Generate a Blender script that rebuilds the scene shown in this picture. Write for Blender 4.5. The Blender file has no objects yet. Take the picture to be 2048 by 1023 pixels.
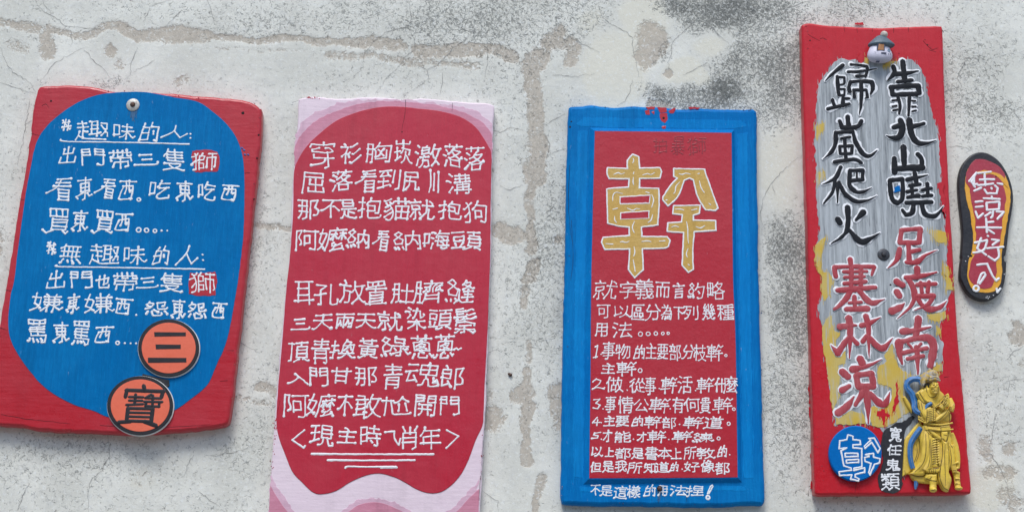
import bpy, bmesh, math, random
import numpy as np
from mathutils import Vector, Matrix

random.seed(7)
rng = np.random.default_rng(11)
scene = bpy.context.scene
COL = scene.collection
R = math.radians

# ------------------------------------------------------------------ camera
FPX = 3000.0                      # focal length in photo pixels (photo is 2048 wide)
CAM = Vector((0.0, -3.0, 1.5))
PITCH, ROLL = R(15.2), R(1.2)
_F = Vector((0, math.cos(PITCH), math.sin(PITCH)))
_R0, _U0 = Vector((1, 0, 0)), Vector((0, -math.sin(PITCH), math.cos(PITCH)))
_RR = _R0 * math.cos(ROLL) + _U0 * math.sin(ROLL)
_UU = -_R0 * math.sin(ROLL) + _U0 * math.cos(ROLL)
cam_data = bpy.data.cameras.new('camera')
cam_data.sensor_fit = 'HORIZONTAL'
cam_data.sensor_width = 36.0
cam_data.lens = 36.0 * FPX / 2048.0
cam_data.clip_start = 0.05
cam_data.clip_end = 200.0
cam = bpy.data.objects.new('camera', cam_data)
m = Matrix((_RR, _UU, -_F)).transposed().to_4x4()
m.translation = CAM
cam.matrix_world = m
COL.objects.link(cam)
scene.camera = cam

# ------------------------------------------------------------------ light
SUN_EL, SUN_AZ = R(58), R(-18)     # overcast: broad soft sun in front of the wall, a little to the left
world = bpy.data.worlds.new('World')
scene.world = world
world.use_nodes = True
nt = world.node_tree
bg = nt.nodes['Background']
sky = nt.nodes.new('ShaderNodeTexSky')
sky.sky_type = 'NISHITA'
sky.sun_disc = False
sky.sun_elevation = SUN_EL
sky.sun_rotation = R(180) + SUN_AZ
sky.air_density = 1.0
sky.dust_density = 1.6
sky.ozone_density = 1.0
nt.links.new(sky.outputs[0], bg.inputs[0])
bg.inputs[1].default_value = 0.085
sd = bpy.data.lights.new('sun', 'SUN')
sd.energy = 1.35
sd.angle = R(22)
sd.color = (1.0, 0.985, 0.96)
sun = bpy.data.objects.new('sun', sd)
_sdir = Vector((math.sin(SUN_AZ) * math.cos(SUN_EL), -math.cos(SUN_AZ) * math.cos(SUN_EL), math.sin(SUN_EL)))
sun.rotation_euler = _sdir.to_track_quat('Z', 'Y').to_euler()
sun.location = (-2, -5, 6)
COL.objects.link(sun)
vs = scene.view_settings
vs.view_transform = 'Standard'
vs.look = 'None'
vs.exposure = 1.0
vs.gamma = 1.0
scene.cycles.max_bounces = 6

# ------------------------------------------------------------------ helpers
def W(px, py, d=0.0):
    """point on the plane d metres in front of the wall face, traced at this photo pixel"""
    v = _F + _RR * ((px - 1024.0) / FPX) - _UU * ((py - 511.5) / FPX)
    t = (-d - CAM.y) / v.y
    p = CAM + v * t
    return p.x, p.z

def frame(x0, y0, s):
    return lambda p: (x0 + p[0] * s, y0 + p[1] * s)
Z1, Z2 = frame(0, 150, .352), frame(0, 510, .3617)
Z3, Z4, Z5 = frame(530, 170, .3324), frame(520, 510, .2541), frame(520, 750, .2668)
Z6, Z7, Z8 = frame(1110, 190, .3615), frame(1110, 540, .2542), frame(1110, 780, .2376)
Z9, Z10, Z11, Z12 = frame(1580, 30, .264), frame(1580, 290, .2639), frame(1590, 540, .2249), frame(1590, 730, .2737)
Z13 = frame(1890, 290, .3224)
Z14, Z15, Z16 = frame(1790, 730, .1369), frame(1790, 850, .1369), frame(1700, 50, .088)
ZP = lambda p: p

def link(name, bm, mat, parent=None, smooth=True):
    me = bpy.data.meshes.new(name)
    off = parent_loc(parent)
    for v in bm.verts:
        v.co -= off
    bmesh.ops.recalc_face_normals(bm, faces=bm.faces)
    bm.to_mesh(me)
    bm.free()
    for p in me.polygons:
        p.use_smooth = smooth and len(p.vertices) <= 8
    if smooth:
        me.set_sharp_from_angle(angle=R(38))
        for p in me.polygons: p.use_smooth = len(p.vertices) <= 8
    mats = mat if isinstance(mat, (list, tuple)) else [mat]
    for mm in mats:
        me.materials.append(mm)
    o = bpy.data.objects.new(name, me)
    COL.objects.link(o)
    if parent is not None:
        o.parent = parent
    return o

def parent_loc(p):
    v = Vector((0, 0, 0))
    while p is not None:
        v = v + p.location
        p = p.parent
    return v

def thing(name, label, cat, loc, group=None):
    o = bpy.data.objects.new(name, None)
    o.empty_display_size = 0.05
    o.location = loc
    COL.objects.link(o)
    o['label'] = label
    o['category'] = cat
    if group:
        o['group'] = group
    return o

def wob(n, scale, amp, seed):
    """closed smooth noise, n samples"""
    r = np.random.default_rng(seed)
    k = max(3, int(n / scale))
    a = r.normal(0, 1, k)
    x = np.arange(n) * k / n
    i = x.astype(int)
    f = x - i
    f = f * f * (3 - 2 * f)
    return amp * (a[i % k] * (1 - f) + a[(i + 1) % k] * f)

def spline(P, closed, step, corner=50):
    """Catmull-Rom through P (Nx2), keeping sharp corners"""
    P = [np.array(p, float) for p in P]
    n = len(P)
    def ang(i):
        a = P[i] - P[i - 1]
        b = P[(i + 1) % n] - P[i]
        d = abs((math.atan2(b[1], b[0]) - math.atan2(a[1], a[0]) + math.pi) % (2 * math.pi) - math.pi)
        return math.degrees(d)
    out = []
    segs = n if closed else n - 1
    for i in range(segs):
        p1, p2 = P[i], P[(i + 1) % n]
        p0 = P[i - 1] if (closed or i > 0) else p1
        p3 = P[(i + 2) % n] if (closed or i + 2 < n) else p2
        if (closed or i > 0) and ang(i) > corner: p0 = p1 - (p2 - p1)
        if (closed or i + 2 < n) and ang((i + 1) % n) > corner: p3 = p2 + (p2 - p1)
        L = np.linalg.norm(p2 - p1)
        k = max(1, int(L / step))
        for j in range(k):
            t = j / k
            q = .5 * ((2 * p1) + (-p0 + p2) * t + (2 * p0 - 5 * p1 + 4 * p2 - p3) * t * t + (-p0 + 3 * p1 - 3 * p2 + p3) * t ** 3)
            out.append(q)
    if not closed: out.append(P[-1])
    return np.array(out)

def normals2(P):
    a = np.roll(P, 1, 0)
    b = np.roll(P, -1, 0)
    t = b - a
    t /= (np.linalg.norm(t, axis=1, keepdims=True) + 1e-9)
    n = np.stack([t[:, 1], -t[:, 0]], 1)
    area = .5 * np.sum(P[:, 0] * np.roll(P[:, 1], -1) - np.roll(P[:, 0], -1) * P[:, 1])
    return n if area > 0 else -n       # outward

def outline(pts, d, fr=ZP, step=0.004, wobble=0.0006, rough=0.0, corner=50, seed=1):
    """pixel outline -> dense wall-plane loop (x,z)"""
    P = [W(*fr(p), d) for p in pts]
    Q = spline(P, True, step, corner)
    n = normals2(Q)
    k = len(Q)
    w = wob(k, 18, wobble * .4, seed) + wob(k, 3, wobble * .15, seed + 1)
    if rough: w = w + wob(k, 1.6, rough, seed + 2) + wob(k, 4, rough, seed + 3)
    return Q + n * w[:, None]

def slab(bm, loop, rings, cap_back=False):
    """rings: list of (inset, depth) from wall side to front; last ring capped"""
    n = normals2(loop)
    if max(r[0] for r in rings) > .0025:
        for _ in range(3): n = (np.roll(n, 1, 0) + n + np.roll(n, -1, 0)) / 3
    prev = None
    first = None
    for ins, d in rings:
        L = loop - n * ins
        vs_ = [bm.verts.new((p[0], -d, p[1])) for p in L]
        if prev:
            k = len(vs_)
            for i in range(k):
                bm.faces.new((prev[i], prev[(i + 1) % k], vs_[(i + 1) % k], vs_[i]))
        else:
            first = vs_
        prev = vs_
    bm.faces.new(prev)
    if cap_back: bm.faces.new(first[::-1])

def field(name, pts, d, mat, parent, fr=ZP, h=0.0008, wobble=0.0008, rough=0.0, step=0.004, seed=3, corner=50, dry=None):
    """a painted area: a thin skin of paint lying on the surface at depth d; dry = (strokes, length, slope) adds dry-brush ends along its edge"""
    bm = bmesh.new()
    lp = outline(pts, d, fr, step, wobble, rough, corner, seed)
    slab(bm, lp, [(0, d - .0003), (h * .3, d + h * .7), (h * .8, d + h)])
    if dry:
        r = np.random.default_rng(seed)
        for _ in range(dry[0]):
            p = lp[r.integers(len(lp))] + r.normal(0, .0022, 2)
            ln = dry[1] * r.uniform(.3, 1.2)
            v = np.array([dry[2] + r.normal(0, .10), 1.0])
            v /= np.linalg.norm(v)
            k = 5
            Q = np.array([p + v * ln * (t - .5) + r.normal(0, .0003, 2) for t in np.linspace(0, 1, k)])
            w0 = r.uniform(.0008, .0019)
            ribbon(bm, Q, [w0 * .35, w0, w0 * .9, w0 * .7, w0 * .25], d + r.uniform(0, h * .5), h * .9)
    return link(name, bm, mat, parent)

_h = [0]
def ribbon(bm, P, Wd, d, h=0.0006):
    """a bead of brushed paint along wall-plane points P with widths Wd (metres)"""
    n = len(P)
    P = np.asarray(P)
    if n < 2: return
    T = np.zeros_like(P)
    T[1:-1] = P[2:] - P[:-2]
    T[0] = P[1] - P[0]
    T[-1] = P[-1] - P[-2]
    T /= (np.linalg.norm(T, axis=1, keepdims=True) + 1e-9)
    N = np.stack([-T[:, 1], T[:, 0]], 1)
    hh = h * (0.8 + 0.4 * random.random())
    rows = []
    def row(c, nn, w, mid=True):
        a = bm.verts.new((c[0] + nn[0] * w, -(d - .0002), c[1] + nn[1] * w))
        a2 = bm.verts.new((c[0] + nn[0] * w * .6, -(d + hh * .75), c[1] + nn[1] * w * .6))
        b = bm.verts.new((c[0], -(d + hh), c[1]))
        c2 = bm.verts.new((c[0] - nn[0] * w * .6, -(d + hh * .75), c[1] - nn[1] * w * .6))
        e = bm.verts.new((c[0] - nn[0] * w, -(d - .0002), c[1] - nn[1] * w))
        return [a, a2, b, c2, e]
    w0, w1 = Wd[0] / 2, Wd[-1] / 2
    for s in (.98, .6):                                    # rounded start
        rows.append(row(P[0] - T[0] * w0 * s * .9, N[0], w0 * math.sqrt(max(.04, 1 - s * s))))
    for i in range(n): rows.append(row(P[i], N[i], Wd[i] / 2))
    for s in (.6, .98):
        rows.append(row(P[-1] + T[-1] * w1 * s * .9, N[-1], w1 * math.sqrt(max(.04, 1 - s * s))))
    for a, b in zip(rows[:-1], rows[1:]):
        for k in range(4): bm.faces.new((a[k], a[k + 1], b[k + 1], b[k]))
    bm.faces.new(rows[0])
    bm.faces.new(rows[-1][::-1])

def stroke(bm, pts, widths, d, fr=ZP, split=55, jit=0.0003, wj=.10, h=.0006, step=.0022, closed=False, blob=0.0):
    """pts in zoom pixels, widths in photo pixels (~1 mm)"""
    P = [np.array(W(*fr(p), d)) for p in pts]
    if closed: P.append(P[0])
    if not isinstance(widths, (list, tuple)): widths = [widths] * len(P)
    widths = list(widths)
    if len(widths) < len(P): widths += [widths[-1]] * (len(P) - len(widths))
    cuts = [0]
    for i in range(1, len(P) - 1):
        a, b = P[i] - P[i - 1], P[i + 1] - P[i]
        dd = abs((math.atan2(b[1], b[0]) - math.atan2(a[1], a[0]) + math.pi) % (2 * math.pi) - math.pi)
        if math.degrees(dd) > split: cuts.append(i)
    cuts.append(len(P) - 1)
    for c0, c1 in zip(cuts[:-1], cuts[1:]):
        seg = P[c0:c1 + 1]
        Q = spline(seg, False, step, 200)
        L = np.concatenate([[0], np.cumsum([np.linalg.norm(seg[i + 1] - seg[i]) for i in range(len(seg) - 1)])])
        q = np.concatenate([[0], np.cumsum(np.linalg.norm(Q[1:] - Q[:-1], axis=1))])
        if q[-1] < 1e-6: continue
        wv = np.interp(q / q[-1], L / L[-1], np.array(widths[c0:c1 + 1], float)) * .001
        k = len(Q)
        if k > 2 and jit:
            Q = Q.copy()
            Q[:, 0] += np.convolve(rng.normal(0, jit, k + 2), [.33] * 3, 'valid')
            Q[:, 1] += np.convolve(rng.normal(0, jit, k + 2), [.33] * 3, 'valid')
        wv = wv * (1 + np.convolve(rng.normal(0, wj, k + 2), [.33] * 3, 'valid'))
        if blob:
            e0 = blob * (c0 == 0) + .15 * (c0 != 0)
            e1 = blob * .8 * (c1 == len(P) - 1) + .15 * (c1 != len(P) - 1)
            wv = wv * (1 + e0 * np.exp(-(q / .0024) ** 2) + e1 * np.exp(-((q[-1] - q) / .0024) ** 2))
        ribbon(bm, Q, wv, d, h)

def ring_dot(bm, c, r, d, fr=ZP, w=4.0, k=12):
    """a small painted circle (or, when tiny, a dot); r in zoom pixels"""
    a0 = random.random() * 6
    pts = [(c[0] + r * math.cos(a0 + i * 2 * math.pi / k), c[1] + r * math.sin(a0 + i * 2 * math.pi / k)) for i in range(k + 1)]
    stroke(bm, pts, w, d, fr, split=400)

def dot(bm, c, w, d, fr=ZP):
    stroke(bm, [(c[0] - .8, c[1] - .4), (c[0] + .8, c[1] + .4)], w, d, fr, jit=0)

# ------------------------------------------------------------------ brush characters
GLYPHS = {}
# each character: its brush strokes as x, y, x, y ... on an 80-unit square
STROKES = {
    '三': [[12, 12, 67, 12], [72, 66, 8, 66], [18, 38, 61, 38]],
    '上': [[37, 10, 37, 70], [72, 70, 8, 70], [37, 33, 66, 33]],
    '下': [[38, 29, 44, 30, 66, 42], [38, 70, 38, 10], [72, 10, 8, 10]],
    '不': [[68, 44, 52, 31, 46, 30], [40, 68, 38, 26, 44, 10], [10, 10, 70, 10], [38, 26, 34, 28, 16, 44, 9, 47]],
    '主': [[68, 24, 11, 24], [44, 24, 44, 18, 36, 9, 32, 8], [64, 46, 15, 46], [40, 71, 40, 24], [8, 72, 72, 72]],
    '也': [[72, 60, 70, 68, 66, 70, 29, 71, 24, 70, 22, 64, 22, 14], [43, 27, 66, 22, 64, 48, 61, 51, 54, 52], [43, 8, 43, 56], [22, 34, 42, 28], [8, 38, 22, 36]],
    '事': [[72, 50, 8, 50], [28, 72, 38, 72, 40, 68, 40, 8], [15, 40, 62, 40, 63, 60, 14, 60], [10, 13, 70, 13], [40, 22, 62, 22, 62, 31, 40, 31, 18, 30, 18, 22, 40, 22]],
    '人': [[74, 70, 68, 69, 56, 58, 46, 43, 42, 32, 39, 29], [39, 8, 39, 29], [39, 29, 36, 30, 29, 52, 22, 62, 10, 70, 6, 70]],
    '什': [[72, 34, 30, 34], [19, 71, 18, 26, 20, 20, 26, 8, 28, 8], [8, 39, 13, 30, 18, 28], [51, 72, 51, 8]],
    '以': [[14, 11, 14, 58], [68, 68, 52, 52], [34, 47, 33, 50, 20, 57, 14, 58, 10, 62], [30, 70, 38, 66, 52, 52], [32, 13, 40, 26], [52, 52, 59, 26, 60, 8]],
    '任': [[10, 36, 14, 30, 18, 28], [28, 8, 20, 20, 18, 28, 20, 71], [32, 18, 51, 15, 64, 11, 71, 12], [28, 40, 72, 40], [50, 15, 50, 68], [70, 68, 32, 68]],
    '但': [[72, 68, 28, 68], [35, 33, 65, 33], [18, 29, 13, 30, 9, 35, 8, 40], [25, 9, 18, 27, 18, 70], [35, 33, 35, 54, 64, 54, 65, 34, 65, 14, 35, 14, 35, 33]],
    '何': [[32, 52, 51, 52, 51, 31, 33, 30, 32, 56], [24, 8, 17, 26, 18, 71], [8, 40, 8, 35, 14, 29, 17, 28], [72, 15, 30, 15], [66, 15, 66, 68, 64, 71, 53, 72]],
    '做': [[47, 70, 60, 58], [46, 22, 26, 22], [36, 42, 36, 10], [54, 22, 68, 22, 64, 44, 62, 50, 60, 52], [58, 8, 52, 32, 54, 34, 58, 51, 60, 52, 60, 58], [28, 63, 44, 62, 44, 42], [28, 68, 28, 42, 45, 42, 48, 39, 50, 34, 52, 32], [16, 29, 12, 30, 8, 38], [23, 9, 16, 28, 17, 71], [71, 70, 60, 58]],
    '像': [[48, 34, 50, 24], [16, 30, 12, 31, 8, 38], [24, 9, 16, 28, 17, 70], [48, 47, 36, 54, 26, 57], [43, 40, 52, 51, 53, 64, 48, 71, 44, 72, 41, 70], [52, 51, 68, 44], [72, 66, 66, 61, 60, 48], [40, 12, 40, 8, 42, 8], [52, 23, 54, 13, 38, 13, 32, 22, 32, 35, 66, 35, 66, 24, 26, 24], [52, 56, 32, 67, 26, 68], [24, 46, 31, 46, 43, 40], [44, 36, 43, 40]],
    '入': [[6, 69, 12, 68, 24, 58, 32, 46, 38, 30, 40, 28], [28, 9, 38, 20, 40, 28], [72, 72, 70, 68, 62, 60, 56, 52, 44, 30, 40, 28]],
    '兩': [[72, 8, 8, 8], [40, 8, 40, 68], [52, 34, 60, 58], [54, 44, 47, 58], [32, 58, 24, 34], [58, 70, 66, 70, 68, 66, 68, 24, 12, 24, 12, 71], [19, 58, 26, 44]],
    '公': [[28, 10, 20, 24, 10, 36, 8, 36], [66, 69, 64, 64, 60, 62, 58, 56, 52, 48], [38, 32, 30, 45, 20, 60, 18, 64, 60, 62], [70, 35, 59, 23, 50, 9]],
    '出': [[40, 8, 40, 67], [66, 68, 13, 68, 12, 46], [66, 46, 66, 72], [64, 15, 63, 35, 16, 35, 16, 15]],
    '分': [[40, 68, 43, 70, 56, 69, 59, 58, 60, 36, 18, 36, 14, 30, 23, 19, 28, 9], [8, 70, 12, 70, 16, 68, 26, 59, 32, 48, 33, 36], [70, 33, 60, 22, 52, 9]],
    '列': [[20, 28, 40, 28, 36, 46, 34, 50, 30, 52], [11, 43, 20, 28, 22, 11], [30, 52, 26, 61, 13, 70], [30, 52, 20, 45], [60, 71, 68, 71, 70, 68, 70, 8], [54, 52, 54, 16], [43, 11, 10, 11]],
    '到': [[10, 11, 45, 11], [54, 55, 54, 14], [70, 8, 70, 68, 69, 71, 61, 72], [44, 34, 43, 31, 40, 29, 35, 20], [40, 29, 14, 31, 22, 16, 22, 12], [46, 64, 44, 62, 10, 68], [27, 65, 27, 40], [42, 48, 12, 48]],
    '區': [[68, 8, 8, 9, 8, 70, 72, 71], [36, 43, 37, 58, 21, 60, 20, 43, 36, 43], [52, 33, 54, 32, 54, 18, 32, 18, 30, 20, 30, 33, 52, 33], [52, 60, 65, 58, 65, 44, 60, 43, 48, 43, 48, 59, 52, 60]],
    '卡': [[38, 18, 63, 18], [38, 8, 38, 72], [45, 50, 66, 58], [8, 36, 70, 36]],
    '可': [[72, 10, 8, 10], [48, 70, 58, 70, 62, 67, 62, 10], [16, 50, 42, 50, 42, 26, 16, 26, 16, 56]],
    '吃': [[66, 35, 38, 36], [59, 36, 58, 40, 36, 60, 34, 68, 40, 72, 66, 72, 70, 70, 71, 62], [32, 30, 40, 19, 44, 7], [40, 19, 70, 20], [8, 54, 23, 54, 23, 14, 8, 14, 8, 60]],
    '味': [[50, 8, 50, 72], [66, 20, 34, 20], [70, 66, 62, 58, 56, 46, 50, 43], [32, 38, 48, 38, 50, 40], [8, 53, 23, 52, 23, 14, 8, 14, 8, 59], [28, 66, 36, 60, 45, 46, 50, 43], [50, 40, 52, 38, 70, 38]],
    '嗨': [[71, 44, 38, 44], [51, 50, 58, 56, 58, 62], [38, 32, 38, 27, 42, 18, 44, 17, 47, 7], [32, 34, 26, 30], [70, 62, 41, 62, 46, 28, 68, 28, 66, 58, 64, 70, 60, 72, 54, 72, 50, 70], [8, 60, 8, 15, 20, 15, 20, 51, 8, 52], [59, 44, 59, 39, 52, 34], [44, 17, 70, 17], [31, 52, 24, 70], [25, 11, 28, 10, 34, 14]],
    '天': [[70, 34, 40, 34, 40, 36, 37, 34, 10, 34], [38, 10, 38, 34, 45, 47, 58, 62, 68, 68, 72, 66], [66, 10, 12, 10], [39, 37, 28, 56, 16, 64, 10, 68, 8, 67]],
    '好': [[24, 56, 14, 67, 9, 70], [24, 56, 28, 42, 32, 24, 8, 23], [24, 56, 32, 63], [72, 40, 38, 40], [24, 54, 12, 45, 18, 8], [46, 72, 54, 70, 55, 32, 65, 19, 66, 14, 41, 13]],
    '嫌': [[34, 30, 68, 30, 68, 50, 57, 52], [30, 69, 38, 58, 42, 56], [56, 19, 56, 50], [26, 63, 20, 57], [72, 40, 32, 40], [20, 54, 10, 47, 17, 7], [33, 19, 70, 19], [42, 19, 42, 14, 39, 8], [43, 50, 57, 52], [43, 19, 43, 50], [43, 72, 42, 52], [8, 71, 20, 57, 26, 29, 26, 23, 9, 23], [43, 50, 42, 52], [57, 52, 56, 72], [34, 50, 42, 52], [61, 9, 57, 19], [57, 54, 71, 68]],
    '嬤': [[40, 25, 52, 25], [46, 30, 43, 32, 39, 40], [71, 13, 34, 13, 34, 48, 28, 70], [71, 24, 58, 24], [64, 20, 64, 44], [64, 31, 60, 32, 56, 41], [23, 64, 23, 60, 19, 58], [46, 44, 47, 32], [8, 70, 19, 58, 26, 30, 26, 24, 8, 24], [52, 8, 53, 12], [19, 54, 16, 52, 10, 47, 16, 8], [48, 50, 44, 54, 44, 58, 56, 58, 64, 52], [40, 70, 45, 68, 68, 66], [52, 39, 52, 35, 46, 30, 46, 20], [54, 58, 45, 68], [71, 70, 66, 60], [64, 31, 68, 34, 72, 40]],
    '孔': [[16, 70, 24, 69, 24, 28, 34, 17, 36, 12, 9, 12], [24, 42, 8, 46], [72, 58, 72, 64, 68, 70, 54, 70, 51, 68, 50, 9], [39, 38, 24, 41]],
    '字': [[22, 30, 53, 30, 50, 36, 40, 43, 39, 70, 29, 72], [69, 49, 10, 49], [68, 26, 68, 16, 41, 16, 11, 16, 11, 26], [38, 8, 41, 16]],
    '寬': [[49, 24, 49, 20], [20, 48, 61, 48], [10, 72, 24, 67, 30, 61, 30, 57], [72, 66, 69, 72, 50, 72, 48, 69, 47, 57], [10, 22, 11, 14, 68, 14, 70, 21, 64, 24, 16, 24], [40, 13, 39, 8], [63, 64, 58, 60, 58, 56], [20, 41, 61, 41], [30, 24, 30, 20], [20, 48, 20, 56, 60, 56, 61, 41, 60, 33, 20, 33, 20, 48]],
    '寶': [[47, 67, 50, 66], [54, 21, 54, 36], [33, 67, 29, 66, 12, 72, 9, 71], [19, 56, 62, 56], [36, 34, 12, 36], [24, 35, 24, 22], [35, 21, 14, 21, 10, 18, 11, 12, 69, 12, 70, 18, 67, 20, 46, 20, 42, 24, 42, 28, 68, 28], [62, 49, 19, 49], [30, 66, 30, 63], [50, 64, 50, 66], [50, 66, 66, 72, 72, 72], [40, 8, 40, 12], [43, 33, 44, 36, 65, 36, 66, 33], [34, 28, 16, 28], [19, 56, 20, 63, 60, 63, 62, 62, 62, 49, 61, 42, 20, 42, 19, 56]],
    '尬': [[62, 34, 62, 60], [34, 22, 9, 22], [54, 13, 70, 28], [54, 13, 42, 28, 37, 29], [54, 13, 55, 8], [10, 72, 16, 46, 18, 8], [46, 34, 45, 50, 41, 58], [28, 22, 28, 66, 30, 69, 68, 70, 72, 66]],
    '就': [[70, 27, 43, 27], [38, 71, 46, 58, 51, 44, 54, 8], [36, 59, 32, 50], [62, 11, 68, 18, 68, 20], [8, 64, 15, 50], [37, 16, 8, 16], [22, 8, 24, 16], [58, 38, 58, 69, 61, 70, 70, 70, 72, 62], [23, 42, 34, 40, 34, 28, 22, 28, 12, 28, 12, 41, 23, 42], [23, 42, 23, 70, 18, 72]],
    '尻': [[20, 68, 28, 64, 35, 54, 38, 38, 38, 26], [23, 42, 58, 42, 58, 66, 59, 68, 70, 68, 72, 59], [9, 69, 14, 48, 16, 10, 65, 10, 66, 26, 16, 26]],
    '屈': [[69, 32, 68, 46, 30, 46, 30, 32], [48, 30, 48, 68], [10, 73, 9, 70, 15, 48, 16, 8, 70, 8, 70, 22, 16, 22], [72, 56, 72, 69, 27, 69, 26, 56]],
    '崁': [[31, 72, 38, 68, 44, 60, 48, 52, 50, 50, 51, 40], [30, 56, 8, 64], [72, 70, 69, 70, 63, 66, 54, 52, 50, 50], [42, 24, 41, 32, 34, 45], [66, 10, 66, 18, 14, 18, 14, 10], [40, 8, 40, 18], [65, 46, 68, 38, 68, 33, 40, 33], [18, 28, 18, 60], [28, 38, 9, 38]],
    '川': [[18, 8, 18, 49, 15, 60, 10, 70], [71, 8, 71, 70], [44, 12, 44, 64]],
    '帶': [[70, 46, 69, 36, 10, 36, 10, 46], [39, 36, 39, 72], [47, 8, 46, 28, 32, 28, 32, 8], [59, 8, 60, 28, 70, 28, 72, 24], [8, 30, 12, 29, 18, 24, 20, 8], [53, 68, 62, 66, 62, 49, 18, 49, 17, 67], [8, 16, 71, 16]],
    '年': [[20, 54, 21, 34, 66, 34], [8, 54, 71, 54], [44, 17, 44, 72], [24, 8, 22, 16, 10, 31], [68, 17, 22, 16]],
    '幹': [[56, 8, 54, 14], [10, 38, 32, 38], [69, 52, 41, 52], [22, 48, 22, 72], [35, 16, 8, 16], [22, 9, 22, 27], [54, 14, 41, 28, 32, 30], [54, 14, 70, 30], [55, 36, 55, 72], [66, 35, 44, 35], [8, 58, 36, 58], [32, 30, 32, 28, 11, 28, 10, 46, 11, 48, 32, 48, 32, 30]],
    '幾': [[8, 46, 71, 46], [20, 24, 11, 24, 12, 20, 20, 8], [61, 46, 61, 41, 56, 38, 54, 34], [31, 62, 20, 56], [57, 8, 50, 18, 50, 22, 59, 22, 66, 15], [70, 36, 66, 26], [64, 51, 50, 64, 34, 71], [27, 17, 23, 22, 20, 24, 13, 36, 30, 34], [32, 38, 28, 28], [6, 71, 10, 71, 16, 64, 20, 56, 22, 41], [42, 46, 38, 22, 38, 8], [58, 22, 52, 34, 68, 32], [72, 64, 70, 69, 68, 71, 58, 69, 50, 60, 44, 46]],
    '從': [[68, 50, 52, 50], [70, 70, 54, 70, 52, 68, 46, 68, 36, 56], [59, 21, 62, 22, 71, 32], [62, 8, 59, 21, 50, 32, 52, 68], [8, 43, 14, 37, 18, 36], [32, 31, 39, 20, 42, 8], [25, 8, 23, 8, 9, 22], [37, 42, 36, 56, 28, 70], [19, 70, 18, 36, 24, 24], [45, 24, 39, 20]],
    '怨': [[46, 56, 34, 48], [23, 8, 22, 14, 14, 22], [22, 14, 36, 15, 35, 22, 24, 38, 10, 46], [54, 60, 56, 66, 52, 72, 31, 72, 28, 68, 28, 54], [26, 34, 18, 29], [72, 37, 69, 44, 48, 43, 46, 40, 46, 12, 66, 12, 66, 27, 58, 28], [70, 70, 70, 66, 64, 54], [16, 56, 10, 68]],
    '恁': [[26, 8, 24, 9, 18, 20, 19, 45], [70, 68, 62, 54], [49, 12, 49, 43], [32, 14, 49, 12, 62, 9, 68, 10], [67, 43, 32, 43], [27, 56, 27, 67, 30, 70, 54, 70, 57, 64], [47, 57, 36, 51], [8, 28, 14, 22, 18, 22], [17, 56, 12, 68, 9, 69], [28, 27, 70, 27]],
    '情': [[28, 32, 72, 32], [25, 26, 23, 19], [58, 72, 64, 71, 66, 68, 66, 40, 34, 40, 34, 71], [66, 60, 34, 60], [70, 13, 30, 13], [50, 8, 50, 31], [16, 72, 16, 8], [10, 22, 8, 38], [32, 22, 68, 22], [34, 50, 66, 50]],
    '我': [[38, 44, 25, 47], [67, 18, 59, 10, 55, 10], [47, 8, 49, 38, 53, 57, 58, 67, 66, 72, 69, 70, 71, 67, 72, 60, 70, 58], [8, 30, 70, 30], [25, 12, 25, 67, 22, 71, 14, 72], [53, 57, 36, 68], [10, 14, 38, 10], [66, 39, 60, 48, 53, 52], [8, 51, 25, 48]],
    '所': [[36, 10, 34, 10, 13, 14, 12, 49, 9, 70], [12, 43, 33, 42, 33, 26, 12, 26], [72, 33, 46, 33], [63, 33, 63, 70], [72, 10, 68, 9, 46, 14, 45, 49, 42, 60, 38, 70]],
    '才': [[10, 62, 18, 58, 34, 42, 46, 24], [50, 23, 72, 23], [50, 24, 50, 8], [50, 24, 44, 23, 10, 23], [50, 24, 50, 68, 49, 71, 38, 72]],
    '抱': [[19, 8, 18, 70, 12, 71], [36, 46, 55, 46, 54, 30, 36, 30, 33, 28, 38, 18, 68, 18, 67, 50, 64, 53, 58, 53], [36, 30, 36, 66, 38, 70, 41, 71, 66, 71, 70, 69, 72, 62], [42, 8, 40, 18], [19, 43, 27, 42], [8, 48, 19, 45], [26, 23, 9, 23]],
    '拍': [[20, 43, 30, 41], [55, 8, 52, 21], [70, 71, 70, 21, 39, 21, 39, 72], [20, 8, 20, 69, 18, 72, 13, 72], [70, 68, 39, 68], [29, 23, 10, 23], [70, 44, 39, 44], [20, 45, 10, 48]],
    '捏': [[72, 68, 30, 68], [52, 68, 52, 43], [8, 47, 19, 45], [29, 39, 28, 42, 19, 43], [37, 23, 68, 23], [69, 50, 36, 50], [27, 23, 8, 23], [12, 72, 18, 71, 19, 67, 19, 8], [37, 23, 38, 36, 68, 36, 68, 23, 68, 11, 38, 11, 37, 23]],
    '換': [[44, 8, 43, 13, 37, 20, 35, 25, 36, 54], [16, 45, 8, 46, 7, 48], [10, 70, 16, 70, 16, 68, 16, 8], [29, 54, 71, 54], [55, 32, 60, 42], [16, 42, 24, 41, 26, 43], [43, 13, 56, 14, 53, 25], [23, 23, 8, 23], [74, 69, 68, 70, 62, 67, 50, 54], [50, 46, 50, 54, 44, 64, 38, 68, 30, 71, 27, 70], [66, 53, 66, 26, 35, 26], [47, 32, 42, 43]],
    '放': [[9, 70, 16, 52, 18, 20], [46, 31, 48, 33, 54, 50, 56, 52], [33, 38, 40, 38, 43, 32, 46, 31, 50, 8], [22, 8, 24, 14, 22, 16], [20, 69, 28, 70, 31, 68, 33, 36, 18, 35], [66, 22, 62, 42, 58, 50, 56, 52], [72, 22, 48, 22], [36, 20, 9, 20], [56, 56, 39, 70], [56, 56, 56, 52], [56, 56, 66, 67, 72, 69]],
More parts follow.
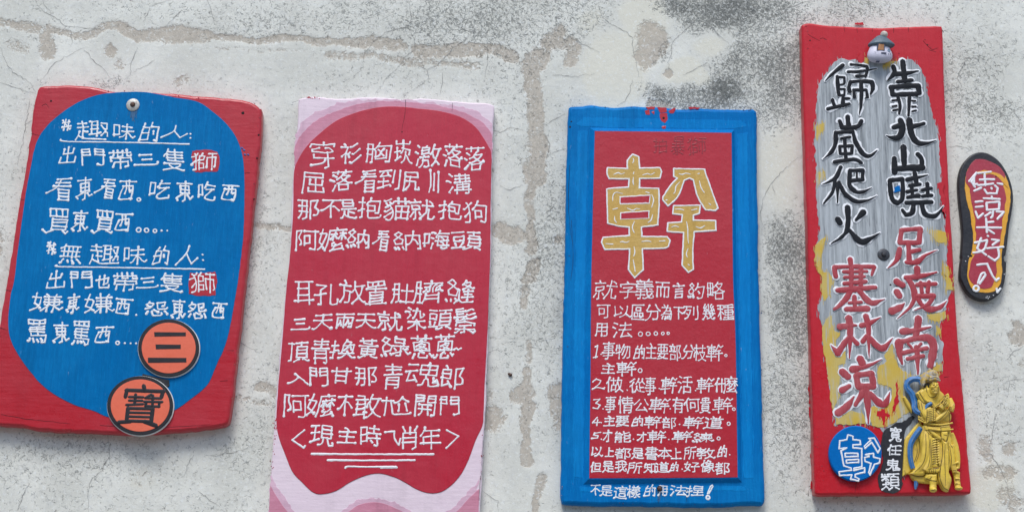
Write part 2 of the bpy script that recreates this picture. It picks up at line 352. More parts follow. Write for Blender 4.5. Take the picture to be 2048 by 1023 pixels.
    '教': [[24, 37, 27, 28], [10, 46, 18, 38, 40, 38, 44, 32, 47, 30], [57, 51, 59, 50, 64, 40, 66, 22], [57, 51, 57, 57], [57, 51, 54, 50, 50, 32, 47, 30], [8, 56, 40, 52], [8, 28, 39, 28, 44, 32], [21, 28, 21, 8], [47, 30, 52, 8], [32, 27, 40, 10], [57, 57, 46, 67, 39, 70], [57, 57, 70, 70], [32, 38, 24, 50, 24, 70, 16, 72], [34, 19, 30, 16, 10, 16], [50, 22, 72, 22]],
    '敢': [[52, 10, 47, 32, 54, 52, 57, 53], [34, 48, 14, 48], [71, 22, 50, 22], [72, 70, 66, 68, 57, 58], [8, 64, 34, 60], [14, 62, 14, 24], [31, 24, 32, 12, 13, 12], [34, 58, 40, 58], [40, 24, 9, 24], [66, 22, 64, 36, 59, 52, 57, 53, 57, 58], [34, 36, 14, 36], [34, 24, 34, 71], [57, 58, 44, 70, 41, 70], [47, 32, 44, 34, 42, 43]],
    '是': [[70, 39, 10, 39], [6, 69, 10, 68, 14, 64, 20, 56, 22, 47], [66, 52, 40, 52], [40, 67, 40, 40], [74, 66, 70, 68, 36, 67, 20, 56], [62, 19, 17, 19], [62, 19, 61, 30, 18, 30, 17, 19, 18, 8, 61, 8, 62, 19]],
    '時': [[8, 57, 25, 56, 25, 12, 8, 12, 8, 63], [51, 72, 59, 72, 61, 68, 61, 32], [44, 62, 38, 53], [32, 31, 71, 31], [70, 45, 32, 45], [35, 16, 68, 16], [51, 8, 51, 31], [25, 34, 8, 34]],
    '暴': [[28, 45, 28, 26], [12, 35, 66, 35], [6, 56, 10, 58, 18, 54, 24, 49, 26, 46], [70, 45, 9, 45], [54, 46, 59, 52, 69, 56, 72, 56], [46, 63, 64, 68], [51, 58, 59, 52], [26, 55, 28, 58], [17, 17, 62, 17], [33, 62, 15, 68], [32, 71, 39, 69, 40, 53], [52, 45, 52, 26], [28, 26, 62, 26, 62, 9, 52, 8, 17, 8, 17, 25, 28, 26]],
    '書': [[70, 46, 8, 46], [66, 37, 13, 37], [40, 45, 40, 8], [16, 28, 62, 28, 60, 12, 16, 12], [8, 20, 71, 20], [18, 62, 62, 62], [62, 70, 18, 70, 18, 54, 60, 53, 62, 70]],
    '有': [[71, 17, 10, 17], [11, 44, 19, 36, 24, 35], [52, 72, 62, 70, 62, 32, 26, 30], [62, 57, 24, 57], [34, 8, 32, 17], [30, 18, 24, 34, 24, 72], [24, 44, 62, 44]],
    '本': [[40, 71, 40, 8], [57, 58, 22, 58], [70, 24, 10, 24], [32, 24, 30, 32, 22, 45, 13, 56, 7, 58], [74, 58, 70, 58, 57, 46, 48, 31, 47, 24]],
    '東': [[10, 70, 22, 63, 34, 51], [64, 38, 16, 38], [70, 70, 52, 60, 46, 54, 45, 50], [40, 72, 40, 8], [10, 14, 70, 14], [64, 38, 63, 50, 39, 51, 16, 50, 16, 38, 16, 26, 64, 26, 64, 38]],
    '枝': [[29, 43, 24, 34, 19, 32], [20, 8, 20, 70], [31, 70, 37, 68, 53, 58, 64, 42, 65, 36, 38, 36, 38, 38, 48, 55, 56, 64, 70, 70], [52, 36, 52, 8], [68, 20, 36, 20], [28, 22, 10, 22], [18, 36, 14, 38, 8, 57]],
    '染': [[10, 70, 28, 59, 34, 50], [70, 27, 72, 30, 70, 36, 60, 38, 58, 34, 58, 16, 30, 16], [44, 8, 44, 15, 38, 29, 34, 35, 27, 38], [9, 49, 34, 49, 34, 50, 70, 49], [40, 71, 40, 42], [74, 68, 68, 69, 57, 63, 50, 58, 44, 50], [14, 8, 22, 12], [17, 22, 10, 20, 7, 20], [21, 28, 21, 30, 11, 40]],
    '樣': [[34, 16, 70, 16], [44, 16, 41, 8], [68, 25, 38, 25], [52, 34, 52, 16], [18, 36, 24, 38, 28, 44, 28, 46], [19, 71, 19, 8], [18, 36, 14, 40, 8, 55, 8, 59], [60, 16, 60, 12, 64, 8], [70, 34, 32, 34], [52, 54, 59, 58, 64, 65, 70, 68], [44, 72, 52, 70, 52, 46, 38, 46], [32, 54, 42, 54, 42, 56, 36, 66, 32, 69, 30, 68], [70, 50, 59, 58], [28, 24, 9, 24], [60, 43, 47, 38, 47, 34]],
    '法': [[68, 20, 34, 20], [70, 70, 60, 54], [66, 64, 36, 68, 48, 40], [24, 14, 14, 9], [71, 40, 31, 40], [50, 40, 50, 8], [12, 70, 23, 50], [10, 30, 18, 34]],
    '活': [[51, 48, 51, 12], [18, 35, 10, 30, 6, 30], [12, 8, 22, 14], [72, 30, 29, 30], [34, 72, 34, 48, 67, 48, 67, 68, 34, 68], [34, 14, 65, 8, 70, 9], [22, 50, 11, 69]],
    '涼': [[70, 66, 64, 54], [26, 67, 36, 54, 39, 53], [22, 50, 12, 70], [50, 44, 66, 44, 66, 28, 50, 28, 34, 28, 34, 44, 50, 44], [50, 44, 50, 71, 40, 72, 36, 70], [22, 15, 13, 9, 10, 10], [30, 16, 72, 16], [6, 30, 9, 30, 17, 34], [51, 16, 49, 8]],
    '溝': [[26, 60, 72, 60], [6, 30, 10, 29, 17, 34], [32, 71, 32, 40, 66, 40, 66, 70, 64, 72, 57, 72], [20, 50, 11, 68, 12, 71], [68, 22, 30, 22], [58, 32, 58, 8], [20, 14, 12, 9], [72, 32, 26, 32], [48, 60, 48, 32], [40, 8, 40, 32], [28, 13, 70, 13], [66, 50, 32, 50]],
    '激': [[67, 66, 63, 60, 60, 59], [10, 9, 16, 13], [72, 22, 54, 22], [68, 22, 66, 42, 63, 50, 60, 52], [52, 32, 48, 36, 43, 34, 26, 35, 26, 15, 43, 15, 43, 34], [33, 40, 34, 45], [60, 59, 60, 52, 58, 50, 54, 34, 52, 32, 56, 8], [25, 24, 43, 24], [10, 68, 16, 50], [60, 59, 50, 70], [30, 45, 28, 61, 21, 71, 17, 71], [22, 45, 45, 45], [30, 54, 42, 54, 41, 70, 36, 71, 32, 70], [8, 30, 14, 33], [33, 14, 36, 7]],
    '為': [[31, 71, 34, 68, 32, 58], [12, 20, 59, 20, 58, 34], [55, 56, 58, 62], [44, 8, 40, 20], [64, 48, 65, 34, 33, 34], [46, 66, 44, 57], [37, 20, 33, 34, 24, 42, 24, 47], [10, 56, 22, 47, 70, 48, 70, 58, 67, 70, 64, 72, 56, 72, 54, 70], [20, 58, 14, 71], [26, 20, 27, 13, 22, 8]],
    '無': [[9, 24, 18, 19], [22, 8, 18, 18, 19, 52], [31, 62, 32, 70], [68, 34, 11, 34], [60, 52, 60, 16], [9, 52, 70, 52], [32, 52, 32, 16], [46, 52, 46, 16], [70, 71, 64, 60, 60, 60], [50, 71, 47, 62], [20, 16, 68, 16], [6, 72, 10, 72, 16, 61, 19, 60]],
    '物': [[22, 72, 22, 8], [9, 36, 8, 32, 11, 23, 12, 12], [30, 23, 11, 23], [38, 70, 41, 70, 51, 56, 60, 35, 62, 20], [22, 46, 8, 49], [32, 42, 22, 44], [34, 34, 42, 20, 46, 8], [42, 20, 72, 20, 68, 66, 64, 70, 57, 71], [52, 20, 47, 36, 36, 54]],
    '狗': [[7, 28, 10, 28, 19, 20], [40, 18, 71, 19, 68, 67, 64, 72, 57, 72, 54, 70], [32, 30, 41, 18, 44, 8], [14, 50, 19, 42, 24, 40], [12, 72, 20, 72, 23, 67, 25, 43, 22, 24, 19, 18, 12, 10], [39, 54, 56, 54, 56, 33, 40, 33, 39, 59], [19, 18, 26, 10]],
    '獅': [[28, 34, 42, 33, 42, 18, 28, 18, 28, 70], [32, 18, 35, 8], [72, 11, 50, 11], [60, 11, 60, 72], [50, 60, 50, 26, 71, 26, 71, 58, 70, 60, 68, 60], [12, 71, 18, 70, 19, 66, 20, 41, 16, 16, 11, 10], [28, 64, 42, 64, 42, 46, 28, 46], [16, 16, 20, 14, 22, 8], [7, 26, 16, 21], [8, 52, 16, 42, 20, 40]],
    '現': [[57, 46, 58, 68, 60, 69, 70, 68, 72, 62, 70, 59], [44, 46, 44, 54, 40, 62, 32, 68, 28, 68], [9, 10, 29, 10], [38, 34, 67, 34], [8, 57, 30, 50], [38, 22, 67, 22], [19, 10, 19, 53], [28, 31, 10, 31], [57, 46, 67, 45, 67, 10, 48, 10, 38, 10, 38, 45, 57, 46]],
    '甘': [[22, 72, 22, 8], [22, 66, 57, 66], [57, 8, 57, 71], [8, 22, 71, 22], [22, 44, 57, 44]],
    '用': [[72, 46, 17, 46], [44, 70, 44, 8], [58, 71, 69, 70, 72, 68, 72, 8, 18, 8, 17, 48, 14, 62, 10, 70], [72, 26, 18, 26]],
    '略': [[8, 56, 28, 56, 28, 12, 8, 12, 8, 64], [18, 56, 18, 12], [41, 21, 52, 34, 68, 46], [28, 27, 34, 27, 41, 21, 48, 8], [72, 45, 68, 46], [28, 34, 8, 34], [68, 46, 66, 50, 66, 70, 38, 70, 38, 46], [66, 50, 38, 50], [28, 47, 38, 46, 54, 34, 63, 22, 64, 16, 45, 15]],
    '的': [[10, 42, 32, 42], [48, 70, 52, 72, 59, 72, 62, 72, 66, 68, 70, 20, 46, 20], [10, 65, 32, 64, 32, 20, 10, 20, 10, 71], [19, 20, 22, 8], [56, 51, 47, 38], [50, 7, 46, 20, 39, 32]],
    '看': [[26, 40, 64, 40, 64, 70, 25, 70, 24, 42, 28, 31], [68, 8, 61, 8, 37, 10, 15, 10], [36, 10, 36, 19], [25, 50, 64, 50], [15, 20, 34, 20, 36, 19], [32, 30, 33, 20], [72, 30, 9, 30], [25, 59, 64, 59], [68, 20, 36, 19], [24, 44, 20, 45, 10, 53, 7, 53]],
    '知': [[10, 28, 16, 18, 18, 8], [70, 68, 70, 14, 48, 14, 48, 70], [70, 64, 48, 64], [26, 18, 25, 50, 15, 67, 11, 70, 6, 70], [38, 18, 16, 18], [40, 38, 10, 38], [25, 50, 29, 51, 36, 60, 39, 66]],
    '種': [[31, 47, 26, 40, 20, 38, 16, 42, 8, 58], [21, 70, 21, 12], [36, 60, 70, 60], [9, 14, 22, 12, 27, 10, 36, 12, 67, 8, 72, 10], [53, 70, 53, 11], [72, 70, 32, 70], [69, 40, 38, 40], [70, 20, 34, 20], [30, 28, 9, 28], [69, 40, 69, 50, 38, 50, 38, 40, 38, 30, 68, 30, 69, 40]],
    '穿': [[70, 52, 18, 52, 20, 44], [44, 72, 52, 70, 53, 37], [32, 24, 16, 31, 16, 36, 53, 37, 67, 36, 66, 31, 55, 25, 48, 24], [44, 52, 43, 56, 34, 62, 13, 68, 9, 68], [40, 8, 41, 14], [70, 22, 70, 15, 42, 14, 12, 15, 12, 22]],
    '約': [[48, 8, 46, 20, 39, 32], [51, 42, 57, 50, 56, 52], [10, 47, 33, 44], [22, 30, 20, 32, 22, 30], [25, 8, 14, 24, 12, 30, 24, 30, 30, 22], [13, 57, 9, 70], [24, 70, 23, 57], [45, 22, 70, 22, 70, 54, 67, 68, 65, 71, 60, 72, 54, 72, 50, 69], [14, 46, 15, 41, 21, 35, 22, 30], [36, 65, 32, 54], [34, 47, 32, 36]],
    '納': [[28, 36, 32, 47], [14, 44, 14, 40, 28, 20], [20, 30, 12, 30, 12, 28, 21, 8], [32, 65, 28, 54], [21, 67, 20, 56], [14, 44, 16, 44, 14, 44], [54, 39, 58, 40, 64, 54], [40, 56, 46, 54, 54, 39, 56, 8], [40, 72, 40, 24, 70, 24, 70, 70, 62, 72], [10, 47, 14, 44, 14, 46, 18, 46, 30, 44], [9, 70, 11, 57]],
    '綠': [[43, 72, 49, 72, 52, 70, 52, 36], [52, 55, 34, 64], [18, 56, 19, 66], [19, 8, 7, 32], [60, 26, 40, 25, 44, 8, 46, 6], [42, 50, 38, 43], [8, 48, 10, 46, 27, 44, 25, 36], [11, 46, 18, 29], [26, 54, 28, 62], [10, 29, 20, 28, 25, 19], [60, 50, 66, 45], [69, 64, 61, 55, 60, 50, 53, 46], [44, 12, 63, 13, 59, 36], [34, 36, 70, 36], [8, 70, 10, 56]],
    '練': [[19, 55, 20, 68], [71, 66, 56, 48], [10, 56, 8, 70], [53, 8, 53, 48], [27, 35, 30, 48], [36, 16, 71, 16], [46, 40, 44, 34], [63, 33, 60, 40], [52, 48, 53, 52, 53, 72], [26, 54, 29, 64, 36, 67, 52, 50], [28, 44, 12, 46, 18, 34, 20, 30], [26, 20, 22, 29, 10, 30, 11, 26, 20, 8], [53, 26, 37, 26, 37, 46, 54, 48, 69, 46, 69, 26, 53, 26]],
    '縫': [[56, 8, 50, 18, 45, 21], [19, 9, 10, 30, 18, 30], [24, 22, 12, 42, 11, 46, 26, 44], [54, 14, 66, 14, 66, 18, 60, 26], [60, 26, 68, 33, 72, 32], [60, 26, 46, 34], [24, 54, 27, 63], [10, 56, 7, 70], [66, 48, 49, 48], [18, 56, 18, 68], [70, 58, 46, 58], [68, 40, 48, 40], [29, 72, 30, 68, 37, 64], [58, 64, 58, 36], [27, 49, 24, 38], [50, 18, 58, 26], [32, 12, 36, 24], [37, 64, 46, 69, 53, 70, 72, 70, 73, 68], [37, 64, 37, 36, 32, 35]],
    '置': [[18, 54, 61, 54], [49, 19, 49, 8], [30, 8, 30, 19], [36, 37, 39, 20], [8, 28, 70, 28], [18, 46, 61, 46], [7, 71, 72, 71], [61, 70, 61, 38, 36, 37, 18, 38, 18, 70], [61, 62, 18, 62], [49, 19, 13, 20, 12, 8, 30, 8, 66, 8, 67, 20, 49, 19]],
    '罵': [[52, 60, 58, 66], [56, 70, 58, 72, 68, 71, 71, 54, 20, 54, 19, 28, 68, 27], [32, 18, 32, 7], [66, 36, 19, 36], [29, 69, 28, 62], [42, 27, 42, 53], [16, 62, 13, 68, 10, 70, 7, 70], [51, 7, 51, 18], [66, 44, 19, 44], [40, 62, 44, 68], [32, 18, 14, 18, 14, 7, 52, 7, 69, 7, 70, 18, 32, 18]],
    '義': [[56, 40, 64, 43], [11, 15, 67, 15], [27, 14, 26, 10, 22, 7], [70, 64, 72, 68, 70, 71, 63, 72, 56, 68, 54, 64], [15, 24, 64, 24], [38, 58, 8, 62], [8, 34, 70, 34], [34, 70, 38, 71, 52, 66, 65, 56], [53, 64, 48, 56, 48, 50], [70, 50, 8, 50], [52, 14, 54, 8, 56, 7], [24, 41, 24, 70, 23, 72, 15, 72], [10, 42, 34, 39, 38, 40], [39, 33, 39, 16], [45, 40, 46, 50]],
    '而': [[48, 68, 48, 26], [72, 8, 8, 8], [38, 9, 36, 26], [58, 70, 66, 70, 68, 68, 68, 26, 36, 26, 12, 26, 12, 70], [30, 26, 30, 68]],
    '耳': [[21, 26, 58, 26], [21, 9, 21, 60], [58, 70, 58, 9], [8, 62, 72, 58], [70, 9, 10, 9], [21, 44, 58, 44]],
    '肖': [[18, 72, 18, 30, 60, 28, 60, 70, 50, 72], [16, 10, 23, 22], [55, 22, 64, 10], [61, 55, 18, 55], [40, 28, 40, 8], [61, 42, 18, 42]],
    '肚': [[12, 46, 29, 46], [8, 70, 12, 52, 13, 10, 29, 10, 29, 65, 28, 70, 22, 70], [39, 31, 70, 31], [72, 68, 37, 68], [54, 68, 54, 8], [29, 28, 12, 28]],
    '胸': [[56, 28, 50, 38, 50, 42], [50, 38, 42, 28], [32, 28, 36, 33, 36, 61, 63, 60, 63, 32], [32, 28, 13, 28], [32, 28, 40, 17, 42, 8, 44, 6], [57, 52, 52, 44, 50, 42], [40, 17, 72, 18, 70, 69, 68, 72, 58, 71], [20, 72, 25, 72, 26, 66, 26, 10, 12, 10, 12, 53, 8, 71], [26, 46, 12, 46], [36, 54, 42, 53, 50, 42]],
    '能': [[11, 72, 12, 34, 33, 34, 32, 70, 26, 72], [71, 64, 70, 70, 67, 72, 47, 70, 46, 68, 46, 43], [68, 48, 46, 55], [33, 46, 11, 46], [46, 20, 67, 14], [70, 28, 70, 34, 67, 36, 48, 35, 46, 32, 46, 8], [38, 26, 32, 22, 28, 12], [32, 22, 11, 22, 18, 10, 20, 8], [33, 57, 11, 57]],
    '臍': [[66, 72, 66, 45], [66, 60, 36, 60], [71, 22, 60, 26, 59, 38, 66, 36], [67, 24, 69, 34, 72, 38], [60, 18, 52, 26, 52, 39], [36, 25, 35, 32, 31, 39], [32, 25, 44, 25, 47, 23, 46, 19], [18, 71, 24, 70, 30, 72, 32, 68, 36, 60, 36, 45], [11, 46, 24, 46], [8, 70, 11, 52, 12, 10, 24, 10, 24, 70], [72, 14, 32, 14], [51, 14, 50, 8], [24, 28, 12, 28], [44, 25, 43, 38, 39, 39], [36, 50, 66, 50]],
    '落': [[26, 38, 37, 31, 38, 28, 41, 26, 42, 22, 45, 21], [37, 31, 48, 41], [28, 50, 32, 50, 46, 44, 48, 41], [74, 48, 68, 50, 64, 54], [17, 43, 8, 39], [69, 13, 9, 13], [52, 18, 52, 8], [64, 54, 64, 69, 34, 69, 34, 54, 32, 50], [64, 54, 34, 54], [53, 41, 54, 44, 68, 50], [53, 41, 48, 41], [53, 41, 62, 32, 63, 28], [26, 18, 26, 8], [66, 28, 41, 26], [14, 24, 22, 29], [11, 69, 22, 55]],
    '蔥': [[28, 58, 28, 69, 30, 72, 52, 72, 54, 71, 54, 66], [71, 12, 8, 12], [52, 17, 52, 8], [38, 40, 32, 44, 24, 44], [41, 18, 38, 19, 36, 24], [38, 30, 40, 24], [26, 17, 26, 8], [53, 49, 53, 44, 45, 42, 44, 40], [62, 58, 70, 68], [16, 59, 12, 68, 8, 70], [43, 58, 37, 54, 33, 54], [30, 34, 32, 37, 38, 40, 43, 40, 50, 34, 50, 31, 36, 30, 24, 36], [37, 54, 37, 49], [40, 24, 64, 25, 64, 49, 40, 49, 16, 48, 16, 24, 40, 24]],
    '衫': [[70, 28, 50, 42, 45, 45, 41, 44], [32, 37, 28, 44], [8, 52, 8, 50, 15, 44, 20, 42, 28, 44], [32, 52, 28, 44], [20, 71, 20, 42, 30, 22, 10, 20], [18, 8, 22, 13], [38, 22, 44, 22, 62, 10], [72, 49, 56, 63, 43, 70, 36, 70]],
    '西': [[31, 8, 31, 28, 29, 38, 22, 48, 12, 48], [8, 8, 72, 8], [68, 70, 68, 26, 12, 26, 12, 70], [68, 66, 12, 66], [68, 46, 49, 46, 48, 8]],
    '要': [[17, 60, 22, 58, 36, 62, 38, 64, 47, 63, 48, 65, 66, 70, 72, 70], [22, 58, 26, 47], [47, 63, 48, 60, 54, 54, 56, 48], [70, 8, 8, 8], [48, 8, 48, 35], [30, 8, 30, 35], [8, 47, 72, 47], [38, 64, 36, 66, 32, 68, 10, 71], [31, 46, 33, 35], [30, 20, 66, 20, 67, 35, 50, 35, 12, 35, 13, 20, 30, 20]],
    '言': [[8, 18, 71, 18], [34, 6, 39, 10, 42, 14, 42, 18], [60, 30, 19, 30], [60, 41, 20, 41], [18, 69, 60, 69, 60, 54, 20, 53, 18, 69]],
    '貓': [[54, 34, 54, 68], [46, 8, 46, 26], [26, 24, 30, 24, 37, 18, 72, 18], [26, 24, 22, 30], [26, 24, 23, 18], [70, 50, 40, 50], [63, 26, 63, 8], [12, 21, 17, 30], [70, 71, 70, 34, 40, 34, 40, 72], [70, 68, 40, 68], [22, 30, 17, 30], [22, 30, 30, 46, 30, 63, 25, 71, 18, 72, 15, 70], [26, 39, 12, 48, 8, 48], [28, 8, 12, 15, 8, 14], [17, 30, 16, 32, 10, 35], [30, 51, 8, 63]],
    '貴': [[62, 53, 18, 53], [72, 72, 66, 72, 52, 66, 46, 67], [32, 66, 28, 66, 13, 72, 6, 70], [40, 11, 40, 28], [71, 28, 8, 28], [18, 44, 62, 44], [62, 53, 62, 60, 60, 62, 20, 62, 18, 44, 19, 36, 61, 36, 62, 53], [40, 11, 62, 12, 62, 19, 60, 20, 40, 20, 19, 20, 20, 11, 40, 11]],
    '買': [[30, 8, 30, 20], [62, 39, 17, 39], [62, 49, 17, 49], [48, 20, 48, 8], [47, 65, 52, 64, 68, 70, 74, 70], [8, 70, 10, 70, 28, 64, 33, 64], [30, 8, 66, 8, 66, 20, 49, 20, 12, 20, 12, 8, 30, 8], [62, 39, 62, 58, 18, 58, 17, 50, 17, 31, 18, 30, 61, 30, 62, 39]],
    '趣': [[51, 61, 51, 11, 35, 11], [51, 52, 34, 56], [51, 38, 38, 38], [12, 42, 13, 56, 8, 71], [22, 62, 22, 30], [70, 69, 32, 68, 24, 66, 22, 62, 18, 61, 13, 56], [30, 16, 11, 16], [21, 30, 21, 8], [57, 26, 62, 38, 65, 38], [51, 24, 38, 24], [58, 58, 63, 48, 65, 47], [31, 30, 10, 30], [38, 54, 38, 11], [70, 59, 68, 48, 65, 47], [65, 47, 65, 38, 67, 36, 70, 18, 58, 17], [22, 45, 31, 45], [51, 50, 55, 48]],
    '這': [[28, 16, 71, 16], [36, 36, 64, 36], [21, 20, 12, 13], [9, 34, 18, 34, 18, 62], [64, 26, 36, 26], [72, 68, 70, 70, 40, 71, 28, 68, 18, 62], [50, 16, 50, 12, 48, 8], [10, 68, 18, 62], [64, 54, 64, 60, 36, 60, 35, 52, 36, 46, 64, 46, 64, 54]],
    '道': [[8, 70, 17, 64, 36, 70, 67, 70, 72, 69], [71, 18, 28, 18], [58, 18, 60, 8], [18, 20, 10, 12], [39, 18, 40, 12, 37, 8], [34, 50, 64, 50], [8, 35, 18, 35, 18, 64], [34, 39, 64, 39], [48, 18, 46, 28], [34, 50, 34, 60, 64, 60, 64, 39, 64, 28, 34, 28, 34, 50]],
    '那': [[8, 9, 37, 9, 36, 64, 34, 68, 26, 69], [37, 27, 10, 27], [50, 70, 50, 9, 70, 10, 62, 32, 70, 43, 70, 55, 66, 59, 59, 60], [20, 9, 19, 44, 15, 58, 10, 68], [37, 45, 8, 45]],
    '郎': [[21, 7, 25, 11, 26, 16], [38, 66, 30, 51], [32, 59, 12, 66, 12, 17, 36, 16, 36, 42, 12, 42], [49, 72, 49, 12, 67, 13, 60, 34, 68, 46, 69, 57, 64, 62, 58, 62, 54, 60], [36, 29, 12, 29]],
    '部': [[12, 72, 13, 49, 39, 50, 39, 68, 12, 68], [52, 72, 52, 12, 70, 12, 62, 35, 69, 46, 70, 56, 68, 60, 61, 61], [24, 8, 26, 16], [41, 16, 10, 16], [42, 37, 8, 37], [32, 37, 36, 22], [16, 22, 19, 31]],
    '都': [[38, 54, 16, 54], [9, 47, 15, 46, 20, 42, 38, 42, 38, 66, 16, 66], [16, 45, 16, 70], [9, 30, 42, 30], [50, 70, 50, 12, 70, 13, 62, 35, 70, 45, 70, 57, 66, 61, 60, 61, 56, 58], [24, 8, 24, 30], [27, 31, 22, 42], [12, 16, 33, 16, 37, 20], [42, 11, 32, 30]],
    '門': [[70, 19, 46, 19], [10, 32, 32, 32, 32, 8, 10, 8, 10, 72], [32, 19, 10, 19], [70, 32, 46, 32, 46, 8, 70, 8, 70, 68, 64, 72, 57, 72, 54, 70]],
    '開': [[22, 39, 56, 39], [10, 29, 33, 28, 32, 7, 10, 7, 10, 72], [33, 18, 10, 18], [70, 18, 46, 18], [58, 52, 21, 52], [48, 70, 48, 40], [22, 70, 26, 68, 30, 58, 31, 40], [60, 72, 68, 71, 70, 68, 70, 8, 46, 8, 46, 30, 70, 30]],
    '阿': [[51, 72, 62, 72, 65, 68, 65, 10], [8, 72, 8, 8, 23, 8, 18, 28, 24, 40, 24, 50, 20, 53, 17, 53], [34, 50, 51, 50, 51, 26, 34, 26, 34, 56], [72, 10, 32, 10]],
    '隻': [[42, 8, 44, 16], [10, 72, 34, 68, 37, 66, 46, 66, 48, 68, 64, 71, 69, 72, 73, 70], [37, 66, 26, 57, 25, 53], [64, 34, 19, 34], [64, 25, 19, 25], [42, 16, 42, 43], [67, 16, 22, 16], [24, 8, 18, 22, 19, 44, 68, 44], [12, 52, 58, 52, 58, 57, 46, 66], [18, 22, 14, 24, 10, 28]],
    '青': [[20, 72, 20, 41, 60, 41, 60, 69, 58, 72, 50, 72], [70, 32, 8, 32], [14, 12, 66, 12], [60, 50, 20, 50], [60, 60, 20, 60], [40, 8, 40, 31], [63, 22, 16, 22]],
    '頂': [[68, 44, 38, 44], [70, 10, 35, 10], [52, 10, 50, 21], [74, 69, 70, 69, 60, 62, 57, 62], [28, 68, 32, 68, 44, 62], [68, 32, 38, 32], [28, 11, 8, 11], [20, 11, 19, 66, 10, 67], [68, 44, 68, 56, 38, 56, 38, 33, 38, 22, 68, 22, 68, 44]],
    '頭': [[68, 44, 42, 44], [70, 10, 40, 10], [54, 10, 53, 20], [48, 62, 38, 68, 32, 68], [34, 60, 8, 65], [12, 46, 14, 54], [70, 69, 62, 62, 60, 62], [68, 32, 42, 32], [32, 10, 8, 10], [26, 60, 26, 54, 28, 45], [21, 38, 30, 38, 30, 22, 20, 22, 10, 23, 10, 38, 21, 38], [68, 44, 67, 56, 42, 56, 42, 32, 43, 21, 67, 21, 68, 44]],
    '類': [[70, 11, 40, 11], [54, 12, 53, 22], [30, 41, 34, 44, 34, 50, 8, 50], [34, 10, 31, 14], [22, 43, 21, 57, 14, 66, 9, 68], [8, 35, 20, 26], [22, 21, 34, 21], [22, 21, 20, 22], [22, 21, 22, 9], [37, 70, 48, 64], [13, 15, 11, 10], [20, 22, 22, 36], [20, 22, 8, 21], [68, 34, 42, 34], [34, 33, 26, 28, 22, 27], [70, 70, 60, 64], [68, 45, 42, 45], [21, 57, 32, 64], [53, 22, 68, 24, 68, 56, 57, 57, 42, 56, 42, 24, 53, 22]],
    '鬃': [[38, 8, 14, 8, 14, 27], [52, 63, 55, 64, 66, 71], [68, 7, 64, 7, 48, 14, 44, 14], [36, 21, 14, 21], [10, 36, 36, 34], [13, 35, 16, 28], [46, 22, 51, 23, 70, 16], [68, 48, 68, 42, 40, 42, 12, 42, 10, 48], [39, 42, 38, 34, 36, 34, 34, 28], [7, 28, 42, 28], [28, 71, 30, 72, 38, 72, 40, 71, 40, 58], [10, 58, 70, 58], [8, 70, 12, 71, 26, 62], [72, 25, 57, 32, 48, 34, 46, 33], [14, 14, 36, 14], [21, 50, 58, 50]],
    '鬼': [[62, 28, 16, 28], [38, 42, 39, 15], [64, 58, 51, 60, 56, 48], [36, 42, 36, 47, 28, 58, 16, 68, 10, 71, 8, 70], [66, 61, 60, 52], [40, 6, 37, 8, 35, 14], [72, 64, 70, 69, 68, 71, 42, 70, 41, 50, 36, 46], [39, 15, 62, 16, 62, 42, 38, 42, 16, 42, 16, 15, 39, 15]],
    '魂': [[28, 54, 10, 56, 18, 32], [8, 32, 30, 32], [68, 28, 38, 28], [53, 15, 52, 36, 50, 42, 50, 49, 52, 52, 53, 69, 57, 71, 72, 70, 72, 66, 68, 52], [10, 14, 28, 14], [69, 58, 60, 60, 64, 48], [51, 50, 47, 54, 40, 66, 33, 70], [53, 7, 52, 8, 50, 14], [26, 44, 30, 60], [53, 15, 68, 15, 68, 41, 53, 41, 38, 41, 38, 16, 53, 15]],
    '麼': [[21, 40, 28, 32, 31, 30, 32, 20], [24, 24, 40, 24], [40, 34, 32, 28], [68, 71, 66, 68, 64, 66, 60, 58], [64, 66, 36, 68, 30, 68, 22, 70], [31, 30, 32, 42], [71, 39, 55, 24, 48, 24], [68, 24, 60, 25, 45, 40], [10, 73, 9, 70, 14, 50, 14, 14, 70, 13], [42, 45, 32, 52, 31, 55], [58, 42, 58, 20], [55, 51, 42, 58, 32, 56, 31, 55, 27, 56], [42, 58, 40, 60, 33, 64, 30, 68], [42, 8, 43, 12]],
    '黃': [[31, 66, 27, 65, 12, 72, 8, 71], [28, 65, 28, 60], [63, 50, 18, 50], [40, 60, 40, 31], [26, 8, 27, 22, 53, 22, 54, 8], [12, 13, 68, 13], [71, 31, 8, 31], [73, 71, 68, 71, 52, 65, 52, 60], [28, 60, 62, 60, 63, 40, 53, 40, 18, 40, 18, 60, 28, 60]],
}
for _ch, _raw in STROKES.items():
    _S = [list(zip(s[0::2], s[1::2])) for s in _raw]
    _p = np.array([p for s in _S for p in s], float)
    _mn, _mx = _p.min(0), _p.max(0)
    _sp = np.maximum(_mx - _mn, 1)
    GLYPHS[_ch] = [[tuple((np.array(p) - _mn) / _sp) for p in s] for s in _S]
for _ch in '約納綠縫練':            # this hand writes the silk radical as a looped eight over three dots
    keep = [s for s in GLYPHS[_ch] if max(p[0] for p in s) > .44]
    eight = [(.24, .0), (.08, .14), (.22, .30), (.40, .48), (.34, .70), (.10, .70), (.06, .50), (.24, .30), (.36, .12), (.24, .0)]
    GLYPHS[_ch] = keep + [eight, [(.02, .88), (.06, .96)], [(.18, .86), (.21, .95)], [(.34, .84), (.40, .93)]]
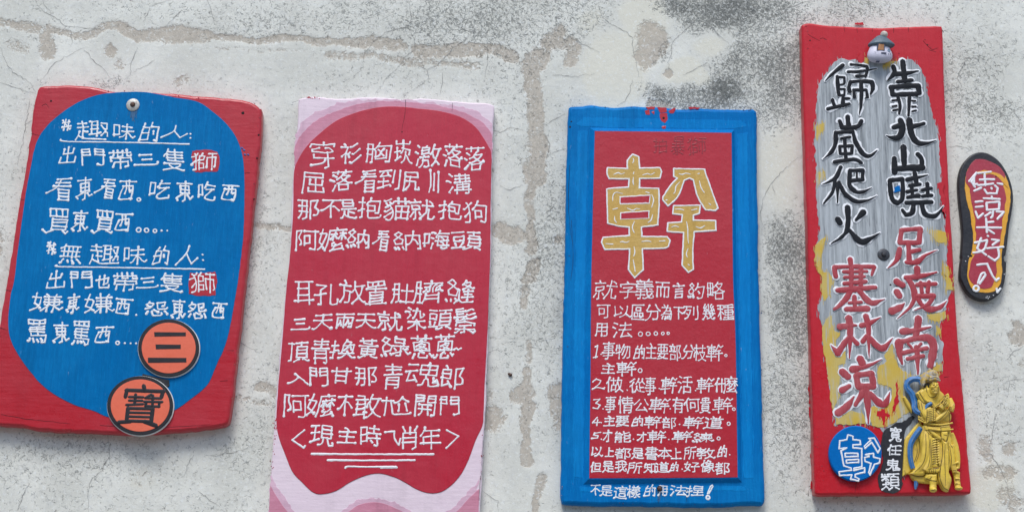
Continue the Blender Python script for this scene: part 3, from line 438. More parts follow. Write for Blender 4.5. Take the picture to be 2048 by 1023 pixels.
# characters this painter repeats, in his own shapes
GLYPHS['西'] = [[(.08, .0), (1, .02)], [(.22, .30), (.08, .62), (.02, .92), (.14, .98), (.74, .97)], [(.22, .30), (.80, .27), (.76, .6), (.70, 1), (.58, .96)], [(.42, .04), (.40, .4), (.28, .66)], [(.60, .03), (.56, .52), (.60, .60), (.68, .52)]]
GLYPHS['東'] = [[(.12, .14), (.98, .12)], [(.58, .0), (.56, .95), (.42, 1)], [(.28, .3), (.26, .66)], [(.28, .3), (.82, .27), (.78, .64)], [(.28, .47), (.8, .45)], [(.27, .66), (.78, .64)], [(.42, .70), (.02, .86), (.12, .95)], [(.68, .72), (.85, .88), (1, .78)]]
GLYPHS['看'] = [[(.45, .05), (1, .0)], [(.42, .20), (.95, .17)], [(.32, .36), (1, .32)], [(.62, .05), (.45, .4), (.0, .66)], [(.55, .5), (.52, 1)], [(.55, .5), (.95, .5), (.9, 1)], [(.52, 1), (.9, 1)], [(.55, .66), (.92, .66)], [(.54, .83), (.9, .83)]]
GLYPHS['買'] = [[(.3, .0), (.28, .28)], [(.3, .0), (1, .0), (.95, .28), (.28, .28)], [(.52, .0), (.5, .27)], [(.74, .0), (.72, .27)], [(.38, .38), (.34, .8)], [(.38, .38), (.92, .38), (.88, .8), (.34, .8)], [(.37, .52), (.9, .52)], [(.36, .66), (.89, .66)], [(.42, .82), (.15, 1), (.0, .85)], [(.75, .82), (.92, .97), (1, .88)]]
GLYPHS['三'] = [[(.22, .05), (.78, .0)], [(.28, .45), (.72, .42)], [(.0, .96), (.9, .92), (1, .72)]]
GLYPHS['人'] = [[(.58, .0), (.45, .5), (.02, 1)], [(.5, .42), (.75, .98), (1, .72)]]
GLYPHS['的'] = [[(.38, .12), (.25, .35)], [(.22, .35), (.0, 1)], [(.22, .35), (.55, .33), (.45, .95), (.0, 1)], [(.12, .66), (.48, .63)], [(.75, .0), (.65, .3)], [(.65, .28), (1, .3), (.92, 1), (.8, .95)], [(.72, .5), (.74, .65)]]
GLYPHS['出'] = [[(.55, .0), (.5, .95)], [(.28, .15), (.25, .42), (.8, .38), (.85, .1)], [(.12, .62), (.0, .98), (.95, .92), (1, .55)]]
GLYPHS['幹'] = [[(.02, .16), (.5, .14)], [(.28, .0), (.27, 1)], [(.1, .28), (.1, .58)], [(.1, .28), (.46, .26), (.44, .57), (.1, .58)], [(.1, .43), (.45, .42)], [(.0, .76), (.56, .74)], [(.72, .04), (.52, .42)], [(.72, .06), (.86, .2), (1, .08)], [(.6, .40), (.88, .38)], [(.56, .58), (.98, .56)], [(.76, .40), (.74, 1)]]
GLYPHS['*'] = [[(.1, .35), (.9, .2)], [(.05, .75), (.95, .6)], [(.42, .0), (.2, 1)], [(.8, .05), (.6, 1)], [(.15, .1), (.85, .9)]]
GLYPHS['1'] = [[(.3, .12), (.75, 0), (.4, 1)], [(.0, 1), (.7, .95)]]
GLYPHS['2'] = [[(.05, .3), (.35, 0), (.75, .12), (.6, .5), (.0, 1)], [(.0, 1), (.4, .85), (1, .95)]]
GLYPHS['3'] = [[(.1, .08), (.85, .0), (.4, .38)], [(.4, .38), (.9, .6), (.6, .95), (.05, .9)]]
GLYPHS['4'] = [[(.6, .0), (.05, .62), (1, .55)], [(.65, .3), (.55, 1)]]
GLYPHS['5'] = [[(.3, .1), (.2, .45), (.75, .55), (.7, .9), (.05, 1)], [(.3, .1), (1, 0)]]
GLYPHS['ㄟ'] = [[(.0, .1), (.55, .0), (.6, .5), (.8, .95), (.88, 1), (1, .6)]]
GLYPHS['~'] = [[(.0, .7), (.3, .2), (.6, .7), (1, .2)]]
GLYPHS['<'] = [[(1, 0), (0, .55), (.95, 1)]]
GLYPHS['>'] = [[(0, 0), (1, .42), (0, 1)]]

def glyph(bm, ch, box, d, fr, w, flick=True, wj=.2, loose=.028):
    x0, y0, x1, y1 = box
    ins = .3 * w / (fr((1, 0))[0] - fr((0, 0))[0])
    x0, y0, x1, y1 = x0 + ins, y0 + ins, x1 - ins, y1 - ins
    rx = lambda: random.gauss(0, 1)
    sh = random.gauss(-.03, .03)
    ph = [random.random() * 6 for _ in range(4)]
    def mp(p):
        u = p[0] + loose * math.sin(ph[0] + 5 * p[1]) + loose * math.sin(ph[1] + 4 * p[0])
        v = p[1] + loose * math.sin(ph[2] + 5 * p[0]) + loose * math.sin(ph[3] + 4 * p[1])
        u += sh * (p[1] - .5)
        return (x0 + (x1 - x0) * u, y0 + (y1 - y0) * v)
    for s in GLYPHS[ch]:
        s = [(p[0] + rx() * loose * .45, p[1] + rx() * loose * .45) for p in s]
        if flick and len(s) >= 2:
            if s[0][0] > s[-1][0] + .2: s = s[::-1]
            e, f = s[-1], s[-2]
            dx, dy = e[0] - f[0], e[1] - f[1]
            if dx > .10 and dy > .10 and e[1] > .6 and e[0] > .55: s = s + [(e[0] + .08, e[1] - .10)]
        k = len(s)
        ww = [w * random.uniform(.86, 1.1)] * k
        stroke(bm, [mp(p) for p in s], ww, d, fr, wj=wj, blob=random.uniform(.3, .75))

def lettering(parent, mat, d, fr, items, w, name='lettering', loose=.028):
    """items: (char, x0, x1, y0, y1) boxes, or ('.', x, y, r)"""
    bm = bmesh.new()
    for it in items:
        if it[0] == '.':
            _, x, y, r = it
            if r > 9: ring_dot(bm, (x, y), r, d, fr, w * .9)
            else: dot(bm, (x, y), w * (1.0 + r * .06), d, fr)
        elif it[0] == '-':
            stroke(bm, it[1], [w * 1.15] + [w * .9] * (len(it[1]) - 2) + [w * 1.05], d, fr)
        else:
            ch, x0, x1, y0, y1 = it
            glyph(bm, ch, (x0, y0, x1, y1), d, fr, w, loose=loose)
    return link(name, bm, mat, parent)

# ------------------------------------------------------------------ materials
class NT:
    def __init__(s, name):
        s.m = bpy.data.materials.new(name)
        s.m.use_nodes = True
        s.t = s.m.node_tree
        s.b = s.t.nodes['Principled BSDF']
        s.tc = s.n('ShaderNodeTexCoord')
    def n(s, typ, **k):
        x = s.t.nodes.new(typ)
        for a, v in k.items(): setattr(x, a, v)
        return x
    def l(s, a, b): s.t.links.new(a, b)
    def set(s, sock, v):
        if isinstance(v, bpy.types.NodeSocket): s.l(v, sock)
        else: sock.default_value = v
    def coords(s, scale=(1, 1, 1), rot=0):
        mp = s.n('ShaderNodeMapping')
        mp.inputs['Scale'].default_value = scale
        mp.inputs['Rotation'].default_value = (0, rot, 0)
        s.l(s.tc.outputs['Object'], mp.inputs[0])
        return mp.outputs[0]
    def noise(s, scale, detail=4, rough=.6, co=None, dist=0):
        x = s.n('ShaderNodeTexNoise')
        x.inputs['Scale'].default_value = scale
        x.inputs['Detail'].default_value = detail
        x.inputs['Roughness'].default_value = rough
        x.inputs['Distortion'].default_value = dist
        s.l(co or s.tc.outputs['Object'], x.inputs['Vector'])
        return x.outputs[0]
    def ramp(s, v, a, b, lo=0.0, hi=1.0):
        x = s.n('ShaderNodeMapRange')
        x.interpolation_type = 'SMOOTHSTEP'
        s.set(x.inputs[0], v)
        for i, q in zip((1, 2, 3, 4), (a, b, lo, hi)): s.set(x.inputs[i], q)
        return x.outputs[0]
    def math(s, op, a, b=0.0, c=None):
        x = s.n('ShaderNodeMath', operation=op)
        s.set(x.inputs[0], a)
        s.set(x.inputs[1], b)
        if c is not None: s.set(x.inputs[2], c)
        return x.outputs[0]
    def mix(s, f, a, b):
        x = s.n('ShaderNodeMix', data_type='RGBA')
        s.set(x.inputs[0], f)
        s.set(x.inputs[6], a if isinstance(a, bpy.types.NodeSocket) else (*a, 1))
        s.set(x.inputs[7], b if isinstance(b, bpy.types.NodeSocket) else (*b, 1))
        return x.outputs[2]
    def attr(s, name):
        x = s.n('ShaderNodeAttribute')
        x.attribute_name = name
        return x.outputs['Fac']
    def bump(s, h, strength, dist, prev=None):
        x = s.n('ShaderNodeBump')
        x.inputs['Strength'].default_value = strength
        x.inputs['Distance'].default_value = dist
        s.l(h, x.inputs['Height'])
        if prev: s.l(prev, x.inputs['Normal'])
        return x.outputs[0]
    def done(s, col, rough, nrm=None, spec=.5):
        s.set(s.b.inputs['Base Color'], col)
        s.set(s.b.inputs['Roughness'], rough)
        s.b.inputs['Specular IOR Level'].default_value = spec
        if nrm: s.l(nrm, s.b.inputs['Normal'])
        return s.m

def mulc(c, k): return tuple(min(1, x * k) for x in c)

def paint(name, c, rough=.5, streak='v', amt=.16, dirt=.5, bumps=.35, pale=None, spec=.5, grain=0.0):
    """hand-brushed enamel: uneven coat, brush streaks, faded and dirty patches"""
    k = NT(name)
    sc = (1, 1, .10) if streak == 'v' else (.10, 1, 1) if streak == 'h' else (1, 1, 1)
    st = k.noise(170, 3, .6, k.coords(sc))
    st2 = k.noise(430, 2, .6, k.coords(sc))
    big = k.noise(9, 5, .62)
    pale = pale or tuple(x * .8 + .2 * (.35 + .5 * max(c)) for x in c)
    col = k.mix(k.ramp(big, .38, .68, 0, amt * 2.2), c, pale)
    col = k.mix(k.ramp(st, .36, .66, 0, amt * 3.0), col, k.mix(.5, mulc(c, .70), c))
    col = k.mix(k.ramp(st2, .52, .75, 0, amt * 1.8), col, mulc(pale, 1.12))
    rain = k.noise(26, 4, .6, k.coords((1, 1, .12)))
    col = k.mix(k.ramp(rain, .53, .74, 0, amt * 2.6), col, mulc(c, .62))
    scuff = k.noise(120, 6, .75, k.coords((1, 1, .35)))
    col = k.mix(k.ramp(scuff, .64, .72, 0, amt * 3.2), col, tuple(.55 * x + .45 * .5 for x in pale))
    sp = k.noise(260, 5, .7)
    col = k.mix(k.ramp(sp, .66, .74, 0, dirt), col, mulc(c, .35))
    h = k.math('ADD', st, k.math('MULTIPLY', k.noise(600, 3, .6), .5))
    n = k.bump(h, bumps, .0012)
    n = k.bump(k.noise(38, 4, .6), .25, .004, n)
    if grain:
        n = k.bump(k.noise(240, 4, .65, k.coords((1, 1, .06))), grain, .002, n)
    return k.done(col, k.ramp(big, .3, .7, rough - .07, rough + .1), n, spec)

M = {}
M['red'] = paint('red_paint', (.53, .012, .022), .32, 'v', .10, .5, pale=(.45, .03, .05), spec=.38)
M['red_h'] = paint('red_paint_cross', (.47, .017, .028), .32, 'h', .10, .45, pale=(.44, .04, .06), spec=.5)
M['red_field'] = paint('red_field_paint', (.50, .024, .048), .32, 'v', .12, .35, .25, pale=(.44, .035, .055))
M['red_panel'] = paint('red_panel_paint', (.46, .018, .032), .34, 'n', .09, .5, .35, pale=(.43, .04, .06))
M['blue'] = paint('blue_paint', (.0015, .15, .41), .42, 'v', .19, .3, .3, pale=(.003, .21, .50), spec=.07)
M['blue_frame'] = paint('blue_frame_paint', (.0015, .155, .46), .42, 'v', .17, .4, .4, pale=(.004, .25, .58), spec=.07)
M['blue_light'] = paint('light_blue_brushwork', (.003, .20, .55), .42, 'v', .2, .2, .4, pale=(.006, .27, .64), spec=.07)
M['blue_disc'] = paint('blue_disc_paint', (.002, .14, .46), .45, 'n', .08, .3, .3, pale=(.004, .18, .5), spec=.07)
M['lilac'] = paint('lilac_paint', (.78, .64, .71), .5, 'h', .10, .4, .3, pale=(.85, .76, .80))
M['pale_pink'] = paint('pale_pink_paint', (.69, .43, .54), .5, 'h', .2, .4, .3, pale=(.76, .58, .66))
M['pink'] = paint('pink_paint', (.60, .23, .32), .5, 'h', .20, .4, .3, pale=(.66, .34, .44))
M['white'] = paint('white_lettering', (.80, .82, .84), .45, 'n', .05, .12, .15, pale=(.84, .85, .86))
M['black'] = paint('black_lettering', (.008, .010, .014), .6, 'v', .16, .2, .3, pale=(.022, .026, .034), spec=.22)
M['black_patch'] = paint('black_patch_paint', (.016, .017, .021), .5, 'v', .2, .2, .4, pale=(.04, .04, .046))
M['red_ink'] = paint('red_lettering', (.40, .035, .05), .5, 'v', .2, .5, .4, grain=.3)
M['yellow'] = None
M['gold_ink'] = paint('gold_lettering', (.58, .36, .07), .45, 'n', .22, .3, .4, pale=(.60, .42, .15))
M['coral'] = paint('coral_print', (.80, .15, .075), .5, 'n', .06, .1, .1, pale=(.80, .22, .16))
M['print_black'] = paint('black_print', (.012, .012, .016), .5, 'n', .06, .1, .1, pale=(.03, .03, .035))
M['foam'] = paint('white_foam', (.72, .72, .70), .6, 'n', .06, .3, .1)
M['rubber'] = paint('black_rubber', (.014, .015, .019), .45, 'n', .15, .1, .5, pale=(.04, .042, .05))
M['sole_red'] = paint('slipper_red_paint', (.40, .03, .055), .4, 'n', .10, .3, .4)
M['sole_yellow'] = paint('slipper_yellow_paint', (.78, .38, .02), .42, 'n', .10, .3, .4)
M['ghost'] = paint('old_lettering_under_red', (.30, .022, .034), .5, 'n', .1, .3, .3)
M['navy'] = paint('navy_undercoat', (.004, .05, .16), .6, 'n', .1, .1, .1)
M['bare_chip'] = paint('bare_timber', (.30, .24, .19), .7, 'n', .2, .3, .3)
M['dot_blue'] = paint('blue_spatter', (.03, .08, .32), .5, 'n', .1, .1, .1)
M['roof_grey'] = paint('ornament_roof', (.085, .13, .165), .5, 'n', .2, .2, .2, pale=(.15, .20, .24))
M['pom'] = paint('ornament_pompom', (.62, .58, .52), .9, 'n', .2, .3, 1.0)
M['house'] = paint('ornament_wall', (.62, .61, .71), .45, 'n', .1, .1, .1)
M['timber'] = paint('ornament_door', (.40, .17, .05), .6, 'v', .3, .4, .4)
M['marks'] = paint('ornament_marks', (.04, .05, .10), .5, 'n', .1, .1, .1)
M['teal'] = paint('ornament_ring', (.02, .17, .26), .5, 'n', .1, .1, .1)
M['cream'] = paint('ornament_trim', (.66, .58, .44), .6, 'n', .1, .1, .1)

def wood():
    k = NT('weathered_grey_wood')
    g = k.noise(190, 6, .7, k.coords((1, 1, .045)))
    g2 = k.noise(520, 3, .6, k.coords((1, 1, .05)))
    big = k.noise(14, 4, .6, k.coords((1, 1, .4)))
    col = k.mix(k.ramp(g, .3, .7), (.20, .22, .235), (.50, .54, .56))
    col = k.mix(k.ramp(g2, .58, .72, 0, .75), col, (.055, .058, .062))
    col = k.mix(k.ramp(big, .5, .72, 0, .5), col, (.50, .54, .57))
    n = k.bump(k.math('ADD', g, g2), .7, .0016)
    return k.done(col, .7, n, .3)
M['wood'] = wood()
def dry_yellow():
    k = NT('dry_brushed_yellow_paint')
    g = k.noise(190, 6, .7, k.coords((1, 1, .045)))
    br = k.noise(60, 5, .65, k.coords((1, 1, .22)))
    big = k.noise(16, 4, .6)
    col = k.mix(k.ramp(big, .35, .7), (.60, .41, .05), (.56, .44, .14))
    grey = k.mix(k.ramp(g, .3, .7), (.20, .21, .20), (.50, .53, .53))
    col = k.mix(k.ramp(k.math('ADD', k.math('MULTIPLY', g, .5), k.math('MULTIPLY', br, .5)), .50, .62, 0, .85), col, grey)
    col = k.mix(k.ramp(k.noise(90, 5, .7, k.coords((1, 1, .3))), .64, .72, 0, .6), col, (.36, .12, .03))
    return k.done(col, .6, k.bump(g, .6, .0015), .3)
M['yellow'] = dry_yellow()

def figure_gold():
    k = NT('worn_gold_paint')
    geo = k.n('ShaderNodeNewGeometry')
    p = geo.outputs['Pointiness']
    nz = k.noise(130, 5, .65)
    col = k.mix(k.ramp(k.noise(40, 4), .35, .7), (.76, .54, .06), (.62, .42, .07))
    col = k.mix(k.ramp(k.math('ADD', p, k.math('MULTIPLY', nz, .14)), .60, .66, 0, .75), col, (.30, .29, .26))
    col = k.mix(k.ramp(nz, .56, .72, 0, .6), col, (.30, .18, .03))
    n = k.bump(k.noise(420, 4), .3, .001)
    return k.done(col, .48, n, .5)
M['gold'] = figure_gold()
M['groove'] = paint('carving_line_brown', (.10, .060, .012), .7, 'n', .3, .3, .2, pale=(.18, .12, .04))  # dark brown for thin ribbons drawn along folds and edges
def figure_hat():
    k = NT('worn_hat_paint')
    nz = k.noise(160, 5, .65)
    col = k.mix(k.ramp(nz, .40, .58), (.54, .36, .06), (.33, .31, .27))
    n = k.bump(k.noise(300, 4), .5, .0015)
    return k.done(col, .55, n, .4)
M['hat'] = figure_hat()
def ribbon_blue():
    k = NT('worn_blue_paint')
    nz = k.noise(150, 5, .65)
    geo = k.n('ShaderNodeNewGeometry')
    col = k.mix(k.ramp(k.math('ADD', geo.outputs['Pointiness'], k.math('MULTIPLY', nz, .2)), .60, .68, 0, .8), (.03, .16, .42), (.26, .31, .33))
    return k.done(col, .45, k.bump(nz, .4, .001), .5)
M['ribbon'] = ribbon_blue()

def metal(name, c, rust=.3):
    k = NT(name)
    nz = k.noise(160, 5, .6)
    col = k.mix(k.ramp(nz, .52, .70, 0, rust), c, (.13, .055, .022))
    k.b.inputs['Metallic'].default_value = .35
    return k.done(col, k.ramp(nz, .3, .7, .4, .7), k.bump(nz, .4, .001))
M['zinc'] = metal('weathered_zinc', (.50, .49, .45), .5)
M['rust'] = metal('rusted_steel', (.10, .055, .04), .9)
M['dark_metal'] = metal('dark_steel', (.05, .055, .065), .3)
M['rust_stain'] = paint('rust_stain', (.015, .12, .28), .6, 'v', .3, .4, .2, pale=(.06, .12, .20))
M['hole'] = NT('dark_hole').done((.012, .008, .008, 1), .9)

def plaster():
    k = NT('weathered_lime_plaster')
    sand, grit, grime, pale = k.attr('sand'), k.attr('grit'), k.attr('grime'), k.attr('pale')
    co = k.coords((1, .2, 1))
    worm = k.noise(170, 3, .55, co, .9)
    fine = k.noise(520, 3, .6, co, .3)
    mid = k.noise(60, 5, .65, co)
    low = k.noise(6, 5, .6, co)
    base = k.mix(k.ramp(low, .35, .68), (.645, .648, .585), (.775, .78, .712))
    base = k.mix(k.ramp(mid, .45, .75, 0, .35), base, (.52, .54, .54))
    base = k.mix(k.ramp(k.math('ADD', pale, k.math('MULTIPLY', k.math('SUBTRACT', mid, .5), .6)), .25, .6, 0, .8), base, (.71, .695, .59))
    # soft soot areas
    gr = k.math('ADD', grime, k.math('MULTIPLY', k.math('SUBTRACT', mid, .5), .5))
    base = k.mix(k.ramp(gr, .12, 1.0, 0, .42), base, (.22, .23, .225))
    # exposed sandy render
    edge = k.math('ADD', sand, k.math('ADD', k.math('MULTIPLY', k.math('SUBTRACT', mid, .5), .9),
                  k.math('MULTIPLY', k.math('SUBTRACT', worm, .5), .9)))
    sm = k.math('MULTIPLY', k.ramp(edge, .38, .70), k.ramp(k.noise(45, 5, .7, co), .30, .46, .35, 1))
    sandc = k.mix(k.ramp(k.noise(90, 5, .7, co), .32, .7), (.40, .355, .29), (.55, .49, .405))
    sandc = k.mix(k.ramp(fine, .55, .70, 0, .6), sandc, (.25, .22, .18))
    base = k.mix(k.math('MULTIPLY', sm, .80), base, sandc)
    # wormy dark pits in the texture coat
    th = k.math('SUBTRACT', .665, k.math('MULTIPLY', grit, .23))
    pit = k.ramp(worm, th, k.math('ADD', th, .13))
    pit2 = k.ramp(fine, k.math('ADD', th, .02), k.math('ADD', th, .11))
    vein = k.math('ABSOLUTE', k.math('SUBTRACT', k.noise(92, 2, .5, co, .6), .5))
    vein = k.ramp(vein, k.math('ADD', .012, k.math('MULTIPLY', grit, .075)), .0)
    vein = k.math('MULTIPLY', vein, k.ramp(k.noise(70, 4, .65, co), k.math('SUBTRACT', .60, k.math('MULTIPLY', grit, .34)), k.math('SUBTRACT', .74, k.math('MULTIPLY', grit, .34))))
    pits = k.math('MAXIMUM', k.math('MAXIMUM', k.math('MULTIPLY', pit, .8), vein), k.math('MULTIPLY', pit2, .6))
    col = k.mix(k.math('MULTIPLY', pits, k.math('ADD', .50, k.math('MULTIPLY', grit, .40))), base, (.085, .092, .088))
    # bright lime grains
    col = k.mix(k.ramp(worm, .43, .33, 0, .55), col, (.80, .825, .80))
    h = k.math('SUBTRACT', k.math('MULTIPLY', fine, .5), pits)
    h = k.math('SUBTRACT', h, k.math('MULTIPLY', sm, 1.2))
    n = k.bump(h, .55, .0016)
    n = k.bump(mid, .3, .004, n)
    return k.done(col, .9, n, .25)
M['plaster'] = plaster()
def crackm():  # mottled grey for the thin crack ribbons
    k = NT('crack_grey')
    nz = k.noise(120, 4)
    return k.done(k.mix(k.ramp(nz, .4, .65), (.17, .165, .16), (.42, .42, .40)), .95, None, .1)
M['crack'] = crackm()
def ground_m():
    k = NT('concrete_paving')
    col = k.mix(k.ramp(k.noise(3, 6), .35, .7), (.20, .20, .19), (.32, .315, .30))
    col = k.mix(k.ramp(k.noise(120, 4), .6, .75, 0, .5), col, (.12, .12, .115))
    return k.done(col, .9, k.bump(k.noise(90, 5), .4, .004))
M['ground'] = ground_m()

def blocker_dark():  # dark mottle for the unseen wall added to dim low reflections
    k = NT('blocker_wall_dark')
    return k.done(k.mix(k.noise(2, 6), (.04, .05, .04), (.12, .12, .10)), .9)
M['blocker_dark'] = blocker_dark()

# ------------------------------------------------------------------ ground and wall
def vnoise(X, Z, scale, seed, octs=3):
    out = np.zeros_like(X)
    amp = 1.0
    tot = 0
    for o in range(octs):
        r = np.random.default_rng(seed + o).random((128, 128))
        x, z = X * scale, Z * scale
        xi, zi = np.floor(x).astype(int), np.floor(z).astype(int)
        fx, fz = x - xi, z - zi
        fx, fz = fx * fx * (3 - 2 * fx), fz * fz * (3 - 2 * fz)
        g = lambda a, b: r[a % 128, b % 128]
        out += amp * ((g(xi, zi) * (1 - fx) + g(xi + 1, zi) * fx) * (1 - fz) + (g(xi, zi + 1) * (1 - fx) + g(xi + 1, zi + 1) * fx) * fz)
        tot += amp
        amp *= .5
        scale *= 2
    return out / tot

bm = bmesh.new()
vs_ = [bm.verts.new(p) for p in ((-40, -40, 0), (40, -40, 0), (40, 40, 0), (-40, 40, 0))]
bm.faces.new(vs_)
g = link('ground', bm, M['ground'])
g['kind'] = 'structure'

# unseen wall added behind the camera to darken what the lower paint mirrors
bm = bmesh.new()
bmesh.ops.create_cube(bm, size=1, matrix=Matrix.Translation((0, -10.5, 2.2)) @ Matrix.Diagonal((44, 1, 4.4, 1)))
opp = link('unseen_blocker_wall', bm, M['blocker_dark'], None, False)
opp['label'] = 'added dark wall, out of view, darkening reflections in the lower paint'
opp['category'] = 'wall'

def to_px(X, Z):
    vx, vy, vz = X - CAM.x, np.full_like(X, -CAM.y), Z - CAM.z
    dep = vx * _F.x + vy * _F.y + vz * _F.z
    return 1024 + FPX * (vx * _RR.x + vy * _RR.y + vz * _RR.z) / dep, 511.5 - FPX * (vx * _UU.x + vy * _UU.y + vz * _UU.z) / dep

SAND = [  # polyline, radius, strength
    ([(-60, 40), (0, 42), (60, 50), (110, 54), (175, 62), (260, 62)], 9, .75), ([(240, 60), (300, 68), (350, 70), (420, 72)], 13, 1),
    ([(420, 74), (480, 78), (600, 78), (690, 88)], 8, .95), ([(690, 88), (760, 90), (806, 90)], 10, 1),
    ([(832, 101), (880, 100), (930, 106)], 11, 1), ([(930, 106), (985, 104), (1034, 113)], 11, .95),
    ([(690, 118), (760, 114), (860, 125), (950, 135)], 9, .66), ([(92, 70), (95, 100)], 15, .9), ([(25, 88), (40, 92)], 16, .6),
    ([(130, 56), (110, 45)], 9, .6), ([(213, 104), (220, 106)], 11, .85), ([(240, 130)], 12, .62), ([(355, 158)], 16, .55), ([(660, 115), (690, 118)], 12, .66),
    ([(600, 105), (500, 104), (420, 100)], 5, .5),
    ([(1080, 108), (1066, 130), (1066, 190)], 18, .85), ([(1070, 180), (1072, 250), (1074, 300)], 15, .95), ([(1074, 300), (1066, 350)], 18, 1), ([(1078, 335), (1080, 355)], 13, .9),
    ([(1062, 370), (1062, 430), (1058, 455)], 8, .95), ([(1060, 460), (1066, 485), (1062, 497)], 13, 1), ([(990, 455), (1012, 470), (1030, 462)], 15, 1), ([(1030, 460), (1056, 456)], 7, .9),
    ([(1120, 62), (1095, 82), (1122, 80), (1146, 100), (1143, 122)], 13, .85), ([(1068, 530), (1066, 555)], 12, .95), ([(1060, 580), (1052, 605)], 9, .85),
    ([(1050, 680), (1056, 715)], 10, .62), ([(1054, 740), (1052, 765)], 9, 1), ([(1040, 795), (1052, 785)], 17, .95), ([(1050, 820), (1048, 870), (1056, 915)], 12, .95),
    ([(1080, 950), (1072, 1000), (1062, 1030)], 9, .7), ([(982, 835)], 24, .95), ([(985, 790)], 12, .6), ([(1118, 780), (1112, 820), (1122, 840)], 18, .95), ([(1120, 478)], 9, .85), ([(986, 342)], 11, .8),
    ([(1298, 72), (1300, 108)], 25, 1.1), ([(1325, 92)], 9, 1), ([(1310, 203), (1325, 206)], 13, .95), ([(1345, 147)], 5, 1),
    ([(505, 452), (545, 450), (590, 455)], 7, .66), ([(520, 772), (550, 778), (560, 785)], 7, .72), ([(480, 795), (550, 800)], 10, .5),
    ([(1962, 885), (1970, 905)], 18, .62), ([(1980, 940), (2010, 950)], 17, .66), ([(2015, 890)], 16, .66), ([(2035, 650), (2040, 670)], 16, .8), ([(2050, 720)], 14, .6), ([(2010, 990), (2030, 1010)], 18, .6),
    ([(290, 950)], 20, .4), ([(0, 480)], 14, .6), ([(0, 505)], 8, .7),
]
BLOB = [  # attr, cx, cy, rx, ry, amount
    ('grit', 1080, 40, 200, 90, .22), ('grit', 900, 35, 120, 50, .28), ('grit', 780, 60, 120, 60, .1), ('grit', 560, 30, 170, 45, .22), ('grit', 330, 15, 100, 30, .12),
    ('grit', 1500, 130, 140, 130, .36), ('grit', 1570, 150, 60, 130, .34), ('grit', 1370, 150, 46, 26, -.45), ('grit', 1545, 60, 60, 34, -.25), ('grit', 1500, 185, 40, 22, -.25), ('grit', 1380, 95, 40, 20, -.2), ('pale', 1370, 150, 40, 24, .5), ('grit', 1440, 180, 40, 26, .3), ('grit', 1480, 110, 24, 34, .2), ('grit', 1450, 20, 110, 45, .55), ('grit', 1340, 12, 50, 22, .5), ('grit', 1400, 190, 90, 50, .5), ('grit', 1650, 20, 90, 40, .25),
    ('grit', 1325, 120, 22, 60, .35), ('grit', 1300, 175, 40, 22, .5),
    ('grit', 1590, 560, 60, 130, .55), ('grit', 1580, 800, 60, 180, .35), ('grit', 1110, 600, 60, 150, .25), ('grit', 1020, 560, 70, 120, .12), ('grit', 1030, 700, 60, 80, .15), ('grit', 1090, 420, 40, 120, .18),
    ('grit', 1950, 170, 100, 120, .22), ('grit', 1990, 250, 60, 60, .15), ('grit', 1970, 750, 60, 110, .12), ('grit', 215, 160, 45, 14, .45), ('grit', 300, 905, 300, 50, .14), ('grit', 500, 500, 60, 300, .10), ('grit', 500, 850, 60, 130, .08),
    ('grit', 690, 160, 130, 30, .12), ('grit', 1160, 170, 40, 40, .12), ('grit', 1800, 20, 150, 25, .12), ('grit', 1560, 480, 40, 50, .3),
    ('grit', 1235, 150, 75, 75, -.5), ('grit', 1290, 40, 50, 45, -.5), ('grit', 1130, 150, 50, 40, -.2), ('grit', 1430, 95, 36, 22, -.6), ('grit', 1442, 72, 26, 22, -.5), ('grit', 1398, 145, 40, 25, -.5), ('grit', 1340, 150, 26, 20, -.7), ('grit', 1560, 340, 60, 110, -.30),
    ('grit', 300, 120, 300, 40, -.22), ('grit', 1060, 970, 70, 50, -.15), ('grit', 2025, 165, 18, 22, -.5), ('grit', 1985, 960, 60, 60, -.25),
    ('pale', 1235, 150, 70, 72, .9), ('pale', 1290, 35, 48, 42, .7), ('pale', 1425, 95, 30, 24, .5), ('pale', 1390, 145, 40, 25, .5), ('pale', 1560, 340, 50, 90, .5), ('pale', 290, 950, 30, 40, .5), ('pale', 1175, 45, 30, 30, .4),
    ('pale', 1985, 960, 50, 55, .5), ('pale', 1950, 985, 50, 40, .4), ('pale', 1060, 990, 80, 40, .3),
    ('grime', 1465, 14, 52, 22, .95), ('grime', 1410, 18, 50, 22, .6), ('grime', 1336, 8, 26, 12, .8), ('grime', 1180, 4, 30, 8, .4), ('grime', 1530, 132, 22, 16, .55), ('grime', 1570, 120, 40, 110, .26), ('grime', 1470, 170, 70, 40, .2), ('grime', 1420, 200, 40, 14, .3),
    ('grime', 1590, 560, 50, 130, .38), ('grime', 1585, 780, 50, 170, .22), ('grime', 1120, 640, 22, 60, .5), ('grime', 1115, 560, 40, 120, .2), ('grime', 220, 171, 16, 7, .7), ('grime', 250, 168, 20, 12, .35), ('grime', 1300, 176, 40, 16, .35),
    ('grime', 1040, 30, 120, 60, .12), ('grime', 2030, 108, 6, 14, .6), ('grime', 1960, 15, 10, 14, .45), ('grime', 240, 130, 14, 14, .3), ('grime', 70, 55, 90, 10, .15), ('grime', 440, 76, 60, 8, .25), ('grime', 1108, 108, 40, 16, .3), ('grime', 1090, 130, 28, 26, .3), ('grime', 1108, 8, 8, 12, .5), ('grime', 1120, 474, 12, 7, .5),
]

def seg_dist(X, Y, a, b):
    dx, dy = b[0] - a[0], b[1] - a[1]
    L = dx * dx + dy * dy
    t = np.clip(((X - a[0]) * dx + (Y - a[1]) * dy) / L, 0, 1) if L > 0 else 0
    return np.hypot(X - a[0] - t * dx, Y - a[1] - t * dy)

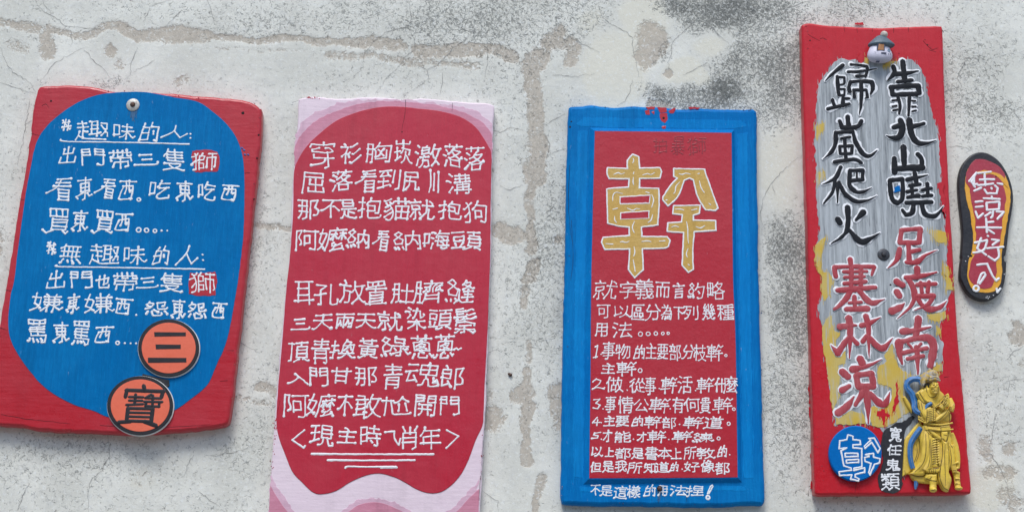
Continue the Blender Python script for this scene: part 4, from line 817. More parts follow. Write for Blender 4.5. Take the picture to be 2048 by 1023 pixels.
wall = thing('plaster_wall', 'white plastered wall with beige worn bands and grey soot behind the signs', 'wall', (0, 0, 0))
X0, X1, ZA, ZB, NX, NZ = -1.35, 1.35, 1.60, 3.05, 600, 322
gx, gz = np.linspace(X0, X1, NX), np.linspace(ZA, ZB, NZ)
GX, GZ = np.meshgrid(gx, gz)
PX, PY = to_px(GX, GZ)
jx = (vnoise(GX, GZ, 16, 5, 4) - .5) * 40
jy = (vnoise(GX, GZ, 16, 25, 4) - .5) * 34
QX, QY = PX + jx, PY + jy
A = {k: np.zeros_like(GX) for k in ('sand', 'grit', 'grime', 'pale')}
for pl, r, s in SAND:
    r = r * 1.18
    if pl[0][0] < 700 and pl[0][1] < 140: s = s * .9
    D = np.full_like(GX, 1e9)
    pts = pl if len(pl) > 1 else [pl[0], pl[0]]
    for a, b in zip(pts[:-1], pts[1:]): D = np.minimum(D, seg_dist(QX, QY, a, b))
    A['sand'] = np.maximum(A['sand'], s * np.clip(1.5 - D / r, 0, 1))
for k, cx, cy, rx, ry, am in BLOB:
    D = np.hypot((QX - cx) / rx, (QY - cy) / ry)
    A[k] += am * np.clip(1.6 - 1.15 * D, 0, 1) ** 1
A['grime'] = np.where(A['grime'] > .55, A['grime'] * .7, A['grime'] * .36)
A['grit'] += .25 + .36 * (vnoise(GX, GZ, 9, 60) - .5)
A['pale'] += .5 * (vnoise(GX, GZ, 3, 70) - .38)
outside = np.clip((np.maximum(np.maximum(-PX, PX - 2048), np.maximum(-PY, PY - 1023)) - 10) / 80, 0, 1)
A['sand'] = np.maximum(A['sand'], outside * np.clip((vnoise(GX, GZ, 5, 80) - .55) * 5, 0, 1))
A['grime'] += outside * np.clip((vnoise(GX, GZ, 4, 90) - .5) * 1.6, 0, .5)
edge = np.minimum(np.minimum(GX - X0, X1 - GX), np.minimum(GZ - ZA, ZB - GZ))
fade = np.clip(edge / .12, 0, 1)
fade = fade * fade * (3 - 2 * fade)
for k in A: A[k] = A[k] * fade + (.28 if k == 'grit' else .05 if k == 'pale' else 0) * (1 - fade)
HT = ((vnoise(GX, GZ, 7, 33, 4) - .5) * .006 - .0012 * np.clip((A['sand'] - .4) * 4, 0, 1)) * np.clip(edge / .1, 0, 1)
verts = [(x, -h * .5 + .0005, z) for x, z, h in zip(GX.ravel(), GZ.ravel(), HT.ravel())]
faces = [(j * NX + i, j * NX + i + 1, (j + 1) * NX + i + 1, (j + 1) * NX + i) for j in range(NZ - 1) for i in range(NX - 1)]
nfine = len(verts)
def q(xa, za, xb, zb):
    b0 = len(verts)
    verts.extend([(xa, .0005, za), (xb, .0005, za), (xb, .0005, zb), (xa, .0005, zb)])
    faces.append((b0, b0 + 1, b0 + 2, b0 + 3))
WX, WZ = 6.0, 3.6
q(-WX, 0, WX, ZA); q(-WX, ZB, WX, WZ); q(-WX, ZA, X0, ZB); q(X1, ZA, WX, ZB)
b0 = len(verts)
verts += [(-WX, .0005, 0), (WX, .0005, 0), (WX, .22, 0), (-WX, .22, 0), (-WX, .0005, WZ), (WX, .0005, WZ), (WX, .22, WZ), (-WX, .22, WZ)]
faces += [tuple(b0 + i for i in f) for f in ((4, 5, 6, 7), (2, 3, 7, 6), (1, 2, 6, 5), (3, 0, 4, 7))]
me = bpy.data.meshes.new('plaster_face')
me.from_pydata(verts, [], faces)
for k in A:
    at = me.attributes.new(k, 'FLOAT', 'POINT')
    v = np.full(len(verts), {'grit': .28, 'pale': .05}.get(k, 0.0), np.float32)
    v[:nfine] = A[k].ravel()
    at.data.foreach_set('value', v)
me.polygons.foreach_set('use_smooth', [True] * len(me.polygons))
me.materials.append(M['plaster'])
o = bpy.data.objects.new('plaster_face', me)
COL.objects.link(o)
o.parent = wall

CRACKS = [
    [(70, 0), (75, 10), (90, 25), (120, 40), (130, 52), (160, 55), (200, 58), (240, 50)], [(84, -2), (92, 14), (105, 30)], [(300, 12), (290, 40), (285, 45)], [(300, 12), (350, -3)],
    [(363, 20), (345, 40), (330, 55)], [(415, -5), (423, 25), (430, 50)], [(0, 95), (10, 120), (25, 145), (60, 165), (72, 185)], [(80, 165), (110, 125), (140, 110), (160, 98), (178, 96)],
    [(168, 100), (190, 125), (205, 135), (220, 155)], [(275, 95), (262, 125), (260, 150), (250, 158)], [(140, 60), (145, 85), (140, 95)], [(310, 120), (265, 145)],
    [(820, -5), (822, 40), (815, 53), (770, 65), (745, 85), (728, 110), (722, 140), (695, 165)], [(815, 53), (830, 80), (830, 100), (808, 115), (800, 130), (770, 160), (750, 190)], [(855, 55), (815, 75)],
    [(900, 35), (910, 50), (930, 60), (945, 62), (965, 75), (985, 70), (1010, 60)], [(945, 62), (930, 80), (910, 93), (895, 110), (875, 130), (855, 140), (858, 155), (835, 175), (805, 190)], [(885, 145), (885, 165), (878, 190)], [(975, 75), (975, 130), (970, 160)],
    [(855, 140), (830, 130)], [(1195, 10), (1205, 35), (1225, 50), (1255, 65), (1265, 75), (1268, 110), (1275, 140), (1285, 165)], [(1265, 160), (1260, 185), (1245, 205), (1235, 212)], [(1345, 85), (1355, 75), (1370, 60), (1385, 45)],
    [(1345, 85), (1342, 110), (1335, 125), (1345, 145)], [(1428, 58), (1440, 72), (1450, 82), (1458, 88)], [(1365, 150), (1395, 135), (1420, 128)], [(1440, 75), (1425, 55), (1412, 60)],
    [(1620, 0), (1560, 20), (1540, 40)], [(1525, 400), (1540, 370), (1560, 345), (1590, 320), (1605, 310)], [(1525, 400), (1522, 440), (1530, 470)], [(1545, 370), (1550, 390)],
    [(975, 260), (1000, 265), (1020, 255), (1050, 260)], [(1000, 370), (1020, 380), (1050, 368)], [(1090, 250), (1105, 240), (1130, 228)], [(1095, 310), (1120, 300), (1135, 298)], [(1085, 430), (1100, 420), (1110, 405)], [(1090, 270), (1100, 290), (1092, 320)],
    [(965, 980), (985, 995), (997, 1000), (997, 1023)], [(1893, 228), (1915, 208), (1925, 192), (1948, 182), (1955, 172), (1970, 162)], [(1890, 165), (1900, 157), (1915, 157), (1918, 145), (1928, 130), (1930, 115), (1950, 116), (1965, 118), (1985, 138), (2005, 145), (2008, 160)],
    [(2048, 210), (2030, 222), (2015, 232), (1990, 222), (1975, 200), (1955, 180)], [(1895, 294), (1920, 293), (1945, 298)], [(1958, 75), (1956, 55), (1980, 50)], [(1917, 160), (1925, 175)], [(2015, 232), (2014, 245)], [(1930, 200), (1945, 220), (1950, 240)], [(2030, 222), (2040, 242)],
    [(2048, 755), (2020, 760), (2000, 770)], [(2018, 760), (2016, 790)], [(1990, 830), (1985, 860), (1978, 890), (1990, 905)], [(1960, 905), (1985, 910), (2000, 935), (2010, 960), (2020, 1000)], [(2040, 850), (2025, 870)], [(2048, 690), (2030, 700), (2010, 720)],
    [(215, 868), (218, 895), (220, 912), (207, 930), (200, 942), (182, 960), (176, 985), (178, 1023)], [(388, 908), (378, 925), (370, 945)], [(60, 965), (45, 990), (35, 1020)], [(420, 910), (465, 905), (510, 890)], [(395, 980), (420, 1000), (440, 1012)],
    [(470, 675), (490, 690), (520, 705)], [(0, 165), (30, 175), (72, 188)], [(60, 200), (50, 260), (35, 330)], [(65, 240), (48, 250)], [(1135, 70), (1170, 90), (1200, 105)], [(1105, 150), (1150, 152), (1190, 148)],
]
bm = bmesh.new()
for c in CRACKS:
    P = np.array([W(*p) for p in c])
    Q = [P[0]]
    for a, b in zip(P[:-1], P[1:]):
        k = max(2, int(np.linalg.norm(b - a) / .006))
        for i in range(1, k + 1):
            f = a + (b - a) * i / k
            Q.append(f + rng.normal(0, .0012, 2) * (i < k))
    Q = np.array(Q)
    k = len(Q)
    w = np.interp(np.arange(k), [0, k * .3, k - 1], [.0004, .0009, .0003]) * rng.uniform(.6, 1.25, k)
    T = np.gradient(Q, axis=0)
    T /= np.linalg.norm(T, axis=1, keepdims=True) + 1e-9
    N = np.stack([-T[:, 1], T[:, 0]], 1)
    fx = (Q[:, 0] - X0) / (X1 - X0) * (NX - 1)
    fz = (Q[:, 1] - ZA) / (ZB - ZA) * (NZ - 1)
    hy = [-HT[int(np.clip(round(z), 0, NZ - 1)), int(np.clip(round(x), 0, NX - 1))] * .5 for x, z in zip(fx, fz)]
    rows = [(bm.verts.new((p[0] + n[0] * ww / 2, y - .0003, p[1] + n[1] * ww / 2)), bm.verts.new((p[0] - n[0] * ww / 2, y - .0003, p[1] - n[1] * ww / 2))) for p, n, ww, y in zip(Q, N, w, hy)]
    for r0, r1 in zip(rows[:-1], rows[1:]): bm.faces.new((r0[0], r0[1], r1[1], r1[0]))
link('hairline_crack', bm, M['crack'], wall, False)

def smear(pts, seed): 
    return field('paint_smear', pts, .002, M['red'], wall, ZP, .0006, .001, .0008, .003, seed)
smear([(1619, 730), (1621, 745), (1622, 800), (1621, 815), (1617, 790)], 41)
smear([(1618, 812), (1622, 820), (1624, 842), (1619, 838)], 42)
smear([(1620, 905), (1627, 918), (1626, 950), (1621, 935)], 43)
smear([(1622, 960), (1627, 963), (1626, 974), (1619, 978), (1619, 968)], 44)
smear([(1708, 46), (1726, 44), (1728, 50), (1710, 50)], 45)
bm = bmesh.new()
for c in ((1018, 747), (1021, 749)):
    x, z = W(*c)
    bmesh.ops.create_icosphere(bm, subdivisions=2, radius=.0035 if c[0] == 1021 else .0025, matrix=Matrix.Translation((x, -.001, z)))
link('nail_head', bm, M['rust'], wall)

# ------------------------------------------------------------------ boards
def board(name, label, pts, t, mat, bev=.004, seed=1, rough=.0005, cat='sign', foot=None, group='painted wooden signs'):
    x, z = W(*foot, t)
    root = thing(name, label, cat, (x, 0, z), group)
    bm = bmesh.new()
    lp = outline(pts, t, ZP, .005, .0009, rough, 60, seed)
    slab(bm, lp, [(0.001, .0), (0, .004), (0, t - bev), (bev * .12, t - bev * .55), (bev * .4, t - bev * .2), (bev, t)], True)
    link('board', bm, mat, root)
    return root

def hole(root, px, py, d, r=2.2, mat='hole', name='nail_hole', fr=ZP):
    bm = bmesh.new()
    cx, cz = W(*fr((px, py)), d)
    k = 10
    ph = random.random() * 6
    for rr, dd in ((r, .0003), (r * .55, .0008)):
        pass
    vs0 = [bm.verts.new((cx + math.cos(i * 2 * math.pi / k) * r * .001 * (1 + .25 * math.sin(2 * i + ph)), -(d - .0005), cz + math.sin(i * 2 * math.pi / k) * r * .001)) for i in range(k)]
    vs1 = [bm.verts.new((v.co.x * .3 + cx * .7, -(d + .0009), v.co.z * .3 + cz * .7)) for v in vs0]
    for i in range(k): bm.faces.new((vs0[i], vs0[(i + 1) % k], vs1[(i + 1) % k], vs1[i]))
    bm.faces.new(vs1)
    return link(name, bm, M[mat], root)

def cracks_on(root, lines, d, w=.8, mat='hole', name='board_crack'):
    for ln in lines:
        bm = bmesh.new()
        stroke(bm, ln, [w] * (len(ln) - 1) + [w * .4], d, ZP, 200, .0005, .25, .0003, .004)
        link(name, bm, M[mat], root)

def disc_mesh(name, cx, cy, rx, ry, d0, d1, mat, parent, bev=.0012, k=56, wobble=.0004, seed=5):
    """round plate, radii in photo pixels"""
    bm = bmesh.new()
    pts = [(cx + rx * math.cos(i * 2 * math.pi / 28), cy + ry * math.sin(i * 2 * math.pi / 28)) for i in range(28)]
    lp = outline(pts, d1, ZP, .004, wobble, 0, 120, seed)
    slab(bm, lp, [(0, d0), (0, d1 - bev), (bev, d1)], True)
    return link(name, bm, mat, parent)

def lathe(bm, c, axis_y, prof, k=24):
    """prof: (radius, depth) rings round an axis pointing out of the wall"""
    rows = []
    for r, d in prof:
        rows.append([bm.verts.new((c[0] + r * math.cos(i * 2 * math.pi / k), -d, c[1] + r * math.sin(i * 2 * math.pi / k))) for i in range(k)])
    for a, b in zip(rows[:-1], rows[1:]):
        for i in range(k): bm.faces.new((a[i], a[(i + 1) % k], b[(i + 1) % k], b[i]))
    bm.faces.new(rows[-1])

def screw(root, px, py, d, r_w, r_h, mat_w, mat_h):
    c = W(px, py, d)
    bm = bmesh.new()
    lathe(bm, c, 0, [(r_w, d - .001), (r_w, d + .0012), (r_w * .9, d + .0022), (r_h * 1.15, d + .0026), (r_h * 1.05, d + .0012)])
    w = link('washer', bm, mat_w, root)
    bm = bmesh.new()
    lathe(bm, c, 0, [(r_h, d + .001), (r_h, d + .004), (r_h * .8, d + .0055), (r_h * .3, d + .0062)], 6 if r_h > .006 else 12)
    link('screw_head', bm, mat_h, w)

# ------------------------------------------------------------------ sign 1: blue shape on red
T1 = .028
S1 = board('painted_sign', 'leaning red board with a big blue rounded field of white handwriting',
           [(75, 180), (86, 172), (120, 170), (160, 171), (200, 176), (235, 184), (270, 188), (300, 185), (330, 186), (375, 190), (420, 193), (455, 196), (480, 198), (507, 205), (520, 216), (523, 225),
            (520, 300), (512, 370), (504, 440), (495, 520), (486, 600), (477, 680), (470, 740), (464, 800), (459, 838), (450, 850), (420, 856), (380, 861), (340, 864), (290, 868), (240, 867), (180, 864), (120, 862), (70, 858), (40, 852), (0, 850), (-28, 848), (-34, 838),
            (-26, 790), (-14, 720), (0, 640), (10, 580), (20, 520), (32, 440), (46, 360), (58, 285), (66, 220)], T1, M['red_h'], .006, 21, .0004, foot=(215, 865))
d1 = T1 + .0008
field('painted_field', [(282, 183), (240, 184), (197, 189), (158, 203), (116, 231), (88, 259), (70, 291), (58, 347), (47, 414), (37, 488), (29, 557), (20, 600), (17, 655), (27, 691), (54, 734), (94, 778), (145, 807), (188, 821), (217, 833), (253, 838), (307, 836), (347, 821), (383, 796), (416, 767),
               (434, 727), (452, 684), (467, 618), (477, 557), (483, 510), (487, 467), (489, 403), (488, 326), (475, 280), (454, 249), (422, 220), (394, 203), (352, 195), (317, 188)], T1, M['blue'], S1, wobble=.0012, seed=8)
for p, s in (([(1090, 430), (1150, 425), (1235, 435), (1250, 490), (1240, 545), (1150, 550), (1092, 552), (1100, 520), (1088, 470)], 51),):
    field('red_patch', p, d1, M['red_panel'], S1, Z1, .0004, .0012, .0006, .003, s)
field('red_patch', [(1050, 95), (1120, 98), (1195, 92), (1198, 150), (1190, 220), (1110, 222), (1045, 215), (1040, 150)], d1, M['red_panel'], S1, Z2, .0004, .0012, .0006, .003, 52)
d1b = d1 + .0003
L = lettering
L(S1, M['white'], d1b, Z1, [('*', 346, 408, 250, 318), ('趣', 436, 606, 262, 368), ('味', 642, 762, 278, 366), ('的', 788, 902, 264, 374), ('人', 918, 1062, 282, 360), ('.', 1082, 335, 5), ('.', 1082, 358, 5), ('-', [(345, 365), (380, 378), (700, 383), (1074, 393)])], 3.1)
L(S1, M['white'], d1b, Z1, [('出', 332, 436, 410, 502), ('門', 468, 590, 418, 516), ('帶', 620, 754, 424, 536), ('三', 760, 900, 452, 516), ('隻', 928, 1050, 426, 540), ('獅', 1088, 1228, 444, 540)], 3.4)
L(S1, M['white'], d1b, Z1, [('看', 262, 404, 587, 712), ('東', 430, 524, 583, 708), ('看', 540, 652, 592, 702), ('西', 670, 780, 602, 708), ('.', 788, 708, 9.5), ('吃', 848, 970, 596, 706), ('東', 994, 1100, 600, 718), ('吃', 1122, 1226, 608, 712), ('西', 1258, 1358, 624, 714)], 3.4)
L(S1, M['white'], d1b, Z1, [('買', 246, 388, 765, 902), ('東', 402, 502, 767, 892), ('買', 520, 642, 773, 902), ('西', 648, 760, 786, 890), ('.', 788, 880, 13), ('.', 833, 882, 12), ('.', 880, 885, 10), ('.', 918, 884, 8), ('.', 950, 884, 3)], 3.4)
L(S1, M['white'], d1b, ZP, [('*', 92, 113, 484, 508), ('無', 118, 163, 487, 527), ('趣', 180, 238, 489, 528), ('味', 247, 290, 493, 528), ('的', 304, 340, 490, 528), ('人', 350, 398, 492, 528), ('.', 405, 509, 1), ('.', 406, 520, 1), ('-', [(114, 530), (122, 533), (250, 535), (409, 538)])], 3.1)
L(S1, M['white'], d1b, Z2, [('出', 254, 358, 90, 186), ('門', 388, 508, 92, 182), ('也', 532, 608, 104, 184), ('帶', 628, 756, 94, 204), ('三', 760, 872, 124, 184), ('隻', 890, 1012, 98, 206), ('獅', 1048, 1192, 99, 210)], 3.4)
L(S1, M['white'], d1b, Z2, [('嫌', 172, 346, 208, 312), ('東', 362, 442, 213, 322), ('嫌', 470, 626, 212, 322), ('西', 634, 736, 243, 328), ('.', 753, 330, 5), ('怨', 804, 926, 253, 336), ('東', 940, 1026, 243, 352), ('怨', 1038, 1142, 258, 352), ('西', 1168, 1258, 263, 352)], 3.3)
L(S1, M['white'], d1b, Z2, [('罵', 150, 252, 353, 486), ('東', 288, 380, 371, 487), ('罵', 394, 496, 368, 494), ('西', 524, 626, 393, 487), ('.', 650, 484, 9.5), ('.', 690, 486, 5), ('.', 722, 487, 4), ('.', 752, 487, 4)], 3.3)
field('rust_run', [(260, 222), (273, 222), (270, 232), (267, 240), (264, 242), (263, 232)], d1, M['rust_stain'], S1, ZP, .0003, .0006, .0008, .003, 360, dry=(24, .014, 0))
screw(S1, 266, 210, d1, .0140, .0050, M['zinc'], M['rust'])
for p in ((102, 202, 3), (486, 226, 4.5), (517, 270, 2.5), (514, 316, 2), (508, 398, 2)): hole(S1, p[0], p[1], T1, p[2])
for p in ((488, 300), (496, 309), (490, 309), (484, 296)):
    bm = bmesh.new()
    dot(bm, p, 4.0, T1 + .0006, ZP)
    link('paint_spatter', bm, M['dot_blue'], S1)
cracks_on(S1, [[(62, 268), (80, 271), (92, 274)], [(40, 398), (60, 402)], [(12, 580), (50, 582)], [(500, 345), (478, 348)], [(0, 655), (16, 660)], [(2, 828), (60, 838), (140, 846)], [(200, 850), (330, 853), (420, 848)], [(455, 760), (440, 762)], [(468, 700), (452, 700)], [(84, 212), (92, 208), (98, 216)]], T1 + .0001, .9)

def coral_disc(label, cx, cy, rx, ry, ch, d0, seed):
    x, z = W(cx, cy + ry, d0)
    root = thing('round_badge', label, 'badge', (x, -d0, z), 'coral badges on the blue board')
    disc_mesh('backing', cx + .9, cy + 1.2, rx + 1.4, ry + 1.2, d0 + .0004, d0 + .0035, M['foam'], root, .001, seed=seed)
    disc_mesh('rim', cx, cy, rx, ry, d0 + .003, d0 + .0058, M['print_black'], root, .0008, seed=seed + 1, wobble=.0002)
    disc_mesh('face', cx + .3, cy, rx - 7, ry - 7, d0 + .005, d0 + .0066, M['coral'], root, .0004, seed=seed + 2, wobble=.0002)
    return root, d0 + .0066
B1, db = coral_disc('coral disc with a black rim and three black bars on the blue field', 337, 695, 61, 57.5, '三', d1, 61)
bm = bmesh.new()
for x0, x1, y0, y1 in ((852, 1028, 424, 449), (860, 1000, 492, 519), (817, 1031, 565, 594)):
    p = outline([(x0, y0), (x1, y0 + 1), (x1, y1 - 2), (x0 + 2, y1)], db, Z2, .004, .0001, 0, 50, 3)
    slab(bm, p, [(0, db - .0002), (.0003, db + .0005)])
link('lettering', bm, M['print_black'], B1)
B2, db2 = coral_disc('coral disc with one dense black character, hanging over the bottom edge of the board', 280, 810, 66, 59, '寶', d1, 71)
bm = bmesh.new()
def bars(items):
    for pts, w in items: stroke(bm, pts, w * 1.4, db2, Z2, 40, 0, .02, .0004)
bars([([(795, 722), (800, 748)], 7), ([(700, 745), (905, 752)], 7), ([(702, 745), (694, 780)], 7), ([(902, 752), (893, 782)], 7),
      ([(715, 782), (790, 784)], 5), ([(750, 770), (744, 822)], 5.5), ([(715, 802), (785, 803)], 5), ([(700, 826), (790, 822)], 5),
      ([(835, 770), (810, 785)], 5), ([(805, 788), (890, 790)], 5), ([(845, 775), (843, 830)], 5), ([(800, 808), (895, 810)], 5), ([(805, 832), (880, 836)], 5), ([(808, 812), (805, 834)], 5), ([(882, 812), (878, 836)], 5),
      ([(708, 845), (700, 915)], 7), ([(845, 848), (836, 918)], 7), ([(708, 845), (845, 848)], 6), ([(705, 868), (842, 871)], 5), ([(704, 890), (838, 894)], 5), ([(700, 914), (836, 918)], 6), ([(720, 918), (658, 922)], 7), ([(800, 918), (860, 940)], 8)])
link('lettering', bm, M['print_black'], B2)
bm = bmesh.new()
slab(bm, outline([(790, 655), (860, 672), (935, 690), (938, 720), (920, 735), (840, 690), (785, 672)], d1, Z2, .004, .0003), [(0, d1 - .0002), (0, d1 + .001), (.0006, d1 + .0018)])
link('joining_strip', bm, M['rubber'], B2)

# ------------------------------------------------------------------ sign 2: red wave on pale pink
T2 = .020
S2 = board('painted_sign', 'tall pale pink board with a red wavy panel, tightly filled with white handwritten lines',
           [(597, 199), (612, 194), (640, 193), (670, 196), (700, 197), (730, 194), (760, 195), (790, 197), (810, 200), (835, 197), (870, 198), (900, 202), (930, 204), (955, 206), (975, 206), (987, 211), (988, 225),
            (985, 303), (983, 400), (982, 502), (980, 560), (976, 660), (972, 764), (970, 820), (967, 870), (963, 950), (960, 1017), (957, 1078), (700, 1080), (532, 1078), (536, 1023), (544, 910), (549, 830), (555, 764), (563, 670), (570, 590), (579, 502), (585, 369), (591, 303)],
           T2, M['lilac'], .003, 22, .0004, foot=(745, 1079))
d2 = T2
field('pale_band', [(590.5, 300), (593, 268), (603, 248), (622, 231), (650, 217), (690, 203.5), (740, 199), (790, 199.5), (850, 203.5), (912, 212), (950, 223), (976, 239), (985, 255), (984, 300), (780, 280), (600, 320)], d2, M['pale_pink'], S2, wobble=.0018, rough=.0012, step=.003, seed=30, h=.0004)
field('pale_band', [(537.5, 1005), (547, 1010), (566, 1030), (600, 1056), (655, 1062), (700, 1034), (745, 1017), (790, 1024), (850, 1056), (900, 1040), (940, 1008), (957, 990), (956, 1075), (534, 1075)] if False else [(542, 948), (556, 974), (575, 1000), (600, 1026), (640, 1040), (680, 1022), (712, 1001), (747, 995), (782, 1002), (812, 1015), (850, 1032), (886, 1026), (912, 1008), (936, 984), (959, 955), (956, 1075), (534, 1075)], d2, M['pale_pink'], S2, wobble=.0018, rough=.0012, step=.003, seed=34, h=.0003)
field('pink_band', [(589, 330), (591, 293), (600, 273), (613, 258), (630, 243), (650, 232), (670, 223), (693, 214), (716, 208), (740, 205), (763, 203), (790, 203), (816, 205), (850, 208), (880, 212), (912, 220), (930, 226), (945, 233), (960, 242), (972, 253), (984, 270), (984, 320), (960, 330), (780, 300), (600, 345)], d2, M['pink'], S2, wobble=.0016, rough=.0006, step=.003, seed=31, h=.0007)
field('pink_band', [(541, 970), (552, 990), (571, 1017), (590, 1036), (640, 1050), (670, 1040), (696, 1023), (717, 1009), (747, 1003), (775, 1008), (800, 1019), (850, 1042), (890, 1035), (915, 1019), (936, 998), (958, 977), (955, 1074), (535, 1074)], d2, M['pink'], S2, wobble=.0012, seed=32, h=.0006)
field('painted_field', [(581, 500), (586, 420), (588, 345), (596, 320), (613, 293), (640, 266), (673, 241), (713, 225), (756, 215), (793, 213), (836, 217), (882, 223), (922, 235), (949, 253), (965, 273), (977, 293), (983, 312), (982, 400), (980.5, 502), (978, 600), (973, 700), (970, 764), (968, 820), (965, 850), (952, 878), (936, 921), (918, 953), (893, 977), (869, 986), (840, 981), (808, 963), (787, 953), (757, 946), (728, 951), (701, 963), (672, 981), (643, 988), (624, 983), (603, 963), (584, 942), (571, 910), (557, 870), (553, 835), (557, 764), (565, 670), (572, 590)],
      d2, M['red_field'], S2, wobble=.0009, seed=33, h=.0012)
d2b = d2 + .0013
w2 = 3.6
L(S2, M['white'], d2b, Z3, [('穿', 265, 425, 340, 494), ('衫', 455, 580, 350, 470), ('胸', 606, 756, 340, 470), ('崁', 776, 886, 335, 470), ('激', 908, 1054, 355, 494), ('落', 1074, 1192, 350, 494), ('落', 1196, 1326, 366, 516)], w2)
L(S2, M['white'], d2b, Z3, [('屈', 222, 354, 530, 650), ('落', 394, 530, 510, 636), ('看', 540, 666, 514, 640), ('到', 684, 806, 505, 630), ('尻', 830, 930, 520, 636), ('川', 984, 1048, 515, 650), ('溝', 1094, 1240, 534, 656)], w2)
L(S2, M['white'], d2b, Z3, [('那', 195, 322, 695, 805), ('不', 342, 452, 695, 795), ('是', 454, 550, 686, 805), ('抱', 564, 700, 680, 800), ('貓', 718, 866, 680, 812), ('就', 874, 1016, 686, 815), ('抱', 1044, 1186, 695, 810), ('狗', 1194, 1334, 704, 830)], w2)
L(S2, M['white'], d2b, Z3, [('阿', 182, 322, 874, 995), ('嬤', 320, 486, 860, 996), ('納', 494, 622, 874, 980), ('看', 644, 746, 874, 996), ('納', 770, 932, 876, 995), ('嗨', 950, 1116, 874, 990), ('頭', 1124, 1302, 884, 995)], w2)
L(S2, M['white'], d2b, Z4, [('耳', 262, 426, 214, 385), ('孔', 436, 614, 224, 390), ('放', 624, 836, 195, 380), ('置', 830, 1000, 200, 396), ('肚', 1040, 1210, 220, 380), ('臍', 1212, 1430, 196, 384), ('縫', 1450, 1695, 190, 380)], w2)
L(S2, M['white'], d2b, Z4, [('三', 238, 396, 496, 594), ('天', 414, 576, 465, 585), ('兩', 594, 736, 460, 576), ('天', 752, 914, 460, 576), ('就', 926, 1124, 445, 594), ('染', 1150, 1306, 416, 580), ('頭', 1326, 1506, 434, 580), ('鬃', 1526, 1700, 425, 614)], w2)
L(S2, M['white'], d2b, Z4, [('頂', 220, 386, 685, 840), ('青', 410, 546, 660, 850), ('換', 556, 760, 665, 815), ('黃', 776, 926, 655, 815), ('綠', 950, 1166, 645, 796), ('蔥', 1195, 1352, 635, 815), ('蔥', 1380, 1526, 625, 814), ('~', 1522, 1588, 722, 756)], w2)
L(S2, M['white'], d2b, Z4, [('入', 224, 378, 930, 1016), ('門', 392, 536, 885, 1034), ('甘', 560, 716, 884, 1006), ('那', 746, 916, 884, 1026), ('青', 970, 1116, 856, 1055), ('魂', 1156, 1406, 846, 1026), ('郎', 1426, 1606, 866, 1055)], w2)
L(S2, M['white'], d2b, Z5, [('阿', 184, 360, 150, 310), ('嬤', 355, 566, 136, 310), ('不', 580, 696, 156, 304), ('敢', 700, 910, 146, 314), ('尬', 920, 1130, 155, 300), ('開', 1166, 1314, 150, 300), ('門', 1352, 1490, 156, 300)], w2)
L(S2, M['white'], d2b, Z5, [('<', 230, 340, 405, 553), ('現', 376, 556, 380, 525), ('主', 586, 720, 390, 510), ('時', 750, 910, 380, 530), ('ㄟ', 932, 1058, 412, 525), ('肖', 1066, 1180, 380, 550), ('年', 1200, 1350, 385, 555), ('>', 1394, 1490, 403, 548)], w2)
bm = bmesh.new()
stroke(bm, [(388, 587), (800, 590), (1300, 590)], [5, 3.6, 4.6], d2b, Z5)
stroke(bm, [(508, 634), (800, 636), (1160, 634)], [5, 3.6, 4.2], d2b, Z5)
stroke(bm, [(640, 692), (660, 682), (800, 684), (1020, 684)], [5, 4, 3.2, 5], d2b, Z5)
stroke(bm, [(905, 692), (1025, 690)], [3.2, 4], d2b, Z5)
link('underline', bm, M['white'], S2)
hole(S2, 804, 264, d2 + .0012, 2.0)
cracks_on(S2, [[(811, 200), (810, 225), (806, 250), (804, 262)], [(905, 205), (904, 222)], [(585, 205), (600, 200)], [(560, 800), (554, 828)], [(966, 880), (963, 930)], [(961, 950), (958, 1000)]], d2 + .0012, .7)
# bare flecks of old red showing through the pale edges
def flecks(root, spots, d, mat, n, sz, seed, name='paint_chip'):
    r = np.random.default_rng(seed)
    for (x0, y0, x1, y1) in spots:
        for _ in range(n):
            bm = bmesh.new()
            t = r.random()
            x, y = x0 + (x1 - x0) * t + r.normal(0, 2.2), y0 + (y1 - y0) * t + r.normal(0, 1.5)
            k = 7
            s = sz * r.uniform(.35, 1.2)
            pts = [(x + s * math.cos(i * 6.283 / k) * r.uniform(.5, 1.3), y + s * math.sin(i * 6.283 / k) * r.uniform(.5, 1.3)) for i in range(k)]
            P = np.array([W(*p, d) for p in pts])
            va = [bm.verts.new((p[0], -(d - .0002), p[1])) for p in P]
            c = P.mean(0)
            vb = [bm.verts.new((c[0] + (p[0] - c[0]) * .7, -(d + .0004), c[1] + (p[1] - c[1]) * .7)) for p in P]
            for i in range(k): bm.faces.new((va[i], va[(i + 1) % k], vb[(i + 1) % k], vb[i]))
            bm.faces.new(vb)
            link(name, bm, M[mat], root, False)
flecks(S2, [(553, 835, 546, 905), (760, 203, 905, 212), (610, 196, 640, 196), (552, 835, 550, 860)], d2, 'red_h', 14, 1.6, 91)
flecks(S2, [(966, 865, 960, 960), (548, 900, 540, 960)], d2, 'ghost', 8, 1.3, 92)

flecks(S1, [(80, 176, 260, 184), (340, 190, 515, 210), (518, 230, 505, 430)], T1, 'ghost', 6, 1.5, 93)
flecks(S1, [(20, 852, 220, 862), (300, 862, 450, 850), (0, 660, -10, 800)], T1, 'ghost', 6, 1.5, 94)
flecks(S1, [(480, 600, 460, 830)], T1, 'bare_chip', 5, 1.2, 95)
